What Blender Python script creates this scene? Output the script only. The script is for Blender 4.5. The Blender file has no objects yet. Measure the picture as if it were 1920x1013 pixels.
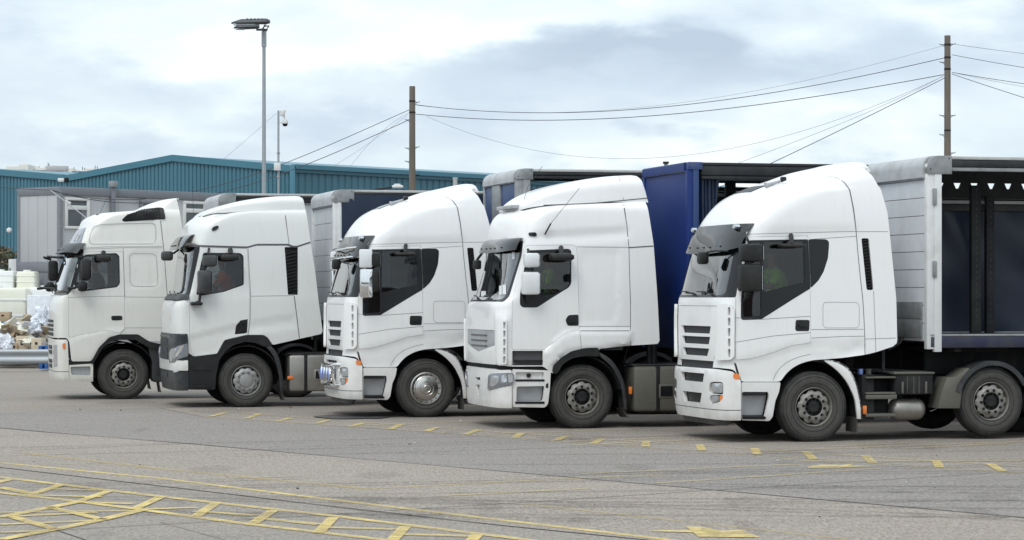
import bpy, bmesh, math, random
import numpy as np
from math import radians, sin, cos, pi, sqrt, atan2
from mathutils import Vector, Matrix, noise
from mathutils.geometry import delaunay_2d_cdt

random.seed(7)
C = bpy.context.scene.collection
# ------------------------------------------------------------------ camera
F = 4700.0          # focal length in pixels of the 1920 px wide photograph
HZ = 554.0          # row of the horizon
H = 2.2             # eye height, metres
cam_d = bpy.data.cameras.new('camera')
cam = bpy.data.objects.new('camera', cam_d); C.objects.link(cam)
cam.location = (0, 0, H); cam.rotation_euler = (pi/2, 0, 0)
cam_d.sensor_width = 36; cam_d.lens = 36*F/1920
cam_d.shift_y = (HZ-506.5)/1920
cam_d.clip_start = 0.5; cam_d.clip_end = 5000
bpy.context.scene.camera = cam
# ------------------------------------------------------------------ world
SUN_EL, SUN_AZ = radians(52), radians(205)      # azimuth clockwise from +Y
wd = bpy.data.worlds.new('World'); bpy.context.scene.world = wd; wd.use_nodes = True
nt = wd.node_tree; nt.nodes.clear()
def N(t, **kw):
    n = nt.nodes.new(t)
    for k, v in kw.items(): setattr(n, k, v)
    return n
def L(a, b): nt.links.new(a, b)
def mth(op, a, b=None, c=None, clamp=False):
    n = N('ShaderNodeMath', operation=op, use_clamp=clamp)
    for i, v in enumerate((a, b, c)):
        if v is None: continue
        if isinstance(v, (int, float)): n.inputs[i].default_value = v
        else: L(v, n.inputs[i])
    return n.outputs[0]
outw = N('ShaderNodeOutputWorld'); bg = N('ShaderNodeBackground'); L(bg.outputs[0], outw.inputs[0])
sky = N('ShaderNodeTexSky', sky_type='NISHITA'); sky.sun_disc = False
sky.sun_elevation = SUN_EL; sky.sun_rotation = SUN_AZ
tc = N('ShaderNodeTexCoord'); sep = N('ShaderNodeSeparateXYZ'); L(tc.outputs['Generated'], sep.inputs[0])
yy = mth('MAXIMUM', mth('ABSOLUTE', sep.outputs[1]), 0.15)
az = mth('DIVIDE', sep.outputs[0], yy); el = mth('DIVIDE', sep.outputs[2], yy)
cmb = N('ShaderNodeCombineXYZ'); L(az, cmb.inputs[0]); L(mth('MULTIPLY', el, 2.6), cmb.inputs[1])
def wnoise(scale, detail, rough, off):
    n = N('ShaderNodeTexNoise'); n.inputs['Scale'].default_value = scale
    n.inputs['Detail'].default_value = detail; n.inputs['Roughness'].default_value = rough
    a = N('ShaderNodeVectorMath', operation='ADD'); L(cmb.outputs[0], a.inputs[0]); a.inputs[1].default_value = off
    L(a.outputs[0], n.inputs['Vector']); return n.outputs[0]
n1 = wnoise(7.0, 6, 0.55, (1.3, 0.2, 0)); n2 = wnoise(19.0, 5, 0.5, (4.1, 2.2, 0))
wob = mth('ADD', mth('MULTIPLY', mth('SUBTRACT', n1, 0.5), 0.24), mth('MULTIPLY', mth('SUBTRACT', n2, 0.5), 0.08))
def blob(px, py, rx, ry, amp):   # a soft bank of cloud at a given bearing of the sky
    a0, e0 = (px-960)/F, (HZ-py)/F
    dx = mth('DIVIDE', mth('SUBTRACT', mth('ADD', az, wob), a0), rx/F)
    dy = mth('DIVIDE', mth('SUBTRACT', mth('ADD', el, mth('MULTIPLY', wob, 0.5)), e0), ry/F)
    r2 = mth('ADD', mth('MULTIPLY', dx, dx), mth('MULTIPLY', dy, dy))
    return mth('MULTIPLY', mth('POWER', 2.718, mth('MULTIPLY', r2, -1.0)), amp)
v = mth('ADD', mth('MULTIPLY', mth('SUBTRACT', n1, 0.5), 0.95), mth('MULTIPLY', mth('SUBTRACT', n2, 0.5), 0.85))
for b in ((1300, 150, 420, 80, -0.40), (1850, 60, 260, 90, -0.30), (1000, 130, 160, 60, -0.25), (1500, 260, 220, 55, 0.35),
          (1700, 190, 150, 45, 0.25), (1400, 350, 300, 30, 0.2),
          (880, 40, 260, 45, 0.34), (400, 70, 260, 60, 0.12), (620, 250, 260, 60, -0.25), (150, 150, 260, 70, -0.12),
          (1150, 330, 260, 30, 0.2), (250, 290, 300, 30, 0.15)):
    v = mth('ADD', v, blob(*b))
cr = N('ShaderNodeValToRGB'); L(mth('MULTIPLY_ADD', v, 0.98, 0.56, clamp=True), cr.inputs[0])
e = cr.color_ramp.elements
e[0].position = 0.0; e[0].color = (4.7, 5.6, 6.8, 1)
e[1].position = 1.0; e[1].color = (9.9, 10.05, 10.1, 1)
for p_, c_ in ((0.33, (6.0, 7.0, 8.0, 1)), (0.58, (7.4, 8.4, 9.0, 1)), (0.8, (8.9, 9.5, 9.8, 1))):
    k = e.new(p_); k.color = c_
# an overcast sky brightens towards the zenith
up = mth('MULTIPLY_ADD', mth('MAXIMUM', sep.outputs[2], 0.0), 0.55, 1.0)
sc_ = N('ShaderNodeVectorMath', operation='SCALE'); L(cr.outputs[0], sc_.inputs[0]); L(up, sc_.inputs[3])
mx = N('ShaderNodeMix', data_type='RGBA'); mx.inputs[0].default_value = 0.94
L(sky.outputs[0], mx.inputs[6]); L(sc_.outputs[0], mx.inputs[7])
L(mx.outputs[2], bg.inputs[0]); bg.inputs[1].default_value = 0.1
sund = bpy.data.lights.new('sun', 'SUN'); suno = bpy.data.objects.new('sun', sund); C.objects.link(suno)
sund.energy = 1.3; sund.angle = radians(25); sund.color = (1, 0.97, 0.93)
sv = Vector((sin(SUN_AZ)*cos(SUN_EL), cos(SUN_AZ)*cos(SUN_EL), sin(SUN_EL)))
suno.rotation_euler = sv.to_track_quat('Z', 'Y').to_euler(); suno.location = sv*60
vs = bpy.context.scene.view_settings
vs.view_transform = 'Standard'; vs.look = 'None'; vs.exposure = 0.15; vs.gamma = 1
bpy.context.scene.cycles.max_bounces = 8
bpy.context.scene.cycles.transparent_max_bounces = 16

# ------------------------------------------------------------------ materials
MATS = {}
def mat(name, col, rough=0.5, metal=0.0, coat=0.0, var=0.0, vscale=3.0, bump=0.0, bscale=40.0, dirt=None, dscale=2.0,
        damt=0.5, dlo=0.45, dhi=0.7, stretch=None, spec=0.5):
    """principled material; var = brightness mottling, dirt = colour of grime laid on by noise"""
    if name in MATS: return MATS[name]
    m = bpy.data.materials.new(name); m.use_nodes = True
    t = m.node_tree; b = t.nodes['Principled BSDF']
    b.inputs['Base Color'].default_value = (*col, 1); b.inputs['Roughness'].default_value = rough
    b.inputs['Metallic'].default_value = metal; b.inputs['Coat Weight'].default_value = coat
    b.inputs['Coat Roughness'].default_value = 0.06
    b.inputs['Specular IOR Level'].default_value = spec
    tcn = t.nodes.new('ShaderNodeTexCoord'); src = tcn.outputs['Object']
    if stretch:
        mp = t.nodes.new('ShaderNodeMapping'); mp.inputs['Scale'].default_value = stretch
        t.links.new(src, mp.inputs[0]); src = mp.outputs[0]
    def noi(scale, detail=5, rg=0.6):
        n = t.nodes.new('ShaderNodeTexNoise'); n.inputs['Scale'].default_value = scale
        n.inputs['Detail'].default_value = detail; n.inputs['Roughness'].default_value = rg
        t.links.new(src, n.inputs['Vector']); return n.outputs[0]
    cur = None
    if var:
        mr = t.nodes.new('ShaderNodeMapRange'); t.links.new(noi(vscale), mr.inputs[0])
        mr.inputs[1].default_value = 0.25; mr.inputs[2].default_value = 0.75
        mr.inputs[3].default_value = 1-var; mr.inputs[4].default_value = 1+var
        vm = t.nodes.new('ShaderNodeVectorMath'); vm.operation = 'SCALE'
        vm.inputs[0].default_value = col; t.links.new(mr.outputs[0], vm.inputs[3]); cur = vm.outputs[0]
    if dirt:
        mr = t.nodes.new('ShaderNodeMapRange'); t.links.new(noi(dscale, 8, 0.65), mr.inputs[0])
        mr.inputs[1].default_value = dlo; mr.inputs[2].default_value = dhi; mr.inputs[4].default_value = damt
        mi = t.nodes.new('ShaderNodeMix'); mi.data_type = 'RGBA'; t.links.new(mr.outputs[0], mi.inputs[0])
        mi.inputs[6].default_value = (*col, 1); mi.inputs[7].default_value = (*dirt, 1)
        if cur: t.links.new(cur, mi.inputs[6])
        cur = mi.outputs[2]
    if cur: t.links.new(cur, b.inputs['Base Color'])
    if bump:
        bp = t.nodes.new('ShaderNodeBump'); bp.inputs['Strength'].default_value = bump; bp.inputs['Distance'].default_value = 0.01
        t.links.new(noi(bscale, 3), bp.inputs['Height']); t.links.new(bp.outputs[0], b.inputs['Normal'])
    MATS[name] = m; return m
def glass_mat(name, tint, refl=1.0, rough=0.0):
    m = bpy.data.materials.new(name); m.use_nodes = True; t = m.node_tree; t.nodes.clear()
    o = t.nodes.new('ShaderNodeOutputMaterial'); mi = t.nodes.new('ShaderNodeMixShader')
    tr = t.nodes.new('ShaderNodeBsdfTransparent'); tr.inputs[0].default_value = (*tint, 1)
    gl = t.nodes.new('ShaderNodeBsdfGlossy'); gl.inputs['Roughness'].default_value = rough
    fr = t.nodes.new('ShaderNodeFresnel'); fr.inputs[0].default_value = 1.52
    mm = t.nodes.new('ShaderNodeMath'); mm.operation = 'MULTIPLY_ADD'; mm.use_clamp = True
    mm.inputs[1].default_value = 1.6*refl; mm.inputs[2].default_value = 0.03*refl
    t.links.new(fr.outputs[0], mm.inputs[0]); t.links.new(mm.outputs[0], mi.inputs[0])
    t.links.new(tr.outputs[0], mi.inputs[1]); t.links.new(gl.outputs[0], mi.inputs[2]); t.links.new(mi.outputs[0], o.inputs[0])
    MATS[name] = m; return m
def paint(name, col, coat=0.5, dirt=(0.42, 0.38, 0.32), low=0.62, streak=0.10):
    """lorry paint: clear coat, road film that thickens towards the wheels with ragged edge, rain streaks"""
    m = bpy.data.materials.new(name); m.use_nodes = True; t = m.node_tree; b = t.nodes['Principled BSDF']
    b.inputs['Roughness'].default_value = 0.35; b.inputs['Coat Weight'].default_value = coat; b.inputs['Coat Roughness'].default_value = 0.08
    tcn = t.nodes.new('ShaderNodeTexCoord'); sp = t.nodes.new('ShaderNodeSeparateXYZ'); t.links.new(tcn.outputs['Object'], sp.inputs[0])
    def noi(sc, stretch, detail=6):
        mp = t.nodes.new('ShaderNodeMapping'); mp.inputs['Scale'].default_value = stretch; t.links.new(tcn.outputs['Object'], mp.inputs[0])
        n = t.nodes.new('ShaderNodeTexNoise'); n.inputs['Scale'].default_value = sc; n.inputs['Detail'].default_value = detail
        n.inputs['Roughness'].default_value = 0.65; t.links.new(mp.outputs[0], n.inputs['Vector']); return n.outputs[0]
    def mr(src, a, c, d, e_):
        n = t.nodes.new('ShaderNodeMapRange'); t.links.new(src, n.inputs[0])
        for i, q in zip((1, 2, 3, 4), (a, c, d, e_)): n.inputs[i].default_value = q
        return n.outputs[0]
    def mm(op, a, c, clamp=False):
        n = t.nodes.new('ShaderNodeMath'); n.operation = op; n.use_clamp = clamp
        for i, q in enumerate((a, c)):
            if isinstance(q, (int, float)): n.inputs[i].default_value = q
            else: t.links.new(q, n.inputs[i])
        return n.outputs[0]
    film = mm('MULTIPLY', mr(sp.outputs[2], 1.5, 0.35, 0, 1), mr(noi(3.0, (1, 1, 1)), 0.3, 0.75, 0.15, 1))
    film = mm('MULTIPLY', film, low)
    st = mm('MULTIPLY', mr(noi(4.0, (3, 3, 0.35)), 0.52, 0.75, 0, 1), streak)
    fac = mm('ADD', film, st, True)
    mi = t.nodes.new('ShaderNodeMix'); mi.data_type = 'RGBA'; t.links.new(fac, mi.inputs[0])
    mi.inputs[6].default_value = (*col, 1); mi.inputs[7].default_value = (*dirt, 1); t.links.new(mi.outputs[2], b.inputs['Base Color'])
    t.links.new(mr(fac, 0, 1, 0.32, 0.75), b.inputs['Roughness'])
    MATS[name] = m; return m

crease_shade = mat('crease_shade_grey', (0.42, 0.42, 0.40), 0.5)  # grey standing in for the shade along pressed panel edges
white = paint('white_paint', (0.80, 0.795, 0.79))
white_warm = paint('ivory_paint', (0.71, 0.70, 0.66), dirt=(0.40, 0.37, 0.28), low=0.5, streak=0.16)
white_soft = paint('soft_white_paint', (0.70, 0.705, 0.685), streak=0.12)
seam = mat('seam_dark', (0.09, 0.09, 0.10), 0.8)
trim = mat('black_trim', (0.010, 0.0105, 0.0115), 0.5, var=0.2, dirt=(0.06, 0.057, 0.05), damt=0.35, spec=.35)
gloss_black = mat('gloss_black', (0.010, 0.011, 0.013), 0.30, coat=0.15, spec=.35)
plastic = mat('grey_plastic', (0.024, 0.026, 0.029), 0.5, var=0.12, dirt=(0.16, 0.15, 0.14), damt=0.4)
slate = mat('slate_bumper', (0.010, 0.014, 0.019), 0.45, coat=0.1, dirt=(0.12, 0.11, 0.10), damt=0.4)
mesh_m = mat('grille_mesh', (0.03, 0.031, 0.034), 0.7, var=0.6, vscale=60, bump=0.6, bscale=120)
silver = mat('silver_trim', (0.40, 0.41, 0.43), 0.4, metal=0.3, var=0.1, dirt=(0.25, 0.23, 0.2), damt=0.5)
chrome = mat('chrome', (0.80, 0.80, 0.80), 0.08, metal=1.0)
rubber = mat('tyre_rubber', (0.014, 0.014, 0.0135), 0.85, var=0.25, vscale=5, dirt=(0.075, 0.07, 0.06), dscale=4, damt=0.5, bump=0.2)
scuff = mat('scuffed_rubber', (0.060, 0.058, 0.052), 0.9, var=0.25, vscale=9, dirt=(0.045, 0.044, 0.041), dscale=7, damt=0.6, bump=0.2)
steel = mat('wheel_steel', (0.27, 0.26, 0.24), 0.55, metal=0.35, var=0.2, vscale=8, dirt=(0.10, 0.085, 0.07), dscale=9, damt=0.8)
steel_l = mat('wheel_steel_pale', (0.33, 0.33, 0.325), 0.5, metal=0.3, var=0.12, vscale=8, dirt=(0.16, 0.15, 0.14), dscale=9, damt=0.5)
hubcap = mat('polished_steel', (0.55, 0.54, 0.51), 0.25, metal=0.95, var=0.1, dirt=(0.3, 0.27, 0.23), damt=0.5)
chassis_m = mat('chassis_grime', (0.012, 0.0125, 0.0135), 0.8, var=0.3, vscale=6, dirt=(0.05, 0.047, 0.042), damt=0.6, spec=.3)
tank_a = mat('aluminium_tank', (0.36, 0.345, 0.32), 0.42, metal=0.75, var=0.12, dirt=(0.20, 0.18, 0.15), dscale=3, damt=0.7)
tank_d = mat('grimy_tank', (0.13, 0.125, 0.105), 0.6, metal=0.3, var=0.2, dirt=(0.09, 0.085, 0.07), dscale=3, damt=0.7)
amber = mat('amber_lens', (0.75, 0.20, 0.03), 0.25, coat=0.5)
lens_m = mat('lamp_lens', (0.55, 0.58, 0.62), 0.10, metal=0.75, var=0.25, vscale=14, coat=.5)
lens_d = mat('lamp_inner', (0.26, 0.275, 0.30), 0.2, metal=0.6, coat=.5)
blue_lens = mat('blue_lens', (0.25, 0.35, 0.75), 0.1, metal=0.5, var=0.3, vscale=30)
interior = mat('cab_interior', (0.10, 0.10, 0.105), 0.8, var=0.15)
seat_m = mat('seat_cloth', (0.045, 0.047, 0.055), 0.9, var=0.2)
hv_yel = mat('hivis_yellow', (0.42, 0.85, 0.05), 0.7)
hv_or = mat('hivis_orange', (0.95, 0.17, 0.03), 0.7)
hv_str = mat('reflective_tape', (0.6, 0.6, 0.58), 0.5)
skin_m = mat('skin', (0.42, 0.24, 0.17), 0.6)
hair_m = mat('hair', (0.03, 0.022, 0.016), 0.8)
cloth_m = mat('dark_clothes', (0.03, 0.035, 0.05), 0.9)
glass_s = glass_mat('side_glass', (0.46, 0.49, 0.485), 0.75)
glass_w = glass_mat('windscreen_glass', (0.62, 0.72, 0.71), 1.5)
smoked = glass_mat('smoked_visor', (0.07, 0.073, 0.082), 0.8, 0.10)
pale_gl = mat('mirror_shell_white', (0.72, 0.74, 0.76), 0.35, coat=0.4, dirt=(0.5, 0.48, 0.44), damt=0.4)

# ------------------------------------------------------------------ mesh builder
class MB:
    def __init__(s): s.v = []; s.f = []; s.m = []; s.mats = []; s.flat = set()
    def mi(s, m):
        if m not in s.mats: s.mats.append(m)
        return s.mats.index(m)
    def add(s, vs_, fs, m):
        o = len(s.v); i = s.mi(m); s.v += [tuple(map(float, q)) for q in vs_]
        for f in fs: s.f.append([o+k for k in f]); s.m.append(i)
    def box(s, x0, x1, y0, y1, z0, z1, m, bv=0.0, rot=None):
        """box with chamfered edges"""
        x0, x1 = min(x0, x1), max(x0, x1); y0, y1 = min(y0, y1), max(y0, y1); z0, z1 = min(z0, z1), max(z0, z1)
        if bv <= 0:
            vs_ = [(x, y, z) for x in (x0, x1) for y in (y0, y1) for z in (z0, z1)]
            fs = [(0, 1, 3, 2), (4, 6, 7, 5), (0, 4, 5, 1), (2, 3, 7, 6), (0, 2, 6, 4), (1, 5, 7, 3)]
        else:
            bm = bmesh.new(); bmesh.ops.create_cube(bm, size=1)
            for q in bm.verts: q.co = Vector(((q.co.x+.5)*(x1-x0)+x0, (q.co.y+.5)*(y1-y0)+y0, (q.co.z+.5)*(z1-z0)+z0))
            bv = min(bv, .45*min(x1-x0, y1-y0, z1-z0))
            bmesh.ops.bevel(bm, geom=bm.edges[:], offset=bv, segments=2, profile=0.5, affect='EDGES')
            bm.verts.index_update()
            vs_ = [tuple(q.co) for q in bm.verts]; fs = [[q.index for q in f.verts] for f in bm.faces]; bm.free()
        if rot:
            c = Vector(((x0+x1)/2, (y0+y1)/2, (z0+z1)/2)); R = rot.to_3x3() if hasattr(rot, 'to_3x3') else rot
            vs_ = [tuple(R @ (Vector(q)-c)+c) for q in vs_]
        s.add(vs_, fs, m)
    def prism(s, poly, y0, y1, m, bv=0.0):
        """polygon in (x,z) extruded along y"""
        bm = bmesh.new(); a = [bm.verts.new((p[0], y0, p[1])) for p in poly]
        f = bm.faces.new(a); r = bmesh.ops.extrude_face_region(bm, geom=[f])
        for q in r['geom']:
            if isinstance(q, bmesh.types.BMVert): q.co.y = y1
        bmesh.ops.recalc_face_normals(bm, faces=bm.faces[:])
        if bv > 0: bmesh.ops.bevel(bm, geom=bm.edges[:], offset=bv, segments=2, profile=0.5, affect='EDGES', clamp_overlap=True)
        bmesh.ops.triangulate(bm, faces=[f for f in bm.faces if len(f.verts) > 4])
        bm.verts.index_update()
        s.add([tuple(q.co) for q in bm.verts], [[q.index for q in f.verts] for f in bm.faces], m); bm.free()
    def tube(s, pts, r, m, n=8, r2=None, cap=True):
        pts = [Vector(p) for p in pts]; k = len(pts); base = []
        vs_ = []; fs = []
        up_ = Vector((0, 0, 1))
        for i, p in enumerate(pts):
            t = (pts[min(i+1, k-1)]-pts[max(i-1, 0)]).normalized()
            a = t.cross(up_)
            if a.length < 1e-3: a = t.cross(Vector((1, 0, 0)))
            a.normalize(); b = t.cross(a)
            rr = r if r2 is None else r+(r2-r)*i/(k-1)
            vs_ += [tuple(p+(a*cos(2*pi*j/n)+b*sin(2*pi*j/n))*rr) for j in range(n)]
        for i in range(k-1):
            for j in range(n): fs.append((i*n+j, i*n+(j+1) % n, (i+1)*n+(j+1) % n, (i+1)*n+j))
        if cap: fs.append(tuple(range(n))); fs.append(tuple((k-1)*n+j for j in range(n)))
        s.add(vs_, fs, m)
    def lathe(s, prof, c, m, n=48, sy=1, zmin=None, close=False, a0=0, a1=2*pi):
        """profile (r, y) spun about the y axis through c; sy=-1 mirrors"""
        vs_ = []; fs = []; full = abs(a1-a0-2*pi) < 1e-6; nn = n if full else n+1
        for r, y in prof:
            for j in range(nn):
                a = a0+(a1-a0)*j/n; z = c[2]+r*sin(a); x = c[0]+r*cos(a)
                if zmin is not None and z < zmin: z = zmin
                vs_.append((x, c[1]+y*sy, z))
        for i in range(len(prof)-1):
            for j in range(n):
                j2 = (j+1) % nn
                fs.append((i*nn+j, i*nn+j2, (i+1)*nn+j2, (i+1)*nn+j))
        if close: fs.append(tuple((len(prof)-1)*nn+j for j in range(nn)))
        s.add(vs_, fs, m)
    def build(s, name, parent=None, smooth=True, ang=35, loc=None, rz=0):
        me = bpy.data.meshes.new(name); me.from_pydata(s.v, [], s.f)
        for m in s.mats: me.materials.append(m)
        me.polygons.foreach_set('material_index', s.m)
        bm = bmesh.new(); bm.from_mesh(me); bmesh.ops.remove_doubles(bm, verts=bm.verts[:], dist=1e-5)
        bmesh.ops.recalc_face_normals(bm, faces=bm.faces[:]); bm.to_mesh(me); bm.free()
        if smooth:
            me.polygons.foreach_set('use_smooth', [True]*len(me.polygons)); me.set_sharp_from_angle(angle=radians(ang))
        me.update()
        o = bpy.data.objects.new(name, me); C.objects.link(o)
        if parent: o.parent = parent
        if loc: o.location = loc
        if rz: o.rotation_euler.z = rz
        return o
def tag(o, label=None, cat=None, group=None, kind=None):
    if label: o['label'] = label
    if cat: o['category'] = cat
    if group: o['group'] = group
    if kind: o['kind'] = kind
    return o
def empty(name, loc, rz=0):
    o = bpy.data.objects.new(name, None); C.objects.link(o); o.location = loc; o.rotation_euler.z = rz
    o.empty_display_size = 0.3; return o
def copy_tree(o, parent=None):
    c = o.copy(); C.objects.link(c)
    if parent: c.parent = parent
    for ch in list(o.children): copy_tree(ch, c)
    return c
def G(px, py, z=0.0):                       # a point of the ground seen at a pixel
    d = F*(H-z)/(py-HZ); return ((px-960)*d/F, d)
def W3(px, py, d): return Vector(((px-960)*d/F, d, H+(HZ-py)*d/F))

# ------------------------------------------------------------------ lorry frames and body surfaces
TH = radians(14.5)
class Frame:
    """frame of a lorry: origin under the near front wheel, x to the rear, y to the far side, z up"""
    def __init__(s, px, py, th=TH, dz=0):
        s.Y0 = F*H/(py-HZ); s.X0 = (px-960)*s.Y0/F; s.th = th; s.c, s.s = cos(th), sin(th)
    def P(s, px, py, y=0.0):
        k = (px-960)/F; x = (k*(s.Y0+y*s.c)-s.X0+y*s.s)/(s.c-k*s.s); d = s.Y0+x*s.s+y*s.c
        return x, H+(HZ-py)*d/F
    def proj(s, x, y, z):
        X = s.X0+x*s.c-y*s.s; d = s.Y0+x*s.s+y*s.c
        return 960+F*X/d, HZ-F*(z-H)/d, d
    def root(s, name): return empty(name, (s.X0, s.Y0, 0), s.th)
def rnd(pts, r, closed=True):
    out = []; n = len(pts)
    for i in range(n):
        b = pts[i]
        if not closed and i in (0, n-1): out.append(b); continue
        a, c = pts[i-1], pts[(i+1) % n]; la = math.hypot(a[0]-b[0], a[1]-b[1]); lc = math.hypot(c[0]-b[0], c[1]-b[1])
        ra = min(r, la*.45)/max(la, 1e-6); rc = min(r, lc*.45)/max(lc, 1e-6)
        p = (b[0]+(a[0]-b[0])*ra, b[1]+(a[1]-b[1])*ra); q = (b[0]+(c[0]-b[0])*rc, b[1]+(c[1]-b[1])*rc)
        for t in ((0, .33, .67, 1) if r > 4 else (0, .5, 1)):
            out.append(tuple(p[k]*(1-t)**2+2*b[k]*t*(1-t)+q[k]*t*t for k in (0, 1)))
    return out
def inpoly(P, poly):
    x, y = P[:, 0], P[:, 1]; r = np.zeros(len(P), bool); a = np.asarray(poly); n = len(a); j = n-1
    for i in range(n):
        c = ((a[i, 1] > y) != (a[j, 1] > y)); dy = a[j, 1]-a[i, 1]
        if dy != 0: r ^= c & (x < (a[j, 0]-a[i, 0])*(y-a[i, 1])/dy+a[i, 0])
        j = i
    return r
def dpoly(P, poly, closed=True):
    a = np.asarray(poly); d = np.full(len(P), 1e9); n = len(a)
    for i in range(n if closed else n-1):
        p, q = a[i], a[(i+1) % n]; e_ = q-p; L2 = max(e_@e_, 1e-12)
        t = np.clip(((P-p)@e_)/L2, 0, 1); d = np.minimum(d, np.hypot(*(P-p-t[:, None]*e_).T))
    return d
def pchip(x, y, xi):
    x = np.asarray(x, float); y = np.asarray(y, float); h = np.diff(x); dl = np.diff(y)/h; m = np.zeros(len(x))
    for i in range(1, len(x)-1):
        if dl[i-1]*dl[i] > 0: m[i] = 2*dl[i-1]*dl[i]/(dl[i-1]+dl[i])
    m[0], m[-1] = dl[0], dl[-1]
    k = np.clip(np.searchsorted(x, xi)-1, 0, len(h)-1); t = (xi-x[k])/h[k]
    return (y[k]*(1+2*t)*(1-t)**2+m[k]*h[k]*t*(1-t)**2+y[k+1]*t*t*(3-2*t)+m[k+1]*h[k]*t*t*(t-1))
A0 = 1.6
class Surf:
    """cab skin: plan-view rings (super-ellipse nose, straight flanks) stacked along the nose profile"""
    def __init__(s, fr, prof, rear, cy=1.25, NR=160, NT=60):
        s.fr = fr; s.cy = cy; rows = []
        for px, py, Wd, D, n in prof:
            t = np.linspace(0, pi/2, 300); v_ = Wd*np.sin(t)**(2/n); d_ = D*(1-np.cos(t)**(2/n))
            best = None
            for sg in (1, -1):
                for vv, dd in zip(v_, d_):
                    x, z = fr.P(px, py, cy+sg*vv)
                    if best is None or x-dd > best[0]: best = (x-dd, z)
            rows.append((best[0], best[1], Wd, D, n))
        rows = np.array(rows); q = np.r_[0, np.cumsum(np.hypot(np.diff(rows[:, 0]), np.diff(rows[:, 1])))]
        s.q = np.linspace(0, q[-1], NR); s.Q = q[-1]
        s.xf, s.z, s.W, s.D, s.n = [pchip(q, rows[:, i], s.q) for i in range(5)]
        s.z = np.maximum.accumulate(s.z+np.arange(NR)*1e-7)
        rp = np.array([fr.P(px, py, 0.05) for px, py in rear])
        o = np.argsort(rp[:, 1]); s.R = np.interp(s.z, rp[o, 1], rp[o, 0])
        s.D = np.minimum(s.D, 0.97*np.maximum(s.R-s.xf, 0.02))
        s.d = np.zeros((NR, NT+1)); s.v = np.zeros((NR, NT+1)); t = np.linspace(0, pi/2, 500)
        for i in range(NR):
            v_ = s.W[i]*np.sin(t)**(2/s.n[i]); d_ = s.D[i]*(1-np.cos(t)**(2/s.n[i]))
            a = np.r_[0, np.cumsum(np.hypot(np.diff(v_), np.diff(d_)))]; f = np.linspace(0, a[-1], NT+1)
            s.d[i] = np.interp(f, a, d_); s.v[i] = np.interp(f, a, v_)
        s.NR, s.NT = NR, NT; s.rel = []
    def base(s, PQ):
        p, q = PQ[:, 0], np.clip(PQ[:, 1], 0, s.Q-1e-6); ap = np.abs(p)
        fi = q/s.Q*(s.NR-1); i = np.minimum(fi.astype(int), s.NR-2); ti = fi-i
        fj = np.clip(ap/A0, 0, 1)*s.NT; j = np.minimum(fj.astype(int), s.NT-1); tj = fj-j
        def bi(A): return (A[i, j]*(1-tj)+A[i, j+1]*tj)*(1-ti)+(A[i+1, j]*(1-tj)+A[i+1, j+1]*tj)*ti
        def li(A): return A[i]*(1-ti)+A[i+1]*ti
        x = li(s.xf)+bi(s.d)+np.maximum(ap-A0, 0); y = s.cy-np.sign(p)*bi(s.v); z = li(s.z)
        return np.stack([x, y, z], 1)
    def norm(s, PQ):
        e_ = 0.012; dp = s.base(PQ+[e_, 0])-s.base(PQ-[e_, 0]); Q2 = PQ.copy(); Q2[:, 1] = np.clip(PQ[:, 1], e_, s.Q-e_)
        dq = s.base(Q2+[0, e_])-s.base(Q2-[0, e_]); n = np.cross(dq, dp)
        n /= np.maximum(np.linalg.norm(n, axis=1), 1e-9)[:, None]
        c = s.base(PQ)-np.array([s.xf.max()+1.2, s.cy, 2.0]); c[:, 2] = 0
        sgn = np.sign(np.sum(n*c, 1)); sgn[sgn == 0] = 1
        return n*sgn[:, None]
    def at(s, PQ, off=0.0, relief=True):
        PQ = np.asarray(PQ, float); b = s.base(PQ); n = s.norm(PQ); o = np.zeros(len(PQ))+off
        if relief and s.rel:
            M = PQ.copy(); M[:, 0] = np.abs(M[:, 0])
            for poly, dep, soft in s.rel:
                sd = dpoly(M, poly)*np.where(inpoly(M, poly), 1, -1); t = np.clip(sd/soft*0.5+0.5, 0, 1); o += dep*t*t*(3-2*t)
        return b+n*o[:, None]
    def qz(s, z): return float(np.interp(z, s.z, s.q))
    def ring(s, q): 
        p = np.r_[np.linspace(-A0, A0, 161), A0+np.linspace(0.02, 3.2, 160)]
        return p, s.base(np.stack([p, np.full(len(p), q)], 1))
    def pix(s, px, py):
        """surface parameters seen at a pixel of the photograph"""
        z = s.fr.P(px, py, 0)[1]; p = A0+1
        for _ in range(7):
            q = s.qz(z); ps, B = s.ring(q); X = s.fr.X0+B[:, 0]*s.fr.c-B[:, 1]*s.fr.s; d = s.fr.Y0+B[:, 0]*s.fr.s+B[:, 1]*s.fr.c
            u = 960+F*X/d; k = int(np.argmin(u)); uu = np.maximum.accumulate(u[k:])
            p = float(np.interp(px, uu, ps[k:])); dd = float(np.interp(p, ps, d)); z = H+(HZ-py)*dd/F
        return (p, s.qz(z))
    def tr(s, pts, step=7.0, closed=True, r=3.0):
        """pixel outline -> dense outline on the skin, corners rounded by about r"""
        if r: pts = rnd(pts, r, closed)
        out = []; n = len(pts)
        for i in range(n if closed else n-1):
            a, b = pts[i], pts[(i+1) % n]; k = max(1, int(math.hypot(b[0]-a[0], b[1]-a[1])/step))
            for j in range(k): t = j/k; out.append(s.pix(a[0]+(b[0]-a[0])*t, a[1]+(b[1]-a[1])*t))
        if not closed: out.append(s.pix(*pts[-1]))
        return out
    def xz(s, x, z):
        q = s.qz(z); i = min(int(round(q/s.Q*(s.NR-1))), s.NR-1); e_ = x-s.xf[i]
        if e_ >= s.D[i]: return (A0+e_-s.D[i], q)
        return (float(np.interp(e_, s.d[i], np.linspace(0, A0, s.NT+1))), q)
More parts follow.
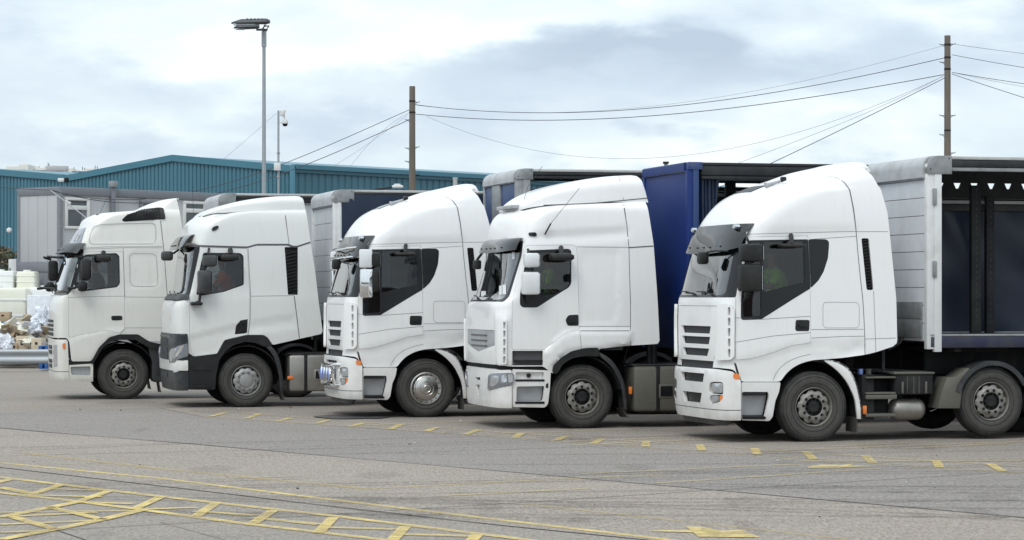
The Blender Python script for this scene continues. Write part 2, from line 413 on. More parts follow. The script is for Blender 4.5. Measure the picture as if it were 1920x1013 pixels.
    def fv(s, v_, z):
        """front: v metres to the near side of the centre line, height z"""
        q = s.qz(z); i = min(int(round(q/s.Q*(s.NR-1))), s.NR-1)
        return (math.copysign(float(np.interp(abs(v_), s.v[i], np.linspace(0, A0, s.NT+1))), v_), q)
    def fpoly(s, pts, step=0.06):
        out = []; n = len(pts)
        for i in range(n):
            a, b = pts[i], pts[(i+1) % n]; k = max(1, int(math.hypot(b[0]-a[0], b[1]-a[1])/step))
            for j in range(k): t = j/k; out.append(s.fv(a[0]+(b[0]-a[0])*t, a[1]+(b[1]-a[1])*t))
        return out
    def lev(s, px, py, n=50):
        p, q = s.pix(px, py); return [(-p+2*p*i/n, q) for i in range(n+1)]
    def prear(s, q):
        i = q/s.Q*(s.NR-1); a = np.interp(i, np.arange(s.NR), s.R-s.xf-s.D); return A0+float(max(a, 0))
def mir(poly): return [(-p, q) for p, q in poly]
def shrink(poly, w):
    """move an outline inwards by w"""
    a = np.asarray(poly, float); n = len(a); area = 0.5*np.sum(a[:, 0]*np.roll(a[:, 1], -1)-np.roll(a[:, 0], -1)*a[:, 1])
    sg = 1 if area > 0 else -1; out = []
    for i in range(n):
        e1 = a[i]-a[i-1]; e2 = a[(i+1) % n]-a[i]; e1 /= max(np.hypot(*e1), 1e-9); e2 /= max(np.hypot(*e2), 1e-9)
        n1 = np.array([-e1[1], e1[0]])*sg; n2 = np.array([-e2[1], e2[0]])*sg; m = n1+n2; l = m@m
        m = n1 if l < 0.2 else m*2/l
        if np.hypot(*m) > 2: m = m/np.hypot(*m)*2
        out.append(tuple(a[i]+m*w))
    return out
def panel(mb, S, outer, m, holes=(), off=0.0, th=0.03, res=0.06, relief=True):
    """skin panel following the surface, with a folded rim of depth th"""
    loops = [list(outer)]+[list(h) for h in holes]; vs_ = []; ed = []
    for lp in loops:
        o = len(vs_); k = len(lp); vs_ += lp; ed += [(o+i, o+(i+1) % k) for i in range(k)]
    a = np.array(outer); g = np.stack(np.meshgrid(np.arange(a[:, 0].min(), a[:, 0].max(), res), np.arange(a[:, 1].min(), a[:, 1].max(), res)), -1).reshape(-1, 2)
    g = g+(np.indices((len(g), 1))[0] % 2)*1e-4
    if len(g):
        k = inpoly(g, outer)
        for h in holes: k &= ~inpoly(g, h)
        g = g[k]
        for lp in loops:
            if len(g): g = g[dpoly(g, lp) > 0.4*res]
    pts = [Vector(q) for q in vs_]+[Vector(q) for q in g]
    V, E, Fc, _, _, _ = delaunay_2d_cdt(pts, ed, [], 0, 1e-6)
    A = np.array([tuple(q) for q in V]); T = np.array([list(f) for f in Fc if len(f) == 3])
    cen = A[T].mean(1); k = inpoly(cen, outer)
    for h in holes: k &= ~inpoly(cen, h)
    T = T[k]; X = S.at(A, off, relief); Nn = S.norm(A)
    nn = np.cross(X[T[:, 1]]-X[T[:, 0]], X[T[:, 2]]-X[T[:, 0]]); fl = np.sum(nn*Nn[T[:, 0]], 1) < 0
    T[fl] = T[fl][:, ::-1]
    cnt = {}
    for t in T:
        for i in range(3):
            e_ = (int(t[i]), int(t[(i+1) % 3]))
            cnt[tuple(sorted(e_))] = None if tuple(sorted(e_)) in cnt else e_
    be = [e_ for e_ in cnt.values() if e_]
    verts = [tuple(q) for q in X]; faces = [tuple(int(i) for i in t) for t in T]
    if th > 0:
        idx = {}; Xi = X-Nn*th
        for e_ in be:
            for i in e_:
                if i not in idx: idx[i] = len(verts); verts.append(tuple(Xi[i]))
        faces += [(e_[1], e_[0], idx[e_[0]], idx[e_[1]]) for e_ in be]
    mb.add(verts, faces, m)
def ribbon(mb, S, line, w, m, off=0.004, mirror=True):
    a = np.asarray(line, float)
    for sg in ((1, -1) if mirror else (1,)):
        b = a*[sg, 1]; t = np.gradient(b, axis=0); t /= np.maximum(np.hypot(*t.T), 1e-9)[:, None]; nn = np.stack([-t[:, 1], t[:, 0]], 1)
        X = S.at(np.r_[b-nn*w/2, b+nn*w/2], off); k = len(b)
        mb.add([tuple(q) for q in X], [(i, i+1, k+i+1, k+i) for i in range(k-1)], m)
def pm(name, S, outer, m, parent, **kw):
    mb = MB(); panel(mb, S, outer, m, **kw); return mb.build(name, parent)
# ------------------------------------------------------------------ wheels and running gear
R_T = 0.535
def wheel(parent, x, y, side, kind='steel', R=R_T, lift=0.0, twin=False):
    """side +1: outer face towards -y. part wheel > tyre, rim"""
    c = (0, 0, 0); gz = -(R-0.012) if not lift else -9
    ty = MB(); wt = 0.58 if twin else 0.30
    prof = [(0.285, 0.05), (0.293, 0.028), (0.312, 0.012), (0.345, 0.0), (0.40, -0.008), (0.44, -0.006), (0.475, 0.004), (0.483, 0.008)]
    sh = [(0.483, 0.008), (0.507, 0.016), (0.523, 0.026), (R-0.005, 0.038)]
    tr = []; y0 = 0.042; wb = 0.30
    for k in range(5):
        a = y0+k*0.047; tr += [(R, a), (R, a+0.032), (R-0.012, a+0.035), (R-0.012, a+0.045)]
    tr += [(R, 0.262), (R-0.012, 0.272), (0.50, 0.288), (0.42, 0.305), (0.33, 0.30), (0.285, 0.26)]
    ty.lathe(prof, c, scuff if kind != 'clean' else rubber, 56, side, gz); ty.lathe(sh, c, rubber, 56, side, gz)
    ty.lathe([(R-0.005, 0.038)]+tr, c, rubber, 56, side, gz)
    ty.lathe([(0.452, -0.0085), (0.456, -0.0115), (0.460, -0.008)], c, rubber, 56, side)
    ty.lathe([(0.36, -0.005), (0.363, -0.010), (0.368, -0.0075)], c, rubber, 56, side)
    if twin: ty.lathe([(r_, a+0.34) for r_, a in [(0.33, 0.0), (0.42, -0.006), (0.50, 0.014)]+tr], c, rubber, 48, side, gz)
    # inner webs so that one cannot look through
    hb = MB(); rim = MB(); sm = {'steel': steel, 'pale': steel_l, 'cap': steel, 'clean': steel}[kind]
    rim.lathe([(0.293, 0.028), (0.296, 0.012), (0.290, 0.006), (0.284, 0.012), (0.279, 0.04), (0.262, 0.075), (0.255, 0.16), (0.25, 0.26)], c, sm, 56, side)
    # disc with ten notched hand holes
    n = 120; po = []; ph = random.random()*0.6
    for j in range(n):
        a = 2*pi*j/n+pi/2; q = cos(10*(a-ph)+pi) ; r = 0.243+0.012*max(-1, min(1, 0.45+q*1.6)); po.append((r, a))
    def ring(rs, y):
        return [(r*cos(a), y*side, r*sin(a)) for r, a in rs]
    lv = [(po, 0.055), (po, 0.040), ([(r-0.008, a) for r, a in po], 0.034), ([(0.205, a) for r, a in po], 0.022), ([(0.192, a) for r, a in po], 0.012),
          ([(0.148, a) for r, a in po], 0.010), ([(0.136, a) for r, a in po], 0.018)]
    vs_ = []; fs = []
    for rs, yr in lv: vs_ += ring(rs, yr)
    for i in range(len(lv)-1):
        for j in range(n): fs.append((i*n+j, i*n+(j+1) % n, (i+1)*n+(j+1) % n, (i+1)*n+j))
    hb.add(vs_, fs, sm)
    dark = chassis_m
    if kind == 'pale':
        hb.lathe([(0.136, 0.018), (0.130, 0.004), (0.118, -0.002), (0.02, -0.004), (0.001, -0.004)], c, sm, 40, side)
    else:
        hb.lathe([(0.136, 0.018), (0.128, 0.045), (0.108, 0.060), (0.098, 0.055)], c, dark, 40, side)
        hb.lathe([(0.10, 0.056), (0.088, 0.015), (0.078, 0.0), (0.055, -0.008), (0.03, -0.006), (0.001, -0.006)], c, sm if kind != 'steel' else chassis_m, 36, side)
        for k in range(10):
            a = 2*pi*k/10
            hb.tube([(0.088*cos(a), 0.02*side, 0.088*sin(a)), (0.128*cos(a), 0.035*side, 0.128*sin(a))], 0.008, dark, 6)
    for k in range(10):
        a = 2*pi*(k+.5)/10+ph; bx, bz = 0.171*cos(a), 0.171*sin(a)
        hb.lathe([(0.024, 0.012), (0.024, 0.006), (0.017, 0.004), (0.015, -0.026), (0.011, -0.032), (0.001, -0.032)], (bx, 0, bz), dark if kind != 'pale' else steel, 8, side)
    # brake drum behind the holes
    rim.lathe([(0.250, 0.10), (0.12, 0.10), (0.001, 0.10)], c, chassis_m, 30, side)
    if kind == 'cap':
        hb = MB()
        hb.lathe([(0.292, 0.012), (0.290, 0.0), (0.275, -0.006), (0.225, 0.002), (0.215, -0.004), (0.205, -0.03), (0.16, -0.052), (0.125, -0.058),
                  (0.118, -0.052), (0.112, -0.058), (0.070, -0.064), (0.064, -0.06), (0.058, -0.064), (0.001, -0.066)], c, hubcap, 56, side)
        for k in range(16):
            a = 2*pi*k/16; hb.lathe([(0.014, -0.0035), (0.001, -0.0045)], (0.250*cos(a), 0, 0.250*sin(a)), chassis_m, 10, side)
    z = R-0.012+lift
    w = hb.build('wheel', parent, loc=(x, y, z), ang=30)
    if kind == 'cap': w.name = 'wheel'
    ty.build('tyre', w); rim.build('rim', w)
    return w
def arc(cx, cz, r, a0, a1, n=16):
    return [(cx+r*cos(radians(a0+(a1-a0)*i/n)), cz+r*sin(radians(a0+(a1-a0)*i/n))) for i in range(n+1)]
def guard(parent, name, cx, cz, r, a0, a1, y0, y1, m, th=0.02, lip=0.04, n=20):
    """curved mudguard shell round a wheel with a turned lip on its outer edge"""
    mb = MB(); a = arc(cx, cz, r, a0, a1, n); b = arc(cx, cz, r+th, a0, a1, n)
    vs_ = []; fs = []
    for (x, z), (X, Z) in zip(a, b): vs_ += [(x, y0, z), (X, y0, Z), (X, y1, Z), (x, y1, z)]
    for i in range(n):
        for j in range(4): fs.append((i*4+j, i*4+(j+1) % 4, i*4+4+(j+1) % 4, i*4+4+j))
    fs += [(0, 1, 2, 3), tuple(n*4+j for j in range(4))]
    mb.add(vs_, fs, m)
    if lip:
        c_ = arc(cx, cz, r-lip, a0, a1, n); vs_ = []; fs = []
        for (x, z), (X, Z) in zip(c_, b): vs_ += [(x, y0-0.004, z), (X, y0-0.004, Z), (X, y0+0.02, Z), (x, y0+0.02, z)]
        for i in range(n):
            for j in range(4): fs.append((i*4+j, i*4+(j+1) % 4, i*4+4+(j+1) % 4, i*4+4+j))
        fs += [(0, 1, 2, 3), tuple(n*4+j for j in range(4))]
        mb.add(vs_, fs, m)
    return mb.build(name, parent)
def chassis(root, x_end, drive_x, mid_x=None, front_kind='steel', mid_lift=0.0, twin_kind='steel'):
    mb = MB()
    for y in (0.82, 1.60): mb.box(-0.9, x_end, y, y+0.08, 0.72, 0.98, chassis_m, 0.01)
    for x in (-0.6, 0.5, 1.6, 2.6, 3.4): 
        if x < x_end: mb.box(x, x+0.1, 0.9, 1.6, 0.75, 0.95, chassis_m, 0.01)
    mb.box(-0.55, 0.75, 0.72, 1.78, 0.42, 1.15, chassis_m, 0.06)          # engine and gearbox
    mb.box(0.75, 1.5, 0.95, 1.55, 0.5, 0.95, chassis_m, 0.06)
    mb.tube([(0, 0.3, 0.5), (0, 2.2, 0.5)], 0.07, chassis_m, 10)
    mb.tube([(drive_x, 0.4, 0.55), (drive_x, 2.1, 0.55)], 0.10, chassis_m, 10)
    mb.lathe([(0.001, -0.1), (0.2, -0.1), (0.25, 0), (0.2, 0.1), (0.001, 0.1)], (drive_x, 1.25, 0.55), chassis_m, 16)
    mb.box(drive_x-0.45, drive_x+0.45, 0.8, 1.7, 1.06, 1.16, chassis_m, 0.03)   # fifth wheel plate
    mb.build('chassis', root)
    for sd, y in ((1, 0.03), (-1, 2.47)):
        wheel(root, 0, y, sd, front_kind if sd == 1 else 'steel')
        wheel(root, drive_x, y+sd*0.03, sd, twin_kind, twin=True)
        if mid_x: wheel(root, mid_x, y, sd, 'steel', lift=mid_lift)
def flap(root, x, z0, z1, y0=0.05, m=None, lean=0.0):
    mb = MB(); m = m or scuff
    mb.prism([(x, z1), (x+0.02, z1), (x+0.03+lean, z0+0.03), (x+0.05+lean, z0), (x+0.01+lean, z0)], y0, y0+0.42, m)
    mb.build('mudflap', root)
    mb = MB(); mb.prism([(x, z1), (x+0.02, z1), (x+0.03+lean, z0+0.03), (x+0.05+lean, z0), (x+0.01+lean, z0)], 2.45-y0-0.37, 2.45-y0+0.05, m)
    mb.build('mudflap', root)
def mirror(root, fr, boxes, arms, m, name='side_mirror', y0=-0.24, y1=-0.03, bv=0.045, both=True, fdx=0.0):
    """boxes: pixel rectangles (x0,y0,x1,y1) of housings; built near side and mirrored to the far side"""
    for far in ((False, True) if both else (False,)):
        mb = MB(); Y = (lambda y: 2.5-y) if far else (lambda y: y)
        gl = []
        for (a, b, c_, d) in boxes:
            x0, zt = fr.P(a, b, y0); x1, zb = fr.P(c_, d, y1); x0 += fdx*far; x1 += fdx*far
            mb.box(x0, x1, Y(y0), Y(y1), zb, zt, m, bv)
            gl.append((x1, zb+0.03, zt-0.03))
        for pts, r in arms:
            q = []
            for (a, b, yy_) in pts: x, z = fr.P(a, b, yy_); q.append((x+fdx*far, Y(yy_), z))
            mb.tube(q, r, trim, 8)
        o = mb.build(name, root)
        g = MB()
        for x1, zb, zt in gl: g.box(x1+0.001, x1+0.006, Y(y0+0.02), Y(y1-0.02), zb, zt, chrome)
        g.build('mirror_glass', o)
def cab_inside(root, S, x_dash, z_floor, z_dash, x_rear, seat_x, colour=None, wheel_px=None):
    mb = MB(); col = colour or interior
    mb.box(x_dash-0.05, x_rear, 0.16, 2.34, z_floor-0.06, z_floor, interior)
    mb.prism([(x_dash-0.35, z_dash-0.10), (x_dash-0.30, z_dash), (x_dash+0.15, z_dash+0.04), (x_dash+0.28, z_dash-0.05), (x_dash+0.25, z_floor+0.2), (x_dash-0.2, z_floor+0.1)], 0.2, 2.3, seat_m, 0.02)
    mb.box(x_rear-0.05, x_rear, 0.16, 2.34, z_floor, z_floor+1.55, col)
    mb.build('dashboard', root)
    for y in (0.48, 1.5):
        s_ = MB(); zs = z_floor+0.45
        s_.box(seat_x-0.28, seat_x+0.24, y, y+0.5, zs-0.08, zs+0.06, seat_m, 0.05)
        s_.box(seat_x-0.15, seat_x+0.15, y+0.08, y+0.42, z_floor, zs-0.08, seat_m, 0.03)
        s_.box(seat_x+0.16, seat_x+0.30, y+0.01, y+0.49, zs+0.02, zs+0.66, seat_m, 0.06, rot=Matrix.Rotation(0.16, 3, 'Y'))
        s_.box(seat_x+0.24, seat_x+0.34, y+0.12, y+0.38, zs+0.68, zs+0.9, seat_m, 0.05)
        s_.build('seat', root)
    st = MB(); c = Vector((x_dash+0.42, 1.75, z_dash+0.08)); R = Matrix.Rotation(radians(-35), 3, 'Y')
    pts = [c+R @ Vector((0.22*cos(a), 0.22*sin(a), 0)) for a in np.linspace(0, 2*pi, 25)]
    st.tube(pts, 0.016, trim, 8, cap=False); st.tube([c+R @ Vector((0, -0.2, 0)), c, c+R @ Vector((0, 0.2, 0))], 0.014, trim, 6)
    st.tube([c, c+R @ Vector((-0.05, 0, -0.3))], 0.03, trim, 8); st.build('steering_wheel', root)

def person(label, loc, rz, vest, lean=0.1, reach=True):
    """a seated driver: one skinned body, clothing shell, hair. origin at the pelvis; faces -x"""
    root = empty('person', loc, rz); tag(root, label, 'person')
    def skin(name, pts, edges, rad, m, par, sub=2):
        me = bpy.data.meshes.new(name); me.from_pydata(pts, edges, []); o = bpy.data.objects.new(name, me); C.objects.link(o)
        md = o.modifiers.new('s', 'SKIN'); md.use_smooth_shade = True
        for i, r in enumerate(rad): 
            r = r if isinstance(r, tuple) else (r, r); me.skin_vertices[0].data[i].radius = r
        me.skin_vertices[0].data[0].use_root = True
        o.modifiers.new('u', 'SUBSURF').levels = sub
        dg = bpy.context.evaluated_depsgraph_get(); me2 = bpy.data.meshes.new_from_object(o.evaluated_get(dg))
        bpy.data.objects.remove(o); me2.materials.clear(); me2.materials.append(m)
        o = bpy.data.objects.new(name, me2); C.objects.link(o); o.parent = par
        for p_ in me2.polygons: p_.use_smooth = True
        return o
    P_ = [(0, 0, 0.05), (-0.01-lean*.3, 0, 0.22), (-lean*.8, 0, 0.42), (-lean, 0, 0.52), (-lean-.01, 0, 0.60), (-lean-.03, 0, 0.68), (-lean-.025, 0, 0.79)]
    E_ = [(0, 1), (1, 2), (2, 3), (3, 4), (4, 5), (5, 6)]; R_ = [(.13, .17), (.12, .16), (.11, .17), (.06, .06), (.055, .055), (.085, .072), (.07, .06)]
    def chain(frm, pts, rs):
        k = frm
        for p_, r in zip(pts, rs): P_.append(p_); R_.append(r); E_.append((k, len(P_)-1)); k = len(P_)-1
        return k
    for s_ in (-1, 1):
        hx = -0.42 if reach else -0.30
        chain(2, [(-lean*.9, s_*0.20, 0.44), (-lean-.12, s_*0.25, 0.22), (hx, s_*0.2, 0.26), (hx-.08, s_*0.19, 0.28)], [.065, .05, .035, (.03, .02)])
        hand = len(P_)-1
        for f in range(4): chain(hand, [(hx-.12, s_*(0.17+f*.02), 0.30-.004*f), (hx-.15, s_*(0.17+f*.02), 0.275)], [.009, .008])
        chain(hand, [(hx-.09, s_*0.15, 0.30), (hx-.12, s_*0.145, 0.295)], [.01, .009])
        chain(0, [(-0.08, s_*0.10, 0.02), (-0.46, s_*0.13, 0.06), (-0.52, s_*0.13, -0.32), (-0.62, s_*0.13, -0.36)], [.09, .065, .045, .035])
    body = skin('body', P_, E_, R_, skin_m, root)
    v_ = [(0.0, 0, 0.03), (-0.01-lean*.3, 0, 0.22), (-lean*.8, 0, 0.42), (-lean*.95, 0, 0.50)]; e_ = [(0, 1), (1, 2), (2, 3)]; r_ = [(.15, .19), (.145, .185), (.13, .19), (.08, .09)]
    for s_ in (-1, 1):
        b = len(v_); v_ += [(-lean*.9, s_*0.21, 0.43), (-lean-.10, s_*0.25, 0.25)]; e_ += [(2, b), (b, b+1)]; r_ += [.085, .072]
    j = skin('jacket', v_, e_, r_, vest, root)
    t = MB()
    for s_ in (-1, 1): t.tube([(-.13, s_*.1, .1), (-.17-lean*.3, s_*.1, .25), (-.13-lean*.9, s_*.11, .42), (-lean*.9, s_*.12, .53), (.12-lean*.8, s_*.1, .42), (.14, s_*.1, .1)], 0.022, hv_str, 6)
    t.build('reflective_stripe', j)
    h = MB(); c = Vector((-lean-.01, 0, 0.755))
    for i in range(7):
        pass
    h.lathe([(0.001, -.092), (.04, -.086), (.075, -.06), (.094, -.02), (.098, 0), (.094, .02), (.075, .06), (.04, .086), (.001, .092)], tuple(c+Vector((.015, 0, .02))), hair_m, 20)
    h.build('hair', root)
    f = MB()
    for s_ in (-1, 1):
        f.lathe([(.001, -.008), (.012, -.004), (.012, .004), (.001, .008)], (-lean-.108, s_*.032, .725), cloth_m, 8)
        f.lathe([(.001, -.01), (.028, -.004), (.028, .004), (.001, .01)], (-lean-.02, s_*.083, .70), skin_m, 8)
    f.tube([(-lean-.105, 0, .72), (-lean-.135, 0, .69), (-lean-.11, 0, .68)], .014, skin_m, 6)
    f.tube([(-lean-.108, -.025, .65), (-lean-.114, 0, .648), (-lean-.108, .025, .65)], .006, hv_or if False else cloth_m, 6)
    f.build('face', root)
    l = skin('trousers', [(0, 0, 0.0), (-0.08, .10, 0.02), (-0.46, .13, 0.06), (-0.52, .13, -0.28), (-0.08, -.10, 0.02), (-0.46, -.13, 0.06), (-0.52, -.13, -0.28)],
             [(0, 1), (1, 2), (2, 3), (0, 4), (4, 5), (5, 6)], [.14, .10, .078, .06, .10, .078, .06], cloth_m, root)
    return root

def symloop(near): return list(near)+[(-p, q) for p, q in reversed(near)]
def wrap(S, near_bottom, q0=None, q1=None, inset=0.0):
    """whole skin: near lower edge (surface coords, nose to tail), up the tail, over the top, mirrored"""
    q1 = S.Q-0.004 if q1 is None else q1
    nb = list(near_bottom); qa = nb[-1][1]
    near = [(0.0, nb[0][1])] if nb[0][0] > 0.03 else []
    if near:
        k = max(1, int(nb[0][0]/0.08)); near = [(nb[0][0]*i/k, nb[0][1]) for i in range(k)]
    near += nb
    for q in np.linspace(qa, q1, max(3, int((q1-qa)/0.05)))[1:]: near.append((S.prear(q)-inset, q))
    pr = near[-1][0]; k = max(2, int(pr/0.08))
    near += [(pr*(1-i/k), q1) for i in range(1, k)]
    near += [(0.0, q1)]
    b = [(-p, q) for p, q in reversed(near[1:-1])]
    return near+b
def closures(mb, S, q0, m, m2, inset=0.02):
    """rear wall and roof cap"""
    q1 = S.Q-0.004; qs = np.linspace(q0, q1, 40); vs_ = []; fs = []
    for q in qs:
        for sg in (1, -1):
            vs_.append(tuple(S.at([(sg*(S.prear(q)-inset), q)], -0.01)[0]))
    for i in range(len(qs)-1): fs.append((2*i, 2*i+1, 2*i+3, 2*i+2))
    mb.add(vs_, fs, m)
    ps = np.linspace(-S.prear(q1)+0.002, S.prear(q1)-0.002, 60); X = S.at(np.stack([ps, np.full(60, q1)], 1), -0.001)
    mb.add([tuple(x) for x in X], [(i, i+1, 58-i, 59-i) for i in range(29)], m2)
def beacon(mb, fr, px, py, y, r=0.035):
    x, z = fr.P(px, py, y); mb.lathe([(0.001, -r), (r*.8, -r*.7), (r, 0), (r*.8, r*.7), (0.001, r)], (x, y, z), gloss_black, 12)
def rod(fr, pts, r, m, name, root, y=None):
    mb = MB(); q = []
    for p_ in pts: yv = p_[2] if len(p_) > 2 else y; x, z = fr.P(p_[0], p_[1], yv); q.append((x, yv, z))
    mb.tube(q, r, m, 6); return mb.build(name, root)
def spoiler(root, fr, outline, hw, m, name='roof_spoiler', cy=1.25, z_floor=None, yplane=None, front=0.75, n=5.0):
    """roof wing: top line traced in side view on plane y, lofted across the width with rounded shoulders"""
    yp = cy-hw if yplane is None else yplane
    pts = [fr.P(a, b, yp) for a, b in outline]; d = [0]
    for i in range(1, len(pts)): d.append(d[-1]+math.hypot(pts[i][0]-pts[i-1][0], pts[i][1]-pts[i-1][1]))
    u = np.linspace(0, d[-1], 44); xs = np.interp(u, d, [p[0] for p in pts]); zs = pchip(d, [p[1] for p in pts], u)
    mb = MB(); vs_ = []; k = 33
    for i, (x, z) in enumerate(zip(xs, zs)):
        w = hw*(front+(1-front)*min(1, (u[i]/(0.6*d[-1])))**0.5); zf = z_floor(x) if z_floor else z-0.3; z = max(z, zf+0.004)
        for j in range(k):
            t = pi*j/(k-1); cc, ss = cos(t), sin(t)
            vs_.append((x, cy-math.copysign(abs(cc)**(2/n), cc)*w, zf+(z-zf)*ss**(2/n)))
    fs = [(i*k+j, i*k+j+1, (i+1)*k+j+1, (i+1)*k+j) for i in range(43) for j in range(k-1)]
    fs.append(tuple(43*k+j for j in range(k))); fs.append(tuple(j for j in range(k)))
    mb.add(vs_, fs, m); return mb.build(name, root, ang=50)
def band(S, pa, pb, k=8, wide=1.0):
    """slot running across the nose, traced by its near upper and lower end"""
    p0, q0 = S.pix(*pa); p1, q1 = S.pix(*pb); p0 *= wide; p1 *= wide
    return [(-p0+2*p0*i/k, q0) for i in range(k+1)]+[(p1-2*p1*i/k, q1) for i in range(k+1)]
def scr(S, pts, r=4): 
    """outline symmetric about the centre line, given by its near half from bottom to top"""
    pts = S.tr(rnd(pts, r, False), closed=False, r=0); return symloop([(0, pts[0][1])]+pts+[(0, pts[-1][1])])
def band_panel(S, near_px, q0=None, r=3):
    """outline wrapping the nose: near edge pixels top to bottom"""
    bt = S.tr(near_px, closed=False, r=r); near = [(bt[0][0]*i/8, bt[0][1]) for i in range(8)]+bt; k = 10
    near += [(bt[-1][0]*(1-i/k), bt[-1][1]) for i in range(1, k+1)]
    return near+[(-p, q) for p, q in reversed(near[1:-1])]
def visor_part(root, S, rows, pmax_px, m, mid_drop=0.06, lights=False, cap=0.97):
    """glossy peak over the windscreen; rows = (pixel row, stand-off)"""
    vis = []; pe = min(S.pix(*pmax_px)[0], A0*cap); ps = np.linspace(-pe, pe, 41)
    for k, (py, offs) in enumerate(rows):
        q = S.pix(pmax_px[0]-8, py)[1]; X = S.at(np.stack([ps, np.full(41, q)], 1), offs, relief=False)
        t = k/(len(rows)-1); X[:, 2] -= mid_drop*t*t*(1-(ps/pe)**4); vis.append(X)
    vs_ = [tuple(x) for X in vis for x in X]; n_ = len(vis); fs = [(i*41+j, i*41+j+1, (i+1)*41+j+1, (i+1)*41+j) for i in range(n_-1) for j in range(40)]
    o = len(vs_); vs_ += [(x+0.014, y, z+0.003) for x, y, z in vs_]; fs += [tuple(k_+o for k_ in f[::-1]) for f in fs]; b_ = (n_-1)*41
    for j in range(40): fs += [(j, j+1, o+j+1, o+j), (b_+j, b_+j+1, o+b_+j+1, o+b_+j)]
    for i in range(n_-1): fs += [(i*41, (i+1)*41, o+(i+1)*41, o+i*41), (i*41+40, (i+1)*41+40, o+(i+1)*41+40, o+i*41+40)]
    mb = MB(); mb.add(vs_, fs, m); v_ = mb.build('sun_visor', root, ang=40)
    for j in (2, 14, 26, 38):
        sup = MB(); a = vis[-1][j]; c = S.at([(ps[j], S.pix(pmax_px[0]-8, rows[-1][0]-4)[1])], 0, relief=False)[0]
        sup.tube([tuple(c), tuple(a+[.012, 0, .01])], 0.011, trim, 6); sup.build('bracket', v_)
    for j in (8, 15, 20, 25, 32):
        sup = MB(); a = vis[-1][j]*.35+vis[-2][j]*.65; sup.lathe([(0.001, -.02), (.012, -.016), (.014, 0), (.012, .016), (0.001, .02)], (a[0]-.004, a[1], a[2]), trim, 8); sup.build('screw', v_)
    if lights:
        for j in (4, 36):
            mb = MB(); c_ = vis[0][j]*.45+vis[1][j]*.55; c_[2] += .02
            q = [(c_[0]-.035+.02*cos(a)*0-.004, c_[1]+.075*cos(a), c_[2]+.036*sin(a)) for a in np.linspace(0, 2*pi, 21)[:-1]]
            q2 = [(c_[0]+.03, y, z) for x, y, z in q]; q3 = [(c_[0]-.05, c_[1]+(y-c_[1])*.7, c_[2]+(z-c_[2])*.7) for x, y, z in q]
            mb.add(q2+q+q3, [(i, (i+1) % 20, 20+(i+1) % 20, 20+i) for i in range(20)]+[(20+i, 20+(i+1) % 20, 40+(i+1) % 20, 40+i) for i in range(20)]+[tuple(40+i for i in range(20))], lens_m)
            mb.build('marker_light', v_)
    return v_, vis
def text_mesh(mb, s_, M, size, m, th=0.004):
    """lettering as mesh, M maps the x-z plane of the text to the local frame"""
    cu = bpy.data.curves.new('t', 'FONT'); cu.body = s_; cu.size = size; cu.extrude = th; cu.align_x = 'CENTER'; cu.resolution_u = 2
    o = bpy.data.objects.new('t', cu); C.objects.link(o); dg = bpy.context.evaluated_depsgraph_get()
    me = bpy.data.meshes.new_from_object(o.evaluated_get(dg)); bpy.data.objects.remove(o)
    mb.add([tuple(M @ v.co) for v in me.vertices], [tuple(p.vertices) for p in me.polygons], m)
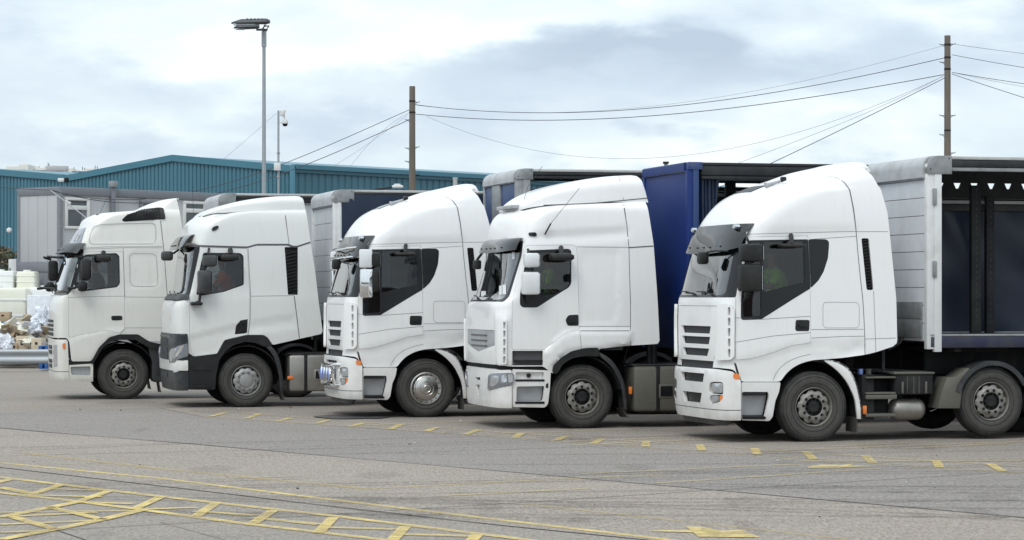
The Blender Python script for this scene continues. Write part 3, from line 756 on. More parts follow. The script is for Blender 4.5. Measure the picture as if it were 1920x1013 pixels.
# ------------------------------------------------------------------ lorry type A (two of them)
F5 = Frame(1528, 829); F4 = Frame(1093, 804); F3 = Frame(800, 783); F2 = Frame(462, 764); F1 = Frame(232, 749)
def lorry_a(root, variant):
    fr = F5; pt = white
    prof = [(1279, 786, 1.18, .50, 4), (1271, 768, 1.235, .48, 4.2), (1268, 740, 1.245, .46, 4.2), (1268, 700, 1.25, .46, 4.2), (1271, 670, 1.25, .46, 4.2),
            (1271, 610, 1.25, .46, 4.2), (1272, 562, 1.25, .46, 4.2), (1276, 553, 1.25, .46, 4.2), (1287, 510, 1.245, .48, 4), (1298, 468, 1.24, .50, 3.8), (1308, 432, 1.235, .58, 3.5),
            (1323, 407, 1.225, .75, 3.2), (1350, 378.6, 1.20, 1.0, 2.9), (1389, 359, 1.17, 1.15, 2.7), (1442, 342, 1.13, 1.15, 2.6), (1500, 331, 1.08, .95, 2.5), (1560, 325, 1.0, .6, 2.5)]
    rear = [(1600, 786), (1672, 655), (1680, 642), (1678, 560), (1671, 485), (1666, 433), (1663, 399), (1652, 353), (1648, 348), (1640, 330), (1630, 318)]
    S = Surf(fr, prof, rear); tr = S.tr
    top = [(1377, 675)]
    # relief: lower flank set in below the door sweep, nose corners stand proud
    low = tr([(1377, 678), (1411, 674), (1448, 663), (1485, 649.5), (1520, 645), (1621, 643), (1621, 662), (1523, 678), (1480, 700), (1460, 718), (1385, 718)])
    S.rel.append((low, -0.022, 0.05))
    S.rel.append((tr([(1590, 640), (1602, 655), (1560, 668), (1530, 672), (1524, 650)]), 0.012, 0.04))
    S.rel.append((tr([(1430, 395), (1470, 368), (1530, 355), (1592, 354), (1604, 428), (1440, 432)]), 0.018, 0.10))
    body_bottom = tr([(1349, 690), (1377, 693), (1389, 716), (1449, 716), (1464, 716), (1472, 704), (1484, 692), (1501, 682), (1523, 675.6), (1577, 671.6), (1621, 665.5), (1641, 661), (1674, 650)], closed=False, r=8)
    shell_out = wrap(S, body_bottom)
    ws = symloop([(0, S.pix(1378, 558)[1])]+tr([(1345, 558), (1378, 558), (1379.6, 556), (1390, 500), (1399, 446)], closed=False)+[(0, S.pix(1399, 446)[1])])
    wg = symloop([(0, S.pix(1360, 553)[1])]+tr([(1345, 553.5), (1355, 553), (1361, 549), (1375, 480), (1384, 450)], closed=False)+[(0, S.pix(1384, 450)[1])])
    door = tr([(1379, 676), (1378, 640), (1379, 558), (1388, 505), (1400, 444), (1515.5, 442), (1518, 500), (1520, 560), (1520.5, 643), (1485, 649), (1448, 662.5), (1411, 673)])
    win = tr([(1404.5, 451), (1514.6, 449), (1517.6, 500), (1519, 541), (1490, 559), (1427, 599), (1391.5, 600), (1389.4, 596.6), (1389.5, 560), (1395, 500)])
    winf = tr([(1404.2, 450.7), (1515.3, 448.8), (1518.2, 500), (1519.8, 541), (1490, 559.3), (1427, 599.3), (1391.3, 600.3), (1389, 596.6), (1389.2, 560), (1394.7, 500)])
    win2f = tr([(1515.7, 448.8), (1549, 448.8), (1554.3, 453), (1554.3, 462), (1552.3, 484.6), (1544.3, 509.5), (1534.7, 526), (1520.2, 540.5), (1518.4, 500)])
    glass = tr([(1431, 454), (1507, 452.5), (1508.5, 529), (1470, 538), (1431.5, 548)])
    qglass = tr([(1405, 455), (1426.5, 455), (1427, 592), (1394, 595), (1392.5, 560), (1398, 500)])
    win2 = tr([(1517, 449), (1549, 449), (1554, 453), (1554, 462), (1552, 484.6), (1544, 509.5), (1534.5, 526), (1522, 538.5), (1520, 500)])
    slots = []
    for a, b, c_ in (((1332.7, 612), (1330.5, 626), 1), ((1331.5, 632), (1329, 646), 1), ((1329.7, 654), (1326, 668), 1), ((1338, 677.5), (1336, 692), 1)):
        p0, q0 = S.pix(*a); p1, q1 = S.pix(*b); k = 8
        slots.append([(-p0+2*p0*i/k, q0) for i in range(k+1)]+[(p1-2*p1*i/k, q1) for i in range(k+1)])
    vent = tr([(1615, 447), (1629, 447), (1638, 544), (1625, 544)])
    mb = MB()
    panel(mb, S, shell_out, pt, [shrink(ws, 0.002), shrink(door, 0.002), shrink(mir(door), 0.002), win2, mir(win2), vent, mir(vent)]+slots, th=0.04)
    # seams of the sleeper, side fairing, flap
    for ln in ([(1544, 330), (1566, 332.5), (1583, 342), (1592.5, 356), (1599.5, 390.6), (1605, 433), (1608, 470), (1613, 520), (1617.6, 560), (1620, 600), (1621.7, 640), (1622, 665)],):
        ribbon(mb, S, tr(ln, closed=False), 0.009, seam)
    for ln in ([(1400, 439.5), (1500, 436.5), (1605, 434)], [(1606, 434.5), (1665, 434.5)], [(1521, 618), (1580, 618), (1619, 617.5)], [(1521, 634), (1580, 631), (1620, 630.5)],
               [(1519, 449), (1606, 443)], [(1379, 642), (1450, 630), (1520, 624)], [(1638, 545), (1641.5, 640), (1642, 660)], [(1622, 636), (1680, 634)],
               [(1350, 573), (1347, 640), (1338, 676)], [(1450, 714), (1455, 702), (1463, 690.5), (1474, 681), (1488, 673.5), (1504, 668), (1521, 664.5)],
               [(1379, 596), (1427, 599), (1520, 593)]):
        ribbon(mb, S, tr(ln, closed=False), 0.0055, seam, off=0.003)
    ribbon(mb, S, tr([(1547, 567), (1606, 567), (1611, 572), (1611, 610), (1607, 615), (1547, 615), (1543, 610), (1543, 571), (1547, 567)], closed=False), 0.008, silver, off=0.002)
    ribbon(mb, S, S.lev(1349, 574), 0.0055, seam, off=0.003, mirror=False)
    closures(mb, S, body_bottom[-1][1], pt, pt)
    cab = mb.build('cab_shell', root)
    mb = MB(); panel(mb, S, wrap(S, body_bottom, inset=0.03), interior, [wg, shrink(win, .05), shrink(mir(win), .05), shrink(win2, .05), mir(shrink(win2, .05))], off=-0.07, th=0, res=0.12, relief=False)
    mb.build('cab_lining', root)
    # windscreen
    w = MB(); panel(w, S, ws, gloss_black, [wg], off=0.002, th=0.02); wf = w.build('windscreen_surround', root)
    pm('windscreen', S, wg, glass_w, root, off=-0.006, th=0.0)
    wp = MB()
    for v0 in (0.75, -0.05): 
        a = S.at([S.fv(v0, fr.P(1340, 555, .5)[1])], 0.03)[0]; b = S.at([S.fv(v0-.75, fr.P(1340, 548, .5)[1])], 0.03)[0]
        wp.tube([tuple(a), tuple((a+b)/2+[-.02, 0, .03]), tuple(b)], 0.010, trim, 6)
    wp.build('wiper', root)
    for sg in (1, -1):
        f = (lambda q: q) if sg == 1 else mir
        dm = MB(); panel(dm, S, shrink(f(door), 0.006), pt, [shrink(f(win), 0.001)], th=0.04)
        d = dm.build('door', root)
        wm_ = MB(); panel(wm_, S, f(winf), gloss_black, [f(glass), f(qglass)], off=0.002, th=0.03); wo = wm_.build('window_frame', d)
        pm('window', S, f(glass), glass_s, d, off=-0.012, th=0); pm('window', S, f(qglass), glass_s, d, off=-0.012, th=0)
        pm('rear_side_window', S, f(win2f), gloss_black, root, off=0.002, th=0.03)
        h = MB(); hp = f(tr([(1492, 600), (1516, 600), (1518, 602), (1517, 621), (1493, 621), (1491, 618)]))
        panel(h, S, hp, trim, off=0.004, th=0.02); hs = f(tr([(1497, 607), (1512, 607), (1513, 613), (1497, 613)])); panel(h, S, hs, gloss_black, off=0.028, th=0.02)
        h.build('door_handle', d)
        vm = MB(); panel(vm, S, f(vent), chassis_m, off=-0.05, th=0)
        for k in range(16):
            t = k/16; ax, ay = 1616+9*t+1, 449+94*t; vl = f(tr([(ax, ay+2), (ax+11, ay-0.5), (ax+11.5, ay+1.6), (ax, ay+4.2)])); panel(vm, S, vl, trim, off=-0.008, th=0.03, res=.1)
        vm.build('air_vent', root)
        # nose corner wing with a slotted outer edge
        wing = tr([(1350, 572), (1362, 571), (1372, 574), (1378, 580), (1377.5, 668), (1372, 675), (1352, 676), (1346, 672), (1351, 620)])
        sl = [tr([(1368, 576+i*19.5), (1371.8, 576+i*19.5), (1371.8, 592+i*19.5), (1368, 592+i*19.5)], 5) for i in range(5)]
        cm = MB(); panel(cm, S, f(wing), pt, [f(x) for x in sl], off=0.06, th=0.05, res=0.05); cm.build('corner_deflector', root)
    gm = MB()
    for s_ in slots: panel(gm, S, [(p*1.03, q) for p, q in s_], mesh_m, off=-0.05, th=0, res=.1)
    gm.build('grille', root)
    # bumper
    bt = tr([(1349, 693), (1374, 697), (1384, 707), (1388.5, 713), (1388.5, 787)], closed=False)
    near = [(0, bt[0][1])]+bt
    k = 10; q_b = bt[-1][1]; near += [(bt[-1][0]*(1-i/k), q_b) for i in range(1, k+1)]
    bo = near+[(-p, q) for p, q in reversed(near[1:-1])]
    def fslot(pa, pb):
        p0, q0 = S.pix(*pa); p1, q1 = S.pix(*pb); k = 8
        return [(-p0+2*p0*i/k, q0) for i in range(k+1)]+[(p1-2*p1*i/k, q1) for i in range(k+1)]
    bs = [fslot((1323.6, 701), (1321, 717)), fslot((1319, 737), (1316, 756))]
    head = tr([(1334, 717), (1340, 716), (1356.5, 716.5), (1358.5, 722), (1358, 737), (1357, 740), (1336, 738), (1332, 735)])
    fog = tr([(1335, 741), (1358, 740.5), (1357.5, 748), (1351, 754), (1336, 757.5), (1333.5, 750)])
    bm_ = MB(); panel(bm_, S, bo, pt, bs+[head, mir(head), fog, mir(fog)], off=0.028, th=0.06)
    ribbon(bm_, S, S.lev(1388, 769), 0.010, seam, off=0.031, mirror=False)
    bmp = bm_.build('bumper', root)
    b2 = MB()
    for s_ in bs: panel(b2, S, [(p*1.03, q) for p, q in s_], trim, off=-0.04, th=0, res=.12)
    b2.build('bumper_grille', bmp)
    for sg in (1, -1):
        f = (lambda q: q) if sg == 1 else mir
        hm = MB(); panel(hm, S, f(head), gloss_black, off=-0.035, th=0, res=.05)
        panel(hm, S, f(tr([(1337, 718.5), (1356, 718.5), (1357, 722), (1356, 737), (1338, 736)])), lens_m, off=0.018, th=0.03, res=.04); hm.build('headlight', bmp)
        fm = MB(); panel(fm, S, f(tr([(1336, 742), (1350, 742), (1349, 753), (1337, 756)])), lens_m, off=0.022, th=0.03, res=.04)
        panel(fm, S, f(tr([(1351, 741.5), (1357.5, 741), (1357, 748), (1351, 753)])), amber, off=0.022, th=0.03, res=.04)
        panel(fm, S, f(fog), gloss_black, off=-0.02, th=0, res=.06); fm.build('fog_light', bmp)
        am = MB(); panel(am, S, f(tr([(1375, 701), (1386, 701), (1387.5, 711), (1375.5, 710.5)])), amber, off=0.036, th=0.02, res=.04); am.build('side_marker', root)
        # fold between nose and flank
        gp = MB(); panel(gp, S, f(tr([(1376, 680), (1380, 681), (1391, 716), (1389.5, 717.5), (1384, 709)])), trim, off=0.004, th=0.02, res=.05)
        gp.build('trim_strip', root)
        # entry steps
        st = tr([(1390.5, 717), (1464, 717), (1461, 735), (1454, 752), (1449, 782), (1443, 790), (1391, 788.5)])
        rec = tr([(1391.5, 735), (1441, 735), (1442, 745), (1434, 783), (1391.5, 784)])
        sp_ = MB(); panel(sp_, S, f(st), pt, [f(rec)], off=-0.005, th=0.05, relief=False)
        so = sp_.build('entry_step', root); r2 = MB()
        panel(r2, S, f([(p, q) for p, q in rec]), silver, off=-0.12, th=0, relief=False)
        for a, b in ((737, 742), (781, 786.5)):
            panel(r2, S, f(tr([(1391.5, a), (1436, a), (1436, b), (1391.5, b)])), trim, off=0.002, th=0.16, relief=False, res=.1)
        r2.build('tread', so)
    # undertray
    ut = MB(); ps = np.linspace(-1.25, 1.25, 41); U0 = S.at(np.stack([ps, np.full(41, S.pix(1385, 784)[1])], 1), -0.05, relief=False); dr = 0.13*np.minimum(1, (1.25-np.abs(ps))*5)
    U1 = U0+np.stack([np.full(41, .04), np.zeros(41), -dr-0.01], 1); U2 = U1+[.03, 0, .0]; U3 = U0+[.03, 0, 0]; vs_ = np.r_[U0, U1, U2, U3]
    ut.add([tuple(v_) for v_ in vs_], [(k_*41+j, k_*41+j+1, ((k_+1) % 4)*41+j+1, ((k_+1) % 4)*41+j) for k_ in range(4) for j in range(40)], plastic)
    ut.build('undertray', root)
    # arch liner
    guard(root, 'wheel_arch', 0, 0.525, 0.68, 12, 172, 0.05, 0.75, chassis_m, lip=0)
    guard(root, 'wheel_arch', 0, 0.525, 0.68, 12, 172, 1.75, 2.45, chassis_m, lip=0)
    for y0, y1 in ((0.0, 0.42), (2.08, 2.5)):
        mb = MB(); ou = rnd([(1546, 674), (1568, 676), (1590.5, 687), (1607, 717.5), (1615, 754), (1616.5, 786)], 12, False); inn = rnd([(1608, 786), (1604, 748), (1589, 716), (1570, 694), (1546, 677)], 12, False)
        P0 = [fr.P(*q) for q in ou+inn]; mb.prism(P0, y0, y0+0.05 if y0 < 1 else y1, pt, 0.004) if y0 < 1 else mb.prism(P0, y1-0.05, y1, pt, 0.004)
        oo = [fr.P(*q) for q in ou]; ii = [(x-0.02, z-0.02) for x, z in oo]
        mb.prism(oo+ii[::-1], y0, y1, plastic); mb.build('mudguard', root)
    xf_, zf_ = fr.P(1604, 786, .1); flap(root, xf_, 0.13, zf_+0.03, lean=-0.02)
    # sun visor on the brow
    visor, vis = visor_part(root, S, [(421, .02), (436, .05), (437.5, .06), (452, .085), (467, .105)], (1399, 450), smoked, mid_drop=.08, lights=True)
    # roof spoiler, twin horns
    zr = lambda x: float(np.interp(x, S.xf, S.z))-0.05
    spoiler(root, fr, [(1462, 341), (1489, 333), (1530, 319), (1572, 309.5), (1606, 303), (1617, 304), (1621, 309), (1624, 318)], 0.80, pt, z_floor=zr, yplane=0.6, front=.6)
    for yv in (0.72, 1.78):
        hn = MB()
        a = fr.P(1437, 348, yv); b = fr.P(1468, 339, yv)
        hn.tube([(a[0]-.02, yv, a[1]), (a[0]+.03, yv, a[1]+.01), (b[0], yv, b[1]+.01)], 0.045, silver, 10, r2=0.015)
        hn.box(b[0]-.04, b[0]+.05, yv-.04, yv+.04, b[1]-.03, b[1]+.06, gloss_black, .02); hn.build('air_horn', root)
    hz_ = S.at([(0, S.pix(1370, 365)[1])])[0]
    ht = MB(); hq = [S.fv(s_*.35, z_) for s_, z_ in ((1, fr.P(1395, 362, 1.2)[1]), (-1, fr.P(1395, 362, 1.2)[1]), (-1, fr.P(1430, 350, 1.2)[1]), (1, fr.P(1430, 350, 1.2)[1]))]
    panel(ht, S, hq, smoked if variant == 3 else plastic, off=0.012, th=.02, res=.1); ht.build('roof_hatch', root)
    # mirrors
    hm_ = trim if variant == 5 else chrome
    mirror(root, fr, [(1392, 457, 1423, 491), (1390, 495, 1421, 547)], [([(1400, 446, .02), (1402, 450, -.12), (1405, 458, -.14)], .02), ([(1404, 488, -.14), (1404, 498, -.14)], .045),
            ([(1402, 545, -.14), (1400, 556, -.1), (1393, 566, .02)], .025)], trim, 'side_mirror', fdx=0.22)
    if variant == 3:
        for y_ in (-0.245, 2.605):
            mb = MB()
            for (a, b, c_, d) in [(1387, 450, 1414, 492), (1388, 494, 1415, 560)]:
                x0, zt = fr.P(a, b, -.2); x1, zb = fr.P(c_, d, -.2); mb.box(x0, x1, y_ , y_+.14, zb, zt, chrome if b > 480 else pale_gl, .03)
            mb.build('mirror_cover', root)
    mirror(root, fr, [(1467, 457, 1500, 465)], [([(1483, 441, .0), (1484, 450, -.1), (1484, 458, -.14)], .035)], trim, 'kerb_mirror', y0=-.26, y1=-.02, bv=.03, both=False)
    fm = MB(); a = S.at([S.fv(0.5, fr.P(1345, 475, .6)[1])], .02)[0]
    fm.tube([tuple(a+[0, -.5, .02]), tuple(a+[-.12, -.25, .03]), tuple(a+[-.22, 0, 0])], .014, trim, 6); fm.box(a[0]-.30, a[0]-.16, a[1]-.11, a[1]+.11, a[2]-.17, a[2]+.02, trim, .04)
    fm.build('front_mirror', root)
    cab_inside(root, S, fr.P(1345, 556, 1.25)[0]+0.35, 1.35, fr.P(1345, 556, 1.25)[1]-0.05, fr.P(1600, 556, .1)[0], fr.P(1470, 556, .8)[0])
    return S
def running_a(root, variant):
    fr = F5
    mid_x = fr.P(1861, 817, 0)[0]
    chassis(root, mid_x+2.2, mid_x+1.35, mid_x, 'steel' if variant == 5 else 'cap', mid_lift=0.055)
    # battery box, steps, air tank behind the near front wheel
    mb = MB(); X = lambda px, y=.1: fr.P(px, 700, y)[0]; Z = lambda py, y=.1: fr.P(1700, py, y)[1]
    mb.box(X(1617), X(1640), .12, .75, Z(786), Z(702), chassis_m, .01)
    for a, b in ((706, 709), (735, 739), (740, 748), (775, 781)): mb.box(X(1622), X(1678), .06, .5, Z(b), Z(a), tank_d, .008)
    mb.box(X(1640), X(1678), .35, .7, Z(784), Z(704), chassis_m, .01); mb.build('step_frame', root)
    lb = MB(); lb.box(X(1617), X(1624.5), .08, .12, Z(776), Z(760), amber, .01); lb.build('side_marker', root)
    mb = MB(); mb.box(X(1677), X(1750), .10, .7, Z(740), Z(700), chassis_m, .02); mb.box(X(1675), X(1752), .08, .72, Z(702), Z(698), tank_d, .01)
    for px in (1690, 1734): mb.box(X(px), X(px+4), .085, .1, Z(738), Z(716), tank_d, .004)
    for px in (1700, 1712, 1722): mb.box(X(px), X(px+2), .092, .1, Z(738), Z(706), plastic)
    mb.build('battery_box', root)
    t = MB(); xa, xb, zc, r = X(1676), X(1742), Z(768.5), .165
    prof = [(0.001, 0), (r*.6, .015), (r*.9, .06), (r, .12), (r, xb-xa-.12), (r*.9, xb-xa-.06), (r*.6, xb-xa-.015), (0.001, xb-xa)]
    vs_ = []; fs = []; n = 28
    for rr, l in prof: vs_ += [(xa+l, .30+rr*cos(2*pi*j/n), zc+rr*sin(2*pi*j/n)) for j in range(n)]
    for i in range(len(prof)-1):
        for j in range(n): fs.append((i*n+j, i*n+(j+1) % n, (i+1)*n+(j+1) % n, (i+1)*n+j))
    t.add(vs_, fs, tank_a); t.build('air_tank', root)
    # filler caps
    mb = MB(); 
    for px, m in ((1613, blue_lens), (1628, tank_d)):
        x, z = fr.P(px, 698, .3); mb.tube([(x, .3, z-.15), (x, .3, z+.05)], .045, m, 12)
    mb.build('filler_cap', root)
    guard(root, 'mudguard', mid_x, 0.53+.05, 0.60, 25, 165, -0.02, .42, plastic, lip=.05)
    guard(root, 'mudguard', mid_x, 0.53+.05, 0.60, 25, 165, 2.08, 2.52, plastic, lip=.05)
    guard(root, 'mudguard', mid_x+1.35, 0.53, 0.62, 15, 150, -0.02, .6, plastic, lip=.05)
    mb = MB(); mb.prism([fr.P(*q) for q in ((1776, 708), (1792, 707), (1815, 690), (1822, 694), (1806, 715), (1800, 766), (1759, 766), (1766, 735))], .0, .40, tank_d, .008); mb.build('spray_guard', root)
    # air lines and catwalk behind the cab
    mb = MB(); mb.box(X(1660), X(1790), .75, 1.75, 1.0, 1.04, chassis_m, .01)
    for k in range(3):
        pts = [(X(1672)+.12, .9+k*.14, 1.7), (X(1672)+.3, .92+k*.14, 1.35+.06*k), (X(1672)+.5, .96+k*.1, 1.45), (X(1672)+.75, 1.0+k*.1, 1.75)]
        mb.tube(pts, .014, trim, 6)
    mb.tube([(X(1690), .8, 1.0), (X(1690), .8, 1.9)], .03, plastic, 8); mb.build('air_lines', root)
# ------------------------------------------------------------------ lorry types B, C, D
def sides():
    yield (lambda q: q); yield mir
def wipers(root, S, px, py, vs0=(0.75, -0.05), ln=.75):
    z0 = S.fr.P(px, py+2, .5)[1]; z1 = S.fr.P(px, py-5, .5)[1]
    for v0 in vs0:
        wp = MB(); a = S.at([S.fv(v0, z0)], 0.03)[0]; b = S.at([S.fv(v0-ln, z1)], 0.03)[0]
        wp.tube([tuple(a), tuple((a+b)/2+[-.02, 0, .03]), tuple(b)], 0.011, trim, 6); wp.build('wiper', root)
def side_glass(root, S, f, door, win, glasses, dpaint, handle, handle_in, frame_m=gloss_black, seams=(), smat=None):
    dm = MB(); panel(dm, S, shrink(f(door), 0.006), dpaint, [shrink(f(win), 0.001)], th=0.04)
    for ln in seams: ribbon(dm, S, f(S.tr(ln, closed=False)), 0.0055, seam, off=0.003, mirror=False)
    d = dm.build('door', root)
    wm_ = MB(); panel(wm_, S, shrink(f(win), 0.001), frame_m, [f(g) for g in glasses], off=0.001, th=0.03); wm_.build('window_frame', d)
    for g in glasses: pm('window', S, f(g), glass_s, d, off=-0.012, th=0)
    h = MB(); panel(h, S, f(handle), trim, off=0.004, th=0.02); panel(h, S, f(handle_in), gloss_black, off=0.024, th=0.02); h.build('door_handle', d)
    return d
def screens(root, S, ws, wg):
    w = MB(); panel(w, S, ws, gloss_black, [wg], off=0.002, th=0.02); w.build('windscreen_surround', root)
    pm('windscreen', S, wg, glass_w, root, off=-0.006, th=0.0)
def lining(root, S, bottom, holes):
    mb = MB(); panel(mb, S, wrap(S, bottom, inset=0.03), interior, holes, off=-0.07, th=0, res=0.12, relief=False); mb.build('cab_lining', root)
def arches(root, r=0.68, a0=10, a1=170):
    guard(root, 'wheel_arch', 0, 0.525, r, a0, a1, 0.06, 0.75, chassis_m, lip=0); guard(root, 'wheel_arch', 0, 0.525, r, a0, a1, 1.75, 2.44, chassis_m, lip=0)
def traced_guard(root, fr, ou, inn, m, name='mudguard', depth=.42, face=.05):
    for far in (0, 1):
        mb = MB(); Y = (lambda y: 2.5-y) if far else (lambda y: y); o_, i_ = rnd(ou, 12, False), rnd(inn, 12, False)
        mb.prism([fr.P(*q) for q in o_+i_], Y(0.0), Y(face), m, 0.003); oo = [fr.P(*q) for q in o_]
        mb.prism(oo+[(x-0.02, z-0.02) for x, z in oo][::-1], Y(0.002), Y(depth), plastic); mb.build(name, root)
def tank(root, x0, x1, z0, z1, m, straps, depth=.62, step=None, y0=.04):
    mb = MB(); mb.box(x0, x1, y0, y0+depth, z0, z1, m, .06)
    for xs in straps: mb.box(xs, xs+.07, y0-.006, y0+depth, z0-.006, z1+.006, trim, .01)
    if step:
        a, b, c_, d = step; mb.box(a, b, y0-.012, y0+.02, c_, d, m, .01); mb.box(a+.03, b-.03, y0-.016, y0+.0, c_+.03, d-.03, gloss_black)
    t = mb.build('fuel_tank', root, ang=25)
    mb = MB(); mb.box(x0, x1, y0+.1, y0+depth, z1+.01, z1+.035, plastic, .006)
    for k in range(int((x1-x0)/.06)): mb.box(x0+.02+k*.06, x0+.04+k*.06, y0+.1, y0+depth, z1+.035, z1+.045, plastic)
    mb.build('catwalk', root)

def lorry_b(root):          # sloping chin, pale mirrors
    fr = F4; pt = white; prof = [(887, 765, 1.18, .40, 4), (879, 750, 1.24, .38, 4.2), (877.5, 705, 1.25, .38, 4.2), (878, 690, 1.25, .38, 4.2), (876.5, 668, 1.25, .38, 4.2), (876, 620, 1.25, .38, 4.2),
            (876.8, 575, 1.25, .38, 4.2), (883, 563, 1.25, .38, 4.2), (893, 552, 1.25, .38, 4), (910, 481, 1.23, .42, 3.8), (914, 447, 1.22, .50, 3.4), (918, 426, 1.21, .55, 3.2), (925, 411, 1.20, .6, 3), (937, 400.5, 1.19, .7, 3),
            (957, 394, 1.17, .85, 3), (990, 390, 1.14, .9, 3), (1040, 387, 1.11, .9, 3), (1100, 385, 1.09, .7, 3)]
    rear = [(1200, 765), (1235, 648), (1235, 640), (1231.7, 570), (1224.7, 459), (1214, 381), (1213, 375)]
    S = Surf(fr, prof, rear); tr = S.tr
    S.rel.append((tr([(1000, 440), (1060, 436), (1120, 432), (1176, 428), (1178, 446), (1090, 452), (1000, 452)]), -0.02, 0.04))
    S.rel.append((tr([(1087, 608), (1150, 608), (1158, 596), (1160, 470), (1087, 470)]), -0.012, 0.03))
    S.rel.append((tr([(1020, 662), (1040, 640), (1060, 624), (1087, 620), (1182, 620), (1182, 645), (1122, 655), (1060, 660), (1030, 690)]), 0.035, 0.02))
    S.rel.append((tr([(929, 590), (953, 590), (953, 686), (931, 686)]), 0.03, 0.012))
    bot = tr([(930, 684), (958, 687.5), (1019, 687), (1035.5, 700.5), (1043.8, 700.6), (1053.4, 682.6), (1070, 671.6), (1095, 666), (1122.5, 664), (1123, 654), (1182, 648), (1184, 648), (1233, 645)], closed=False, r=4)
    ws = scr(S, [(935, 566), (944, 566.5), (955, 556), (978, 480), (981, 452)]); wg = scr(S, [(930, 562.5), (941, 562), (951, 552), (974, 480), (976, 455)], 6)
    door = tr([(959.5, 655.5), (960, 575), (961, 562), (981, 468), (986, 460), (1074, 459), (1080.5, 462), (1082.5, 470), (1086, 570), (1086, 620), (1060, 624.5), (1037, 643), (1020, 657)])
    win = tr([(988.5, 469.6), (1066, 466.5), (1071.4, 470), (1071.4, 531), (1067, 539), (1034, 559.4), (1007, 577), (980, 577), (974.7, 572), (974.7, 555), (980, 520)])
    gl = tr([(990, 475), (1066, 473), (1069.5, 476), (1069.5, 530), (1064, 538), (1040, 552), (984, 556), (978, 553), (981.5, 520)])
    gpts = [(927.7, 619.5), (927.7, 648)]; p0, q0 = S.pix(*gpts[0]); p1, q1 = S.pix(*gpts[1]); _, q2 = S.pix(915, 661)
    grille = [(-p0+2*p0*i/8, q0) for i in range(9)]+[(p1, q1), (p1*.5, (q1+q2)/2), (0, q2), (-p1*.5, (q1+q2)/2), (-p1, q1)]
    steph = tr([(960.5, 658), (1018, 658), (1018, 685.5), (960.5, 685.5)], r=1)
    mb = MB(); panel(mb, S, wrap(S, bot), pt, [shrink(ws, .002), shrink(door, .002), shrink(mir(door), .002), grille, steph, mir(steph)], th=0.04)
    for ln in ([(1169.5, 384), (1176, 428), (1179, 464), (1182, 570), (1182, 648)],): ribbon(mb, S, tr(ln, closed=False), 0.009, seam)
    for ln in ([(1179, 464.5), (1225, 461.5)],): ribbon(mb, S, tr(ln, closed=False), 0.018, seam)
    for ln in ([(1082, 463), (1179, 464)], [(1087, 620), (1182, 620)], [(1085, 612), (1182, 612)], [(1086, 621), (1089, 653)], [(959, 660), (959, 687)]): ribbon(mb, S, tr(ln, closed=False), 0.0055, seam, off=.003)
    closures(mb, S, bot[-1][1], pt, pt); mb.build('cab_shell', root)
    lining(root, S, bot, [wg, shrink(win, .05), shrink(mir(win), .05)]); screens(root, S, ws, wg)
    wipers(root, S, 915, 562)
    gm = MB(); panel(gm, S, shrink(grille, .004), silver, off=-.006, th=.02)
    for k in range(3): panel(gm, S, band(S, (916, 628+k*10), (914.5, 631+k*10), wide=.85), gloss_black, off=.002, th=.01, res=.2)
    gm.build('grille', root)
    for f in sides():
        side_glass(root, S, f, door, win, [gl], pt, tr([(1060, 600), (1066, 591), (1084.5, 590), (1084.8, 611), (1064, 611)]), tr([(1066, 599), (1080, 598), (1080, 605), (1066, 605)]))
        sm_ = MB(); panel(sm_, S, f(steph), silver, off=-.13, th=0, relief=False); panel(sm_, S, f(tr([(966, 675), (1018, 675), (1018, 679), (966, 679)], r=1)), trim, off=0, th=.13, relief=False)
        sm_.build('entry_step', root)
        b_ = MB(); b1 = tr([(960.5, 692.5), (1033, 695), (1031, 730), (1027.5, 758), (1022, 764.5), (961, 763.5)]); rec = tr([(969, 725), (1021, 724), (1018, 752), (968, 753)]); r2 = tr([(967, 698), (1020, 698), (1019, 711), (967, 711)], r=1)
        panel(b_, S, f(b1), pt, [f(rec), f(r2)], off=-.002, th=.05, relief=False); bo = b_.build('step_box', root)
        t_ = MB(); panel(t_, S, f(rec), silver, off=-.10, th=0, relief=False); panel(t_, S, f(r2), pt, off=-.06, th=0, relief=False)
        for a, b in ((711.5, 715.5), (753, 757.5)): panel(t_, S, f(tr([(966, a), (1021, a), (1021, b), (966, b)], r=1)), trim, off=.004, th=.12, relief=False, res=.1)
        panel(t_, S, f(tr([(990, 700.5), (995, 700.5), (997, 704), (995, 708.5), (990, 708.5), (988, 704)])), trim, off=-.03, th=.02, relief=False); t_.build('tread', bo)
        lo = tr([(1024, 720), (1028, 718), (1028, 728), (1023, 727)], r=1); m3 = MB(); panel(m3, S, f(lo), trim, off=.004, th=.02, relief=False); m3.build('filler_flap', bo)
        h = MB(); hp = tr([(919, 731), (920.5, 704), (926, 700.5), (953, 699), (961.5, 700), (963, 704), (962, 717), (958, 721)])
        panel(h, S, f(hp), lens_d, off=.05, th=.03, res=.04)
        for q_ in ([(924, 724), (926, 707), (936, 704), (941, 708), (938, 719), (930, 725)], [(943, 718), (944, 704), (951, 703), (952, 716)]): panel(h, S, f(tr(q_, r=3)), lens_m, off=.054, th=.01, res=.04)
        panel(h, S, f(tr([(953, 701), (960.5, 701.5), (961, 716), (954, 718)])), silver, off=.056, th=.01); h.build('headlight', root)
        fe = MB(); panel(fe, S, f(tr([(1035.5, 687), (1050.7, 671.6), (1070, 659), (1095, 652.8), (1121, 651.7), (1122.5, 669), (1095, 667), (1070, 672.5), (1053.4, 683), (1043.8, 701), (1035.5, 701)], r=5)), trim, off=.05, th=.08, relief=False); fe.build('arch_extension', root)
        mk = MB(); panel(mk, S, f(tr([(992, 436.5), (1005, 436), (1007, 442), (1004, 443.5), (993, 443), (991, 440)])), gloss_black, off=.02, th=.03); mk.build('side_marker', root)
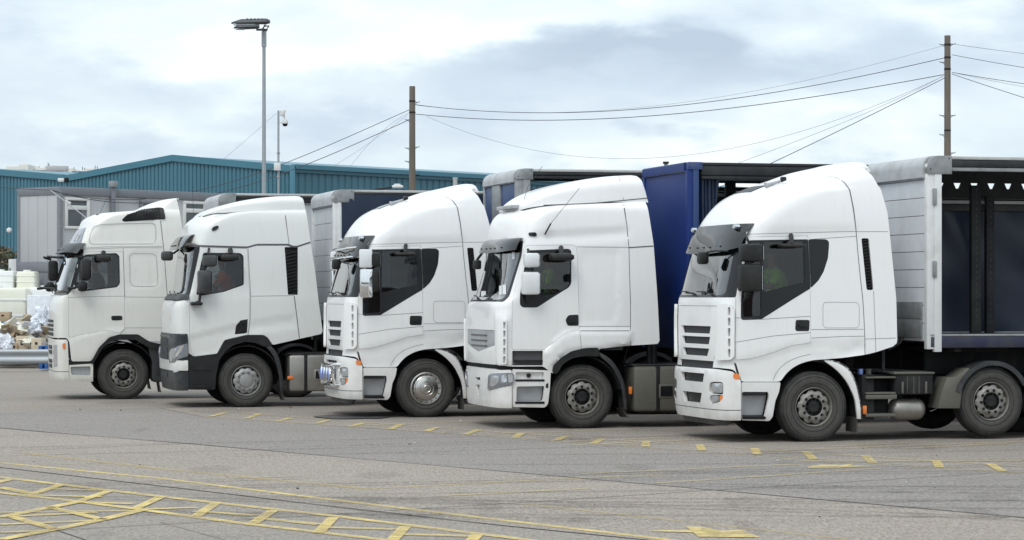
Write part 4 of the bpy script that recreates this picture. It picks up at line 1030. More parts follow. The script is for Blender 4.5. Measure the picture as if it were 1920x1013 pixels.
        wl = tr([(871.5, 600), (872, 600)], r=0) if False else None
        wg_ = tr([(940, 600), (951.5, 600), (951.5, 683), (941, 683)]); sl = [tr([(947, 604+i*16), (950, 604+i*16), (950, 616+i*16), (947, 616+i*16)], 5, r=0) for i in range(5)]
        cm = MB(); panel(cm, S, f(wg_), pt, [f(q) for q in sl], off=.085, th=.05, res=.05, relief=False); cm.build('corner_deflector', root)
    bo = band_panel(S, [(928, 692), (935, 694), (959, 693.5), (959.5, 764)]); sl = [band(S, (904, 708), (904, 713), wide=.9), band(S, (903, 722), (901, 740), wide=.9)]
    bm_ = MB(); panel(bm_, S, bo, pt, sl, off=.03, th=.05); ribbon(bm_, S, tr([(919, 732), (958, 722)], closed=False), .006, seam, off=.033); bmp = bm_.build('bumper', root)
    b2 = MB()
    for q in sl: panel(b2, S, [(p*1.03, q_) for p, q_ in q], trim, off=-.04, th=0, res=.12)
    b2.build('bumper_grille', bmp)
    gp = MB(); panel(gp, S, band_panel(S, [(928, 684), (1030, 687), (1030, 697), (928, 695)], r=1), chassis_m, off=-.05, th=0, relief=False); gp.build('bumper_gap', root)
    arches(root, .66)
    traced_guard(root, fr, [(1124, 661), (1140, 669), (1154, 683), (1169.5, 712), (1175, 743), (1175.5, 768)], [(1170, 768), (1169, 745), (1163, 716), (1147, 687), (1124, 667)], plastic)
    x, z = fr.P(1166, 768, .1); flap(root, x, .17, z+.02, lean=.06)
    visor_part(root, S, [(447, .02), (450, .06), (459, .095), (471, .115)], (979, 452), smoked, mid_drop=.02)
    zr = lambda x: float(np.interp(x, S.xf, S.z))-.01
    spoiler(root, fr, [(987, 386), (1003.7, 370), (1026, 357), (1059, 345.5), (1103, 335.6), (1140, 330), (1161, 328), (1198, 326.5), (1205, 331), (1210, 350), (1214.5, 378)], 1.08, pt, 'roof_deflector', z_floor=zr, yplane=.2, front=.72, n=6)
    mb = MB(); a = fr.P(1018, 385.2, .2); b = fr.P(1214, 371.5, .2); mb.tube([(a[0], .17, a[1]), ((a[0]+b[0])/2, .165, fr.P(1120, 381, .2)[1]), (b[0], .17, b[1])], .008, seam, 6)
    mb.tube([(fr.P(1161, 328, .2)[0], .22, fr.P(1161, 329, .2)[1]), (fr.P(1168, 377, .2)[0], .165, fr.P(1168, 376, .2)[1])], .003, seam, 5); mb.build('joint_line', root)
    rod(fr, [(1021.6, 440, .02), (1033, 419, -.05)], .013, trim, 'aerial', root); rod(fr, [(1033, 419, -.05), (1086.6, 353, -.3)], .004, trim, 'aerial', root)
    rod(fr, [(978, 389, .9), (990, 350, .9), (1017, 312, .8)], .004, trim, 'aerial', root)
    rr = MB(); 
    for px in (958, 985):
        x, z = fr.P(px, 390, .8); rr.box(x, x+.12, .7, 1.8, z-.01, z+.05, silver, .01)
    rr.build('roof_rail', root)
    mirror(root, fr, [(986, 474.6, 1007, 502), (982, 510, 1007.5, 553)], [([(990, 468, .02), (992, 474, -.12), (994, 480, -.14)], .022), ([(996, 500, -.14), (996, 512, -.14)], .04), ([(990, 552, -.14), (988, 562, -.05), (986, 570, .03)], .022)], pale_gl, fdx=.12)
    mirror(root, fr, [(1034, 475, 1069, 490)], [([(1052, 464, 0), (1052, 472, -.1), (1052, 478, -.14)], .04)], trim, 'kerb_mirror', y0=-.27, y1=-.02, bv=.05, both=False)
    mb = MB(); a = fr.P(905, 470, 2.4); b = fr.P(893, 488, 2.5); mb.tube([(a[0], 2.3, a[1]), (b[0], 2.45, b[1])], .022, trim, 6); mb.box(b[0]-.06, b[0]+.06, 2.35, 2.55, b[1]-.16, b[1], trim, .03); mb.build('front_mirror', root)
    tp = MB()
    for v0, w_, h_ in ((-.25, .12, .05), (-.95, .07, .17), (-.87, .05, .12)):
        pass
    for (a, b, c_, d) in ((942, 534, 949, 552), (936, 536, 941, 553), (902, 546, 911, 556), (960, 473, 965, 486)):
        panel(tp, S, tr([(a, b), (c_, b), (c_, d), (a, d)], r=0), pale_gl, off=.001, th=0, relief=False)
        tp.build('sticker', root); tp = MB()
    cab_inside(root, S, fr.P(940, 560, 1.25)[0]+.3, 1.35, fr.P(940, 558, 1.25)[1]-.03, fr.P(1170, 556, .1)[0], fr.P(1050, 556, .8)[0])
    chassis(root, 5.0, 3.85, front_kind='steel')
    X = lambda px: fr.P(px, 700, .1)[0]; Z = lambda py: fr.P(1100, py, .1)[1]
    tank(root, X(1186), X(1330), Z(773), Z(688), tank_d, (X(1228), X(1290)), step=(X(1233), X(1262), Z(748), Z(722)))
    mb = MB(); mb.box(X(1178), X(1184), .05, .12, Z(740), Z(726), amber, .01); mb.build('side_marker', root)
    guard(root, 'mudguard', 3.85, .53, .62, 10, 160, -.02, .62, plastic); guard(root, 'mudguard', 3.85, .53, .62, 10, 160, 1.88, 2.52, plastic)
    mb = MB(); x = X(1237)
    for px, py in ((1236, 527), (1244, 540)): mb.box(X(px), X(px+14), .7, 1.8, Z(py+12), Z(py), chassis_m, .02)
    for px in (1241, 1250): mb.tube([(X(px), .8, 1.0), (X(px), .8, Z(530))], .05, plastic, 10)
    mb.tube([(X(1190), .8, 1.0), (X(1200), .75, 1.35), (X(1196), .7, 1.6)], .03, trim, 6); mb.build('air_intake', root)

def lorry_c(root):          # angular cab, slate bumper
    fr = F2; pt = white_soft; prof = [(312, 733, 1.2, .30, 4), (307, 725, 1.24, .30, 4.2), (304, 700, 1.25, .30, 4.2), (303.5, 640, 1.25, .30, 4.2), (304.5, 625, 1.25, .30, 4.2), (304, 610, 1.25, .30, 4.2),
            (304.5, 575, 1.25, .32, 4.2), (309, 564, 1.25, .32, 4.2), (317, 553, 1.245, .32, 4), (323, 545, 1.24, .34, 4), (333, 471, 1.22, .38, 3.6), (338, 446, 1.21, .45, 3.4), (342, 431, 1.20, .5, 3.2),
            (350, 419, 1.19, .6, 3), (366, 408, 1.17, .75, 3), (386, 402.5, 1.15, .85, 3), (420, 400, 1.12, .9, 3), (490, 398, 1.08, .6, 3)]
    rear = [(560, 735), (604, 627), (604, 620), (597, 568), (589.6, 502), (582, 454), (575.5, 403), (574, 395)]
    S = Surf(fr, prof, rear); tr = S.tr
    S.rel.append((tr([(357, 632), (400, 622), (440, 612), (464, 608), (464, 628), (421, 637), (407, 662), (364, 669)]), -.02, .03))
    S.rel.append((tr([(469, 606), (500, 600), (553, 592), (555, 612), (469, 622)]), -.014, .03))
    bot = tr([(352, 662), (363.8, 668.6), (407, 663), (421, 638), (464, 629), (494, 629.5), (511.5, 647), (561.4, 635.6), (602, 626.5)], closed=False, r=3)
    ws = scr(S, [(349, 560), (354, 559), (358, 545), (374, 470), (375, 461)], 3); wg = scr(S, [(345, 552), (350, 548), (361, 490), (364, 471), (365, 463)], 4)
    door = tr([(358.4, 660), (355, 640), (354.9, 556), (375.6, 464), (464, 466), (468.6, 554), (468, 599), (464.8, 628), (421, 637), (407, 662), (363.8, 668.3)])
    win = tr([(381, 474), (450.7, 474.5), (456.7, 480), (457.3, 534.5), (420, 547.6), (376.8, 555), (368.5, 552), (371, 520)]); gl = tr([(384, 477), (449, 477.5), (454.5, 482), (455, 532), (420, 545.5), (378.5, 551.5), (373, 548), (374.5, 520)])
    vent = tr([(533.5, 463.5), (558.5, 463.5), (558.5, 553), (540, 553)], r=1)
    mb = MB(); panel(mb, S, wrap(S, bot), pt, [shrink(ws, .002), shrink(door, .002), shrink(mir(door), .002), vent, mir(vent)], th=.04)
    ribbon(mb, S, tr([(357, 461), (463.7, 464), (481, 459), (540.8, 459), (546, 462), (556, 463), (582, 454.5)], closed=False), .035, seam)
    ribbon(mb, S, tr([(551.6, 555), (556, 590), (561.4, 635)], closed=False), .014, seam)
    for ln in ([(535, 404), (542, 459)], [(470, 555.6), (551, 554.5)], [(465, 466), (470, 555), (469, 600), (465, 628)]): ribbon(mb, S, tr(ln, closed=False), .008, seam, off=.003)
    closures(mb, S, bot[-1][1], pt, pt); mb.build('cab_shell', root)
    lining(root, S, bot, [wg, shrink(win, .03), shrink(mir(win), .03)]); screens(root, S, ws, wg); wipers(root, S, 345, 553)
    cw = MB(); panel(cw, S, band_panel(S, [(351, 553), (355, 556), (354, 561.5), (351, 563)], r=1), plastic, off=.03, th=.05, relief=False); cw.build('cowl', root)
    for f in sides():
        side_glass(root, S, f, door, win, [gl], pt, tr([(440.5, 627), (443, 610), (451, 601), (464.5, 598.5), (463.5, 625)], r=1), tr([(451, 607), (459, 604), (459, 620), (450, 622)], r=1))
        vm = MB(); panel(vm, S, f(vent), chassis_m, off=-.04, th=0)
        for k in range(13):
            ay = 470+k*6.4; ax = 536.5+k*.38; panel(vm, S, f(tr([(ax, ay+5), (557, ay), (557, ay+2.6), (ax, ay+7.6)], r=0)), trim, off=-.002, th=.03, res=.1)
        vm.build('air_vent', root)
        h = MB(); hp = tr([(322.5, 681), (321.5, 664), (324, 655), (340, 647), (351.5, 644), (352, 668), (340, 672), (330, 680)], r=2)
        panel(h, S, f(hp), lens_d, off=.055, th=.03, res=.05, relief=False)
        for q_ in ([(324, 678), (323.5, 664), (326, 657), (333, 653), (335, 660), (331, 668), (327, 678)], [(338, 651), (345, 648.5), (343, 657), (337, 664)]): panel(h, S, f(tr(q_, r=2)), lens_m, off=.060, th=.01, res=.04, relief=False)
        panel(h, S, f(tr([(340, 649), (345, 647), (336, 668), (329, 676), (333, 665)], r=1)), chrome, off=.066, th=.01, relief=False); h.build('headlight', root)
        fe = MB(); panel(fe, S, f(tr([(407, 663), (421, 637.5), (464, 628), (494, 628), (502, 633), (511.5, 647.3), (498.4, 651), (481, 643.5), (459, 641), (437.6, 647.5), (422.4, 659), (411, 676), (405, 705), (403.5, 731), (353.5, 731), (353.5, 663), (357, 664), (364, 669)], r=3)), trim, off=.006, th=.06, relief=False)
        fe.build('arch_panel', root)
        st_ = MB()
        for a, b in ((690, 694), (722, 727)): panel(st_, S, f(tr([(361, a), (396, a), (395, b), (361, b)], r=1)), trim, off=.03, th=.04, relief=False)
        panel(st_, S, f(tr([(362, 695), (396, 695), (393, 721), (362, 721)], r=1)), gloss_black, off=.009, th=.01, relief=False); st_.build('entry_step', root)
        mk = MB(); panel(mk, S, f(tr([(396, 431), (400, 425.5), (408, 423), (410.5, 426), (406, 431.5), (399, 433.5)])), gloss_black, off=.02, th=.03); mk.build('side_marker', root)
    bo = band_panel(S, [(351, 626), (352.5, 640), (352.8, 676), (320 if False else 352.8, 700), (353.5, 732)], r=1)
    bm_ = MB(); panel(bm_, S, bo, slate, [], off=.03, th=.06); bmp = bm_.build('bumper', root)
    wb = MB(); panel(wb, S, band_panel(S, [(352, 676), (352, 695), (338, 697), (321, 703)][:2], r=0), pt, off=.05, th=.03); wb.build('bumper_stripe', bmp)
    for f in sides():
        fo = MB(); panel(fo, S, f(tr([(327, 694), (338, 687), (337, 697), (329, 699)], r=1)), lens_m, off=.04, th=.02); fo.build('fog_light', bmp)
    gm = MB(); pn, qn = S.pix(318, 640)
    for (a, b) in ((636, 646), (651, 662), (665, 676), (684, 693), (698, 706)):
        panel(gm, S, band(S, (318, a), (318, b), wide=.95), mesh_m, off=.042, th=.02, res=.15)
    gm.build('grille', root)
    br = MB(); panel(br, S, band(S, (322, 629), (326, 634)), gloss_black, off=.045, th=.03, res=.1); br.build('brow', root)
    arches(root, .67)
    traced_guard(root, fr, [(506, 648), (516, 656), (524, 672), (529, 696), (531, 712), (531, 733)], [(525, 733), (524, 706), (517, 676), (508, 660), (500, 652)], plastic)
    x, z = fr.P(526, 733, .1); flap(root, x, .13, z+.02, lean=.04)
    visor_part(root, S, [(441, .02), (445, .08), (455, .14), (466, .18)], (362, 450), smoked, mid_drop=.05, cap=.93)
    zr = lambda x: float(np.interp(x, S.xf, S.z))-.02
    spoiler(root, fr, [(384, 403), (392, 396), (420, 384.7), (459, 375), (496, 369.5), (528.8, 366.7), (563, 366.3), (569, 369), (572, 385), (574.4, 401)], 1.08, pt, 'roof_deflector', z_floor=zr, yplane=.2, front=.7, n=6)
    rod(fr, [(400.7, 401.5, .16), (442, 398.5, .16), (481, 397.2, .15), (518, 398.5, .15), (539.7, 403, .15), (574.4, 402, .15)], .012, seam, 'joint_line', root)
    mb = MB(); x, z = fr.P(385, 404, .9); 
    for yv in (.85, 1.6): mb.prism([fr.P(372, 407, yv), fr.P(381, 402, yv), fr.P(400, 398, yv), fr.P(400, 401, yv), fr.P(380, 406, yv)], yv-.05, yv+.08, plastic, .01)
    mb.build('roof_lamp', root)
    rod(fr, [(363, 408, .9), (361, 350, .9)], .004, trim, 'aerial', root)
    mirror(root, fr, [(381, 479, 404, 500), (372, 507, 395, 551)], [([(392, 466, .03), (390, 476, -.1), (386, 500, -.1), (374, 520, -.05), (370, 552, .02)], .022), ([(376, 545, -.1), (374, 565, -.1), (360, 571, -.12)], .03)], plastic)
    mirror(root, fr, [(358, 566, 378, 573)], [], gloss_black, 'close_mirror', y0=-.2, y1=.0, bv=.03)
    mirror(root, fr, [(415, 477, 445, 489)], [([(432, 468, 0), (432, 478, -.1)], .05)], trim, 'kerb_mirror', y0=-.27, y1=-.02, bv=.05, both=False)
    mb = MB(); a = fr.P(326, 470, 1.6); mb.tube([(a[0]+.1, 1.6, a[1]+.02), (a[0]-.02, 1.5, a[1]-.06)], .02, trim, 6); x0, z0 = fr.P(302.5, 471, 1.4); x1, z1 = fr.P(324, 489, 1.4); mb.box(x0, x1, 1.3, 1.52, z1, z0, plastic, .05); mb.build('front_mirror', root)
    cab_inside(root, S, fr.P(345, 556, 1.25)[0]+.35, 1.4, fr.P(345, 553, 1.25)[1]-.02, fr.P(535, 556, .1)[0], fr.P(430, 556, .8)[0])
    chassis(root, 5.0, 3.85, front_kind='pale')
    X = lambda px: fr.P(px, 700, .1)[0]; Z = lambda py: fr.P(462, py, .1)[1]
    tank(root, X(541), X(650), Z(735), Z(666), tank_a, (X(569), X(610)), step=(X(588), X(612), Z(714), Z(694)))
    mb = MB(); mb.box(X(538), X(549), .02, .10, Z(712), Z(706), amber, .01); mb.build('side_marker', root)
    guard(root, 'mudguard', 3.85, .53, .62, 10, 160, -.02, .62, plastic); guard(root, 'mudguard', 3.85, .53, .62, 10, 160, 1.88, 2.52, plastic)
    mb = MB()
    for k in range(4): mb.tube([(X(600), .8+.12*k, 1.55), (X(606), .8+.12*k, 1.3), (X(614), .85+.1*k, 1.25), (X(622), .9+.1*k, 1.7)], .014, trim, 6)
    mb.tube([(X(603), .8, .95), (X(603), .8, 1.8)], .04, plastic, 8); mb.build('air_lines', root)

def lorry_d(root):          # rounded tall cab, tall split mirrors
    fr = F1; pt = white_warm; prof = [(98, 714, 1.2, .26, 4), (93.5, 707, 1.24, .26, 4.2), (92, 690, 1.25, .26, 4.2), (91.7, 643, 1.25, .26, 4.2), (91.3, 625, 1.25, .26, 4.2), (91, 590, 1.25, .28, 4.2),
            (92, 568, 1.25, .28, 4.2), (96, 556, 1.245, .28, 4), (117, 487, 1.22, .33, 3.6), (128, 461, 1.21, .36, 3.4), (137, 445, 1.20, .38, 3.2), (148, 427, 1.19, .42, 3.2), (152, 417, 1.18, .5, 3),
            (163, 408.5, 1.17, .6, 3), (180, 403, 1.15, .7, 3), (215, 400, 1.13, .8, 3), (247, 397, 1.1, .9, 3), (262, 390.5, 1.08, .85, 3), (280, 383, 1.06, .7, 3), (300, 377.8, 1.04, .4, 3), (318, 377, 1.02, .2, 3)]
    rear = [(330, 714), (360, 640), (352, 560), (346, 480), (341.5, 427), (336.5, 390), (334, 378), (333, 376)]
    S = Surf(fr, prof, rear); tr = S.tr
    S.rel.append((tr([(170, 432), (182, 424), (232, 420), (286, 419), (292, 425), (293, 455), (286, 457), (168, 457)], r=5), -.010, .02))
    S.rel.append((tr([(243, 476), (247, 474), (290, 475), (294, 480), (297, 532), (293, 538), (247, 537), (242, 530)], r=5), -.012, .02))
    S.rel.append((tr([(131, 640), (160, 628), (200, 619), (234, 616), (234, 628), (206, 632), (186, 652), (171, 677), (134, 678)]), .012, .02))
    bot = tr([(124, 634), (130, 640), (134, 678), (171, 677.5), (186, 652), (205, 633), (224, 627.5), (259, 627.5), (278.5, 640), (303, 640), (357, 640)], closed=False, r=4)
    ws = scr(S, [(126, 553), (132, 548), (138, 536), (156, 478), (157, 468)], 3); wg = scr(S, [(124, 549), (130, 543), (136, 522), (146, 486), (149, 472)], 4)
    door = tr([(128.5, 633), (127.6, 560), (128.4, 543.6), (140, 505), (157, 472), (228, 471), (231.3, 474), (233.8, 557), (234, 615), (225, 626), (205, 618.5) if False else (200, 619), (160, 627)])
    win = tr([(161, 477.5), (218, 474.5), (224, 480), (225, 532), (219, 539), (162.5, 546), (141, 539), (138.5, 534), (147, 492), (153, 481)]); gl = tr([(163, 480), (217, 477.5), (222, 482), (223, 531), (218, 536.7), (163, 543.6), (142.5, 535.7), (149.5, 494), (154, 484)])
    vent = tr([(228, 412.5), (238, 403), (267.5, 393.3), (297, 389.3), (307, 390.5), (310.5, 411), (232, 416)], r=3)
    mb = MB(); panel(mb, S, wrap(S, bot), pt, [shrink(ws, .002), shrink(door, .002), shrink(mir(door), .002)], th=.04)
    ribbon(mb, S, tr([(301, 414), (307, 467), (313, 546), (318, 640)], closed=False), .010, seam)
    for ln in ([(149, 466), (200, 463), (305, 462.5)], [(150, 470), (156, 467.5), (236, 464.5), (305, 465)], [(234, 557), (313, 557.5)], [(234, 615), (315, 615)], [(231, 465), (234, 557)], [(225, 627), (235, 616)]): ribbon(mb, S, tr(ln, closed=False), .006, seam, off=.003)
    for ln in ([(176, 426), (190, 421), (232, 419.5), (284, 418.5), (290, 421), (292, 428), (292, 452), (288, 457), (172, 457.5), (167, 453), (169, 440), (176, 426)], [(243, 480), (247, 475.5), (288, 476), (293, 481), (296, 530), (292, 537), (250, 536.5), (244, 531), (243, 480)]):
        ribbon(mb, S, tr(ln, closed=False, r=5), .012, crease_shade, off=.008)  # edge shade of the two recessed panels, drawn as thin grey outlines
    closures(mb, S, bot[-1][1], pt, pt); mb.build('cab_shell', root)
    lining(root, S, bot, [wg, shrink(win, .03), shrink(mir(win), .03)]); screens(root, S, ws, wg); wipers(root, S, 128, 548)
    sg = scr(S, [(136, 456.5), (149, 476) if False else (152, 457), (158, 436), (161, 427.5)], 2)
    sgm = MB(); panel(sgm, S, sg, mat('sign_film', (0.20, 0.21, 0.25), .3, coat=.5), off=.012, th=.02); si = sgm.build('sign_panel', root)
    tm = MB(); c0 = S.at([(0, (sg[0][1]+S.pix(160, 428)[1])/2)], .03)[0]
    q_ = S.pix(157, 452)[1]
    for ch, v0 in (('C', -.55), ('O', -.3), ('U', -.05), ('R', .2), ('I', .42), ('E', .6), ('R', .84)):
        a = S.at([S.fv(v0, float(np.interp(q_, S.q, S.z)))], .022)[0]; b = S.at([S.fv(v0+.01, float(np.interp(q_, S.q, S.z)))], .022)[0]; u_ = S.at([(S.fv(v0, float(np.interp(q_, S.q, S.z)))[0], q_+.15)], .022)[0]
        rt = Vector(b-a).normalized(); upv = Vector(u_-a).normalized(); M = Matrix(((rt.x, upv.x, -1, a[0]), (rt.y, upv.y, 0, a[1]), (rt.z, upv.z, 0, a[2]), (0, 0, 0, 1)))
        if ch in 'ER' and v0 > .5: text_mesh(tm, ch, M, .26, hv_str)
    tm.build('lettering', si, smooth=False)
    for f in sides():
        side_glass(root, S, f, door, win, [gl], pt, tr([(208.5, 592.5), (229, 592), (230, 600.5), (209, 601)]), tr([(212, 595), (222, 594.7), (222, 598.5), (212, 598.7)], r=1), seams=([(128, 558), (180, 556), (233, 555.5)],))
        vm = MB(); panel(vm, S, f(vent), chassis_m, off=.006, th=.02, relief=False)
        for k in range(15):
            ax = 234+k*4.6; top_y = float(np.interp(ax+8, [228, 238, 267, 297, 307], [412, 404, 394.5, 390.5, 391.5])); p_ = [(ax, 413), (ax+1.8, 413), (ax+1.8+(413-top_y)*.45, top_y), (ax+(413-top_y)*.45, top_y)]
            if p_[2][0] < 300: panel(vm, S, f(tr(p_, r=0)), trim, off=.03, th=.03, res=.15, relief=False)
        panel(vm, S, f(tr([(300, 390.5), (306.5, 391), (309.5, 410), (301, 411)], r=1)), trim, off=.035, th=.03, relief=False)
        vm.build('air_vent', root)
        fe = MB(); panel(fe, S, f(tr([(171, 678), (185, 652), (204.7, 632.5), (224, 627), (259, 627), (278.5, 640), (303, 646), (303, 653), (285, 655), (272, 648), (254.6, 637.5), (222, 637.5), (209, 640), (191.6, 653), (176, 680), (171, 684)], r=3)), trim, off=.03, th=.08, relief=False); fe.build('arch_extension', root)
        gp = MB(); panel(gp, S, f(tr([(126, 634), (130.5, 637), (136, 676), (139, 679.5), (171, 679), (171, 684), (133, 684.5), (130, 676), (128.6, 650)], r=1)), trim, off=-.01, th=0, relief=False); gp.build('trim_strip', root)
        st_ = MB(); panel(st_, S, f(tr([(129.5, 685), (174.5, 682), (174.5, 716), (130, 714.5)], r=1)), pt, [f(tr([(132, 688), (170, 687), (169, 704), (134, 703)], r=3))], off=0, th=.04, relief=False)
        panel(st_, S, f(tr([(131, 687), (171, 686), (170, 705), (132, 704)], r=3)), silver, off=-.06, th=0, relief=False); st_.build('entry_step', root)
        h = MB(); panel(h, S, f(tr([(101.5, 647), (108, 646.5), (109, 687), (102, 688)], r=1)), lens_m, off=.02, th=.03, relief=False, res=.05); h.build('headlight', root)
        am = MB(); panel(am, S, f(tr([(117.5, 645), (122, 643), (122.5, 654), (118, 654)], r=1)), amber, off=.025, th=.02, relief=False); am.build('side_marker', root)
    bo = band_panel(S, [(124, 637), (127, 640), (128.5, 676), (129.5, 715)], r=1); bm_ = MB(); panel(bm_, S, bo, pt, off=.01, th=.04)
    ribbon(bm_, S, S.lev(129, 697), .012, seam, off=.013, mirror=False); bmp = bm_.build('bumper', root)
    gm = MB()
    for (a, b) in ((600, 605), (608, 613), (616, 621), (624, 630)): panel(gm, S, band(S, (100, a), (100, b)), mesh_m, off=.012, th=.01, res=.15)
    for (a, b) in ((648, 655), (657, 664), (674, 681), (683, 690)): panel(gm, S, band(S, (98.6, a), (98.6, b)), mesh_m, off=.02, th=.01, res=.15)
    gm.build('grille', root)
    arches(root, .67)
    for far in (0, 1):
        mb = MB(); Y = (lambda y: 2.5-y) if far else (lambda y: y)
        mb.prism([fr.P(*q) for q in rnd([(278.5, 644), (303.5, 652), (303.5, 717), (288, 717), (285, 708), (286, 680), (280, 660)], 3)], Y(.02), Y(.5), plastic, .01); mb.build('mudguard', root)
    x, z = fr.P(296, 716, .1); flap(root, x, .14, z+.02, lean=.03)
    visor_part(root, S, [(457, .02), (460, .08), (468, .15), (479, .20)], (157, 466), plastic, mid_drop=.02, cap=.9)
    mb = MB(); beacon(mb, fr, 184, 405, .5, .05); mb.box(*[fr.P(181, 405, .5)[0], fr.P(189, 405, .5)[0]], .45, .55, fr.P(185, 409, .5)[1], fr.P(185, 402, .5)[1], trim, .02); mb.build('roof_lamp', root)
    rod(fr, [(187, 402, .6), (200, 372, .6)], .004, trim, 'aerial', root); rod(fr, [(180, 403, .5), (228, 398, .5)], .012, trim, 'roof_rail', root)
    mirror(root, fr, [(152, 485, 169, 526), (147, 528, 162, 547)], [([(140, 480, .05), (155, 483, -.15)], .03), ([(128, 541, .02), (140, 540, -.1), (155, 530, -.16)], .03)], trim, y0=-.30, y1=-.06, bv=.06, fdx=-.47)
    mb = MB(); a = fr.P(128, 541, .02); b = fr.P(140, 480, .05)
    for (x, z) in (a, b): mb.tube([(x+.12, 2.42, z), (x-.1, 2.5, z), (x-.40, 2.58, z+.02)], .03, trim, 6)
    mb.build('mirror_arm', root)
    mirror(root, fr, [(181, 478, 207, 491)], [([(194, 473, .0), (194, 480, -.1)], .05)], trim, 'kerb_mirror', y0=-.27, y1=-.02, bv=.05, both=False)
    cab_inside(root, S, fr.P(125, 553, 1.25)[0]+.35, 1.4, fr.P(125, 553, 1.25)[1]-.02, fr.P(300, 556, .1)[0], fr.P(205, 556, .8)[0])
    chassis(root, 5.0, 3.7, front_kind='steel')
    X = lambda px: fr.P(px, 700, .1)[0]; Z = lambda py: fr.P(232, py, .1)[1]
    tank(root, X(306), X(400), Z(720), Z(655), tank_d, (X(330), X(375)))
    guard(root, 'mudguard', 3.7, .53, .62, 10, 160, -.02, .62, plastic); guard(root, 'mudguard', 3.7, .53, .62, 10, 160, 1.88, 2.52, plastic)

GRP = 'white tractor units parked in a row'
r5 = F5.root('tractor_unit'); tag(r5, 'white high-roof tractor unit with black mirrors and no chrome, largest at the right', 'lorry', GRP)
lorry_a(r5, 5); running_a(r5, 5)
r4 = F4.root('tractor_unit'); tag(r4, 'white tractor unit with white mirror housings and pale grey pointed grille', 'lorry', GRP)
lorry_b(r4)
r3 = F3.root('tractor_unit'); tag(r3, 'white high-roof tractor unit with chrome mirror covers, chrome hubcap and chrome spotlight bar', 'lorry', GRP)
lorry_a(r3, 3); running_a(r3, 3)
r2 = F2.root('tractor_unit'); tag(r2, 'white tractor unit with slate grey bumper and a tall black side air vent', 'lorry', GRP)
lorry_c(r2)
r1 = F1.root('tractor_unit'); tag(r1, 'ivory white tractor unit at the left end, with slanted black vent on its roof', 'lorry', GRP)
lorry_d(r1)
# chrome extras of the middle lorry
def chrome_extras(root):
    fr = F5; mb = MB()
    def L3(px, py, y): d = fr; return None
    Z = lambda py: F3.P(650, py, .9)[1]
    xf_ = F3.P(640, 700, 1.25)[0]-.12
    bar = MB(); bar.tube([(xf_+.25, .25, Z(683)), (xf_+.02, .32, Z(683)), (xf_-.12, .6, Z(683)), (xf_-.14, 1.25, Z(683)), (xf_-.12, 1.9, Z(683)), (xf_+.02, 2.18, Z(683)), (xf_+.25, 2.25, Z(683))], .035, chrome, 12)
    bar.tube([(xf_-.02, .45, Z(720)), (xf_-.12, .7, Z(722)), (xf_-.13, 1.25, Z(722)), (xf_-.12, 1.8, Z(722)), (xf_-.02, 2.05, Z(720))], .03, chrome, 12)
    for y in (.62, 1.88): bar.tube([(xf_-.12, y, Z(683)), (xf_-.17, y, Z(700)), (xf_-.12, y, Z(722))], .028, chrome, 10)
    b = bar.build('spotlight_bar', root)
    for y in (.85, 1.12, 1.38, 1.65):
        s_ = MB(); n = 24; c = Vector((xf_-.10, y, Z(702))); vs_ = []; prof = [(.10, 0), (.115, -.05), (.11, -.09), (.095, -.10), (.05, -.112), (.001, -.115)]
        for r, l in prof: vs_ += [(c.x+l, c.y+r*cos(2*pi*j/n), c.z+r*1.15*sin(2*pi*j/n)) for j in range(n)]
        fs = lambda a, z_: [(i*n+j, i*n+(j+1) % n, (i+1)*n+(j+1) % n, (i+1)*n+j) for i in range(a, z_) for j in range(n)]
        s_.add(vs_, fs(0, 3), chrome); s_.add(vs_, fs(3, 5), blue_lens); s_.build('spotlight', b)
    for (py, px) in ((466, 657), (484, 650)):
        t = MB(); S_ = (fr); x0, z0 = F3.P(px, py, .5); t.tube([(x0+.22, .12, z0+.03), (x0-.04, .5, z0), (x0-.10, 1.25, z0-.02), (x0-.04, 2.0, z0), (x0+.22, 2.38, z0+.03)], .022, chrome, 8); t.build('chrome_strip', root)
chrome_extras(r3)
cam_y = None
def in_cab(fr, px, py, y, label, vest, lean=.1):
    x, z = fr.P(px, py, y); w = Matrix.Rotation(fr.th, 4, 'Z') @ Vector((x, y, 0)); 
    return person(label, (fr.X0+w.x, fr.Y0+w.y, z), fr.th, vest, lean)
in_cab(F5, 1462, 566, .75, 'person in a yellow hi-vis vest sitting in the cab of the rightmost lorry', hv_yel, .12)
in_cab(F4, 1040, 562, 1.6, 'person in yellow hi-vis behind the side window of the lorry with white mirrors', hv_yel, .1)
in_cab(F2, 428, 558, .75, 'person in an orange hi-vis jacket seated in the lorry with slate bumper', hv_or, .12)
in_cab(F1, 188, 556, 1.3, 'dark-haired person in a dark jacket with pale stripes inside the cab at the left end', cloth_m, .1)
# ------------------------------------------------------------------ curtain-sided trailers
tr_white = mat('trailer_panel', (0.64, 0.66, 0.69), .5, var=.05, dirt=(0.42, 0.41, 0.40), dscale=1.6, damt=.4, stretch=(1, 1, .6))
tr_post = mat('trailer_post_paint', (0.66, 0.67, 0.67), .5, var=.05, dirt=(0.38, 0.36, 0.33), dscale=3, damt=.5)
tr_cap = mat('trailer_cap', (0.42, 0.43, 0.44), .5, var=.08, dirt=(0.24, 0.23, 0.21), dscale=2.5, damt=.6)
alu = mat('weathered_aluminium', (0.30, 0.31, 0.315), .5, metal=.5, var=.12, dirt=(0.16, 0.155, 0.15), dscale=4, damt=.7)
alu_l = mat('rail_aluminium', (0.50, 0.50, 0.49), .5, metal=.3, var=.08, dirt=(0.28, 0.27, 0.25), dscale=3, damt=.6)
rail_d = mat('dark_rail', (0.022, 0.024, 0.027), .6, var=.2, spec=.3, dirt=(0.05, 0.05, 0.048), dscale=3, damt=.5)
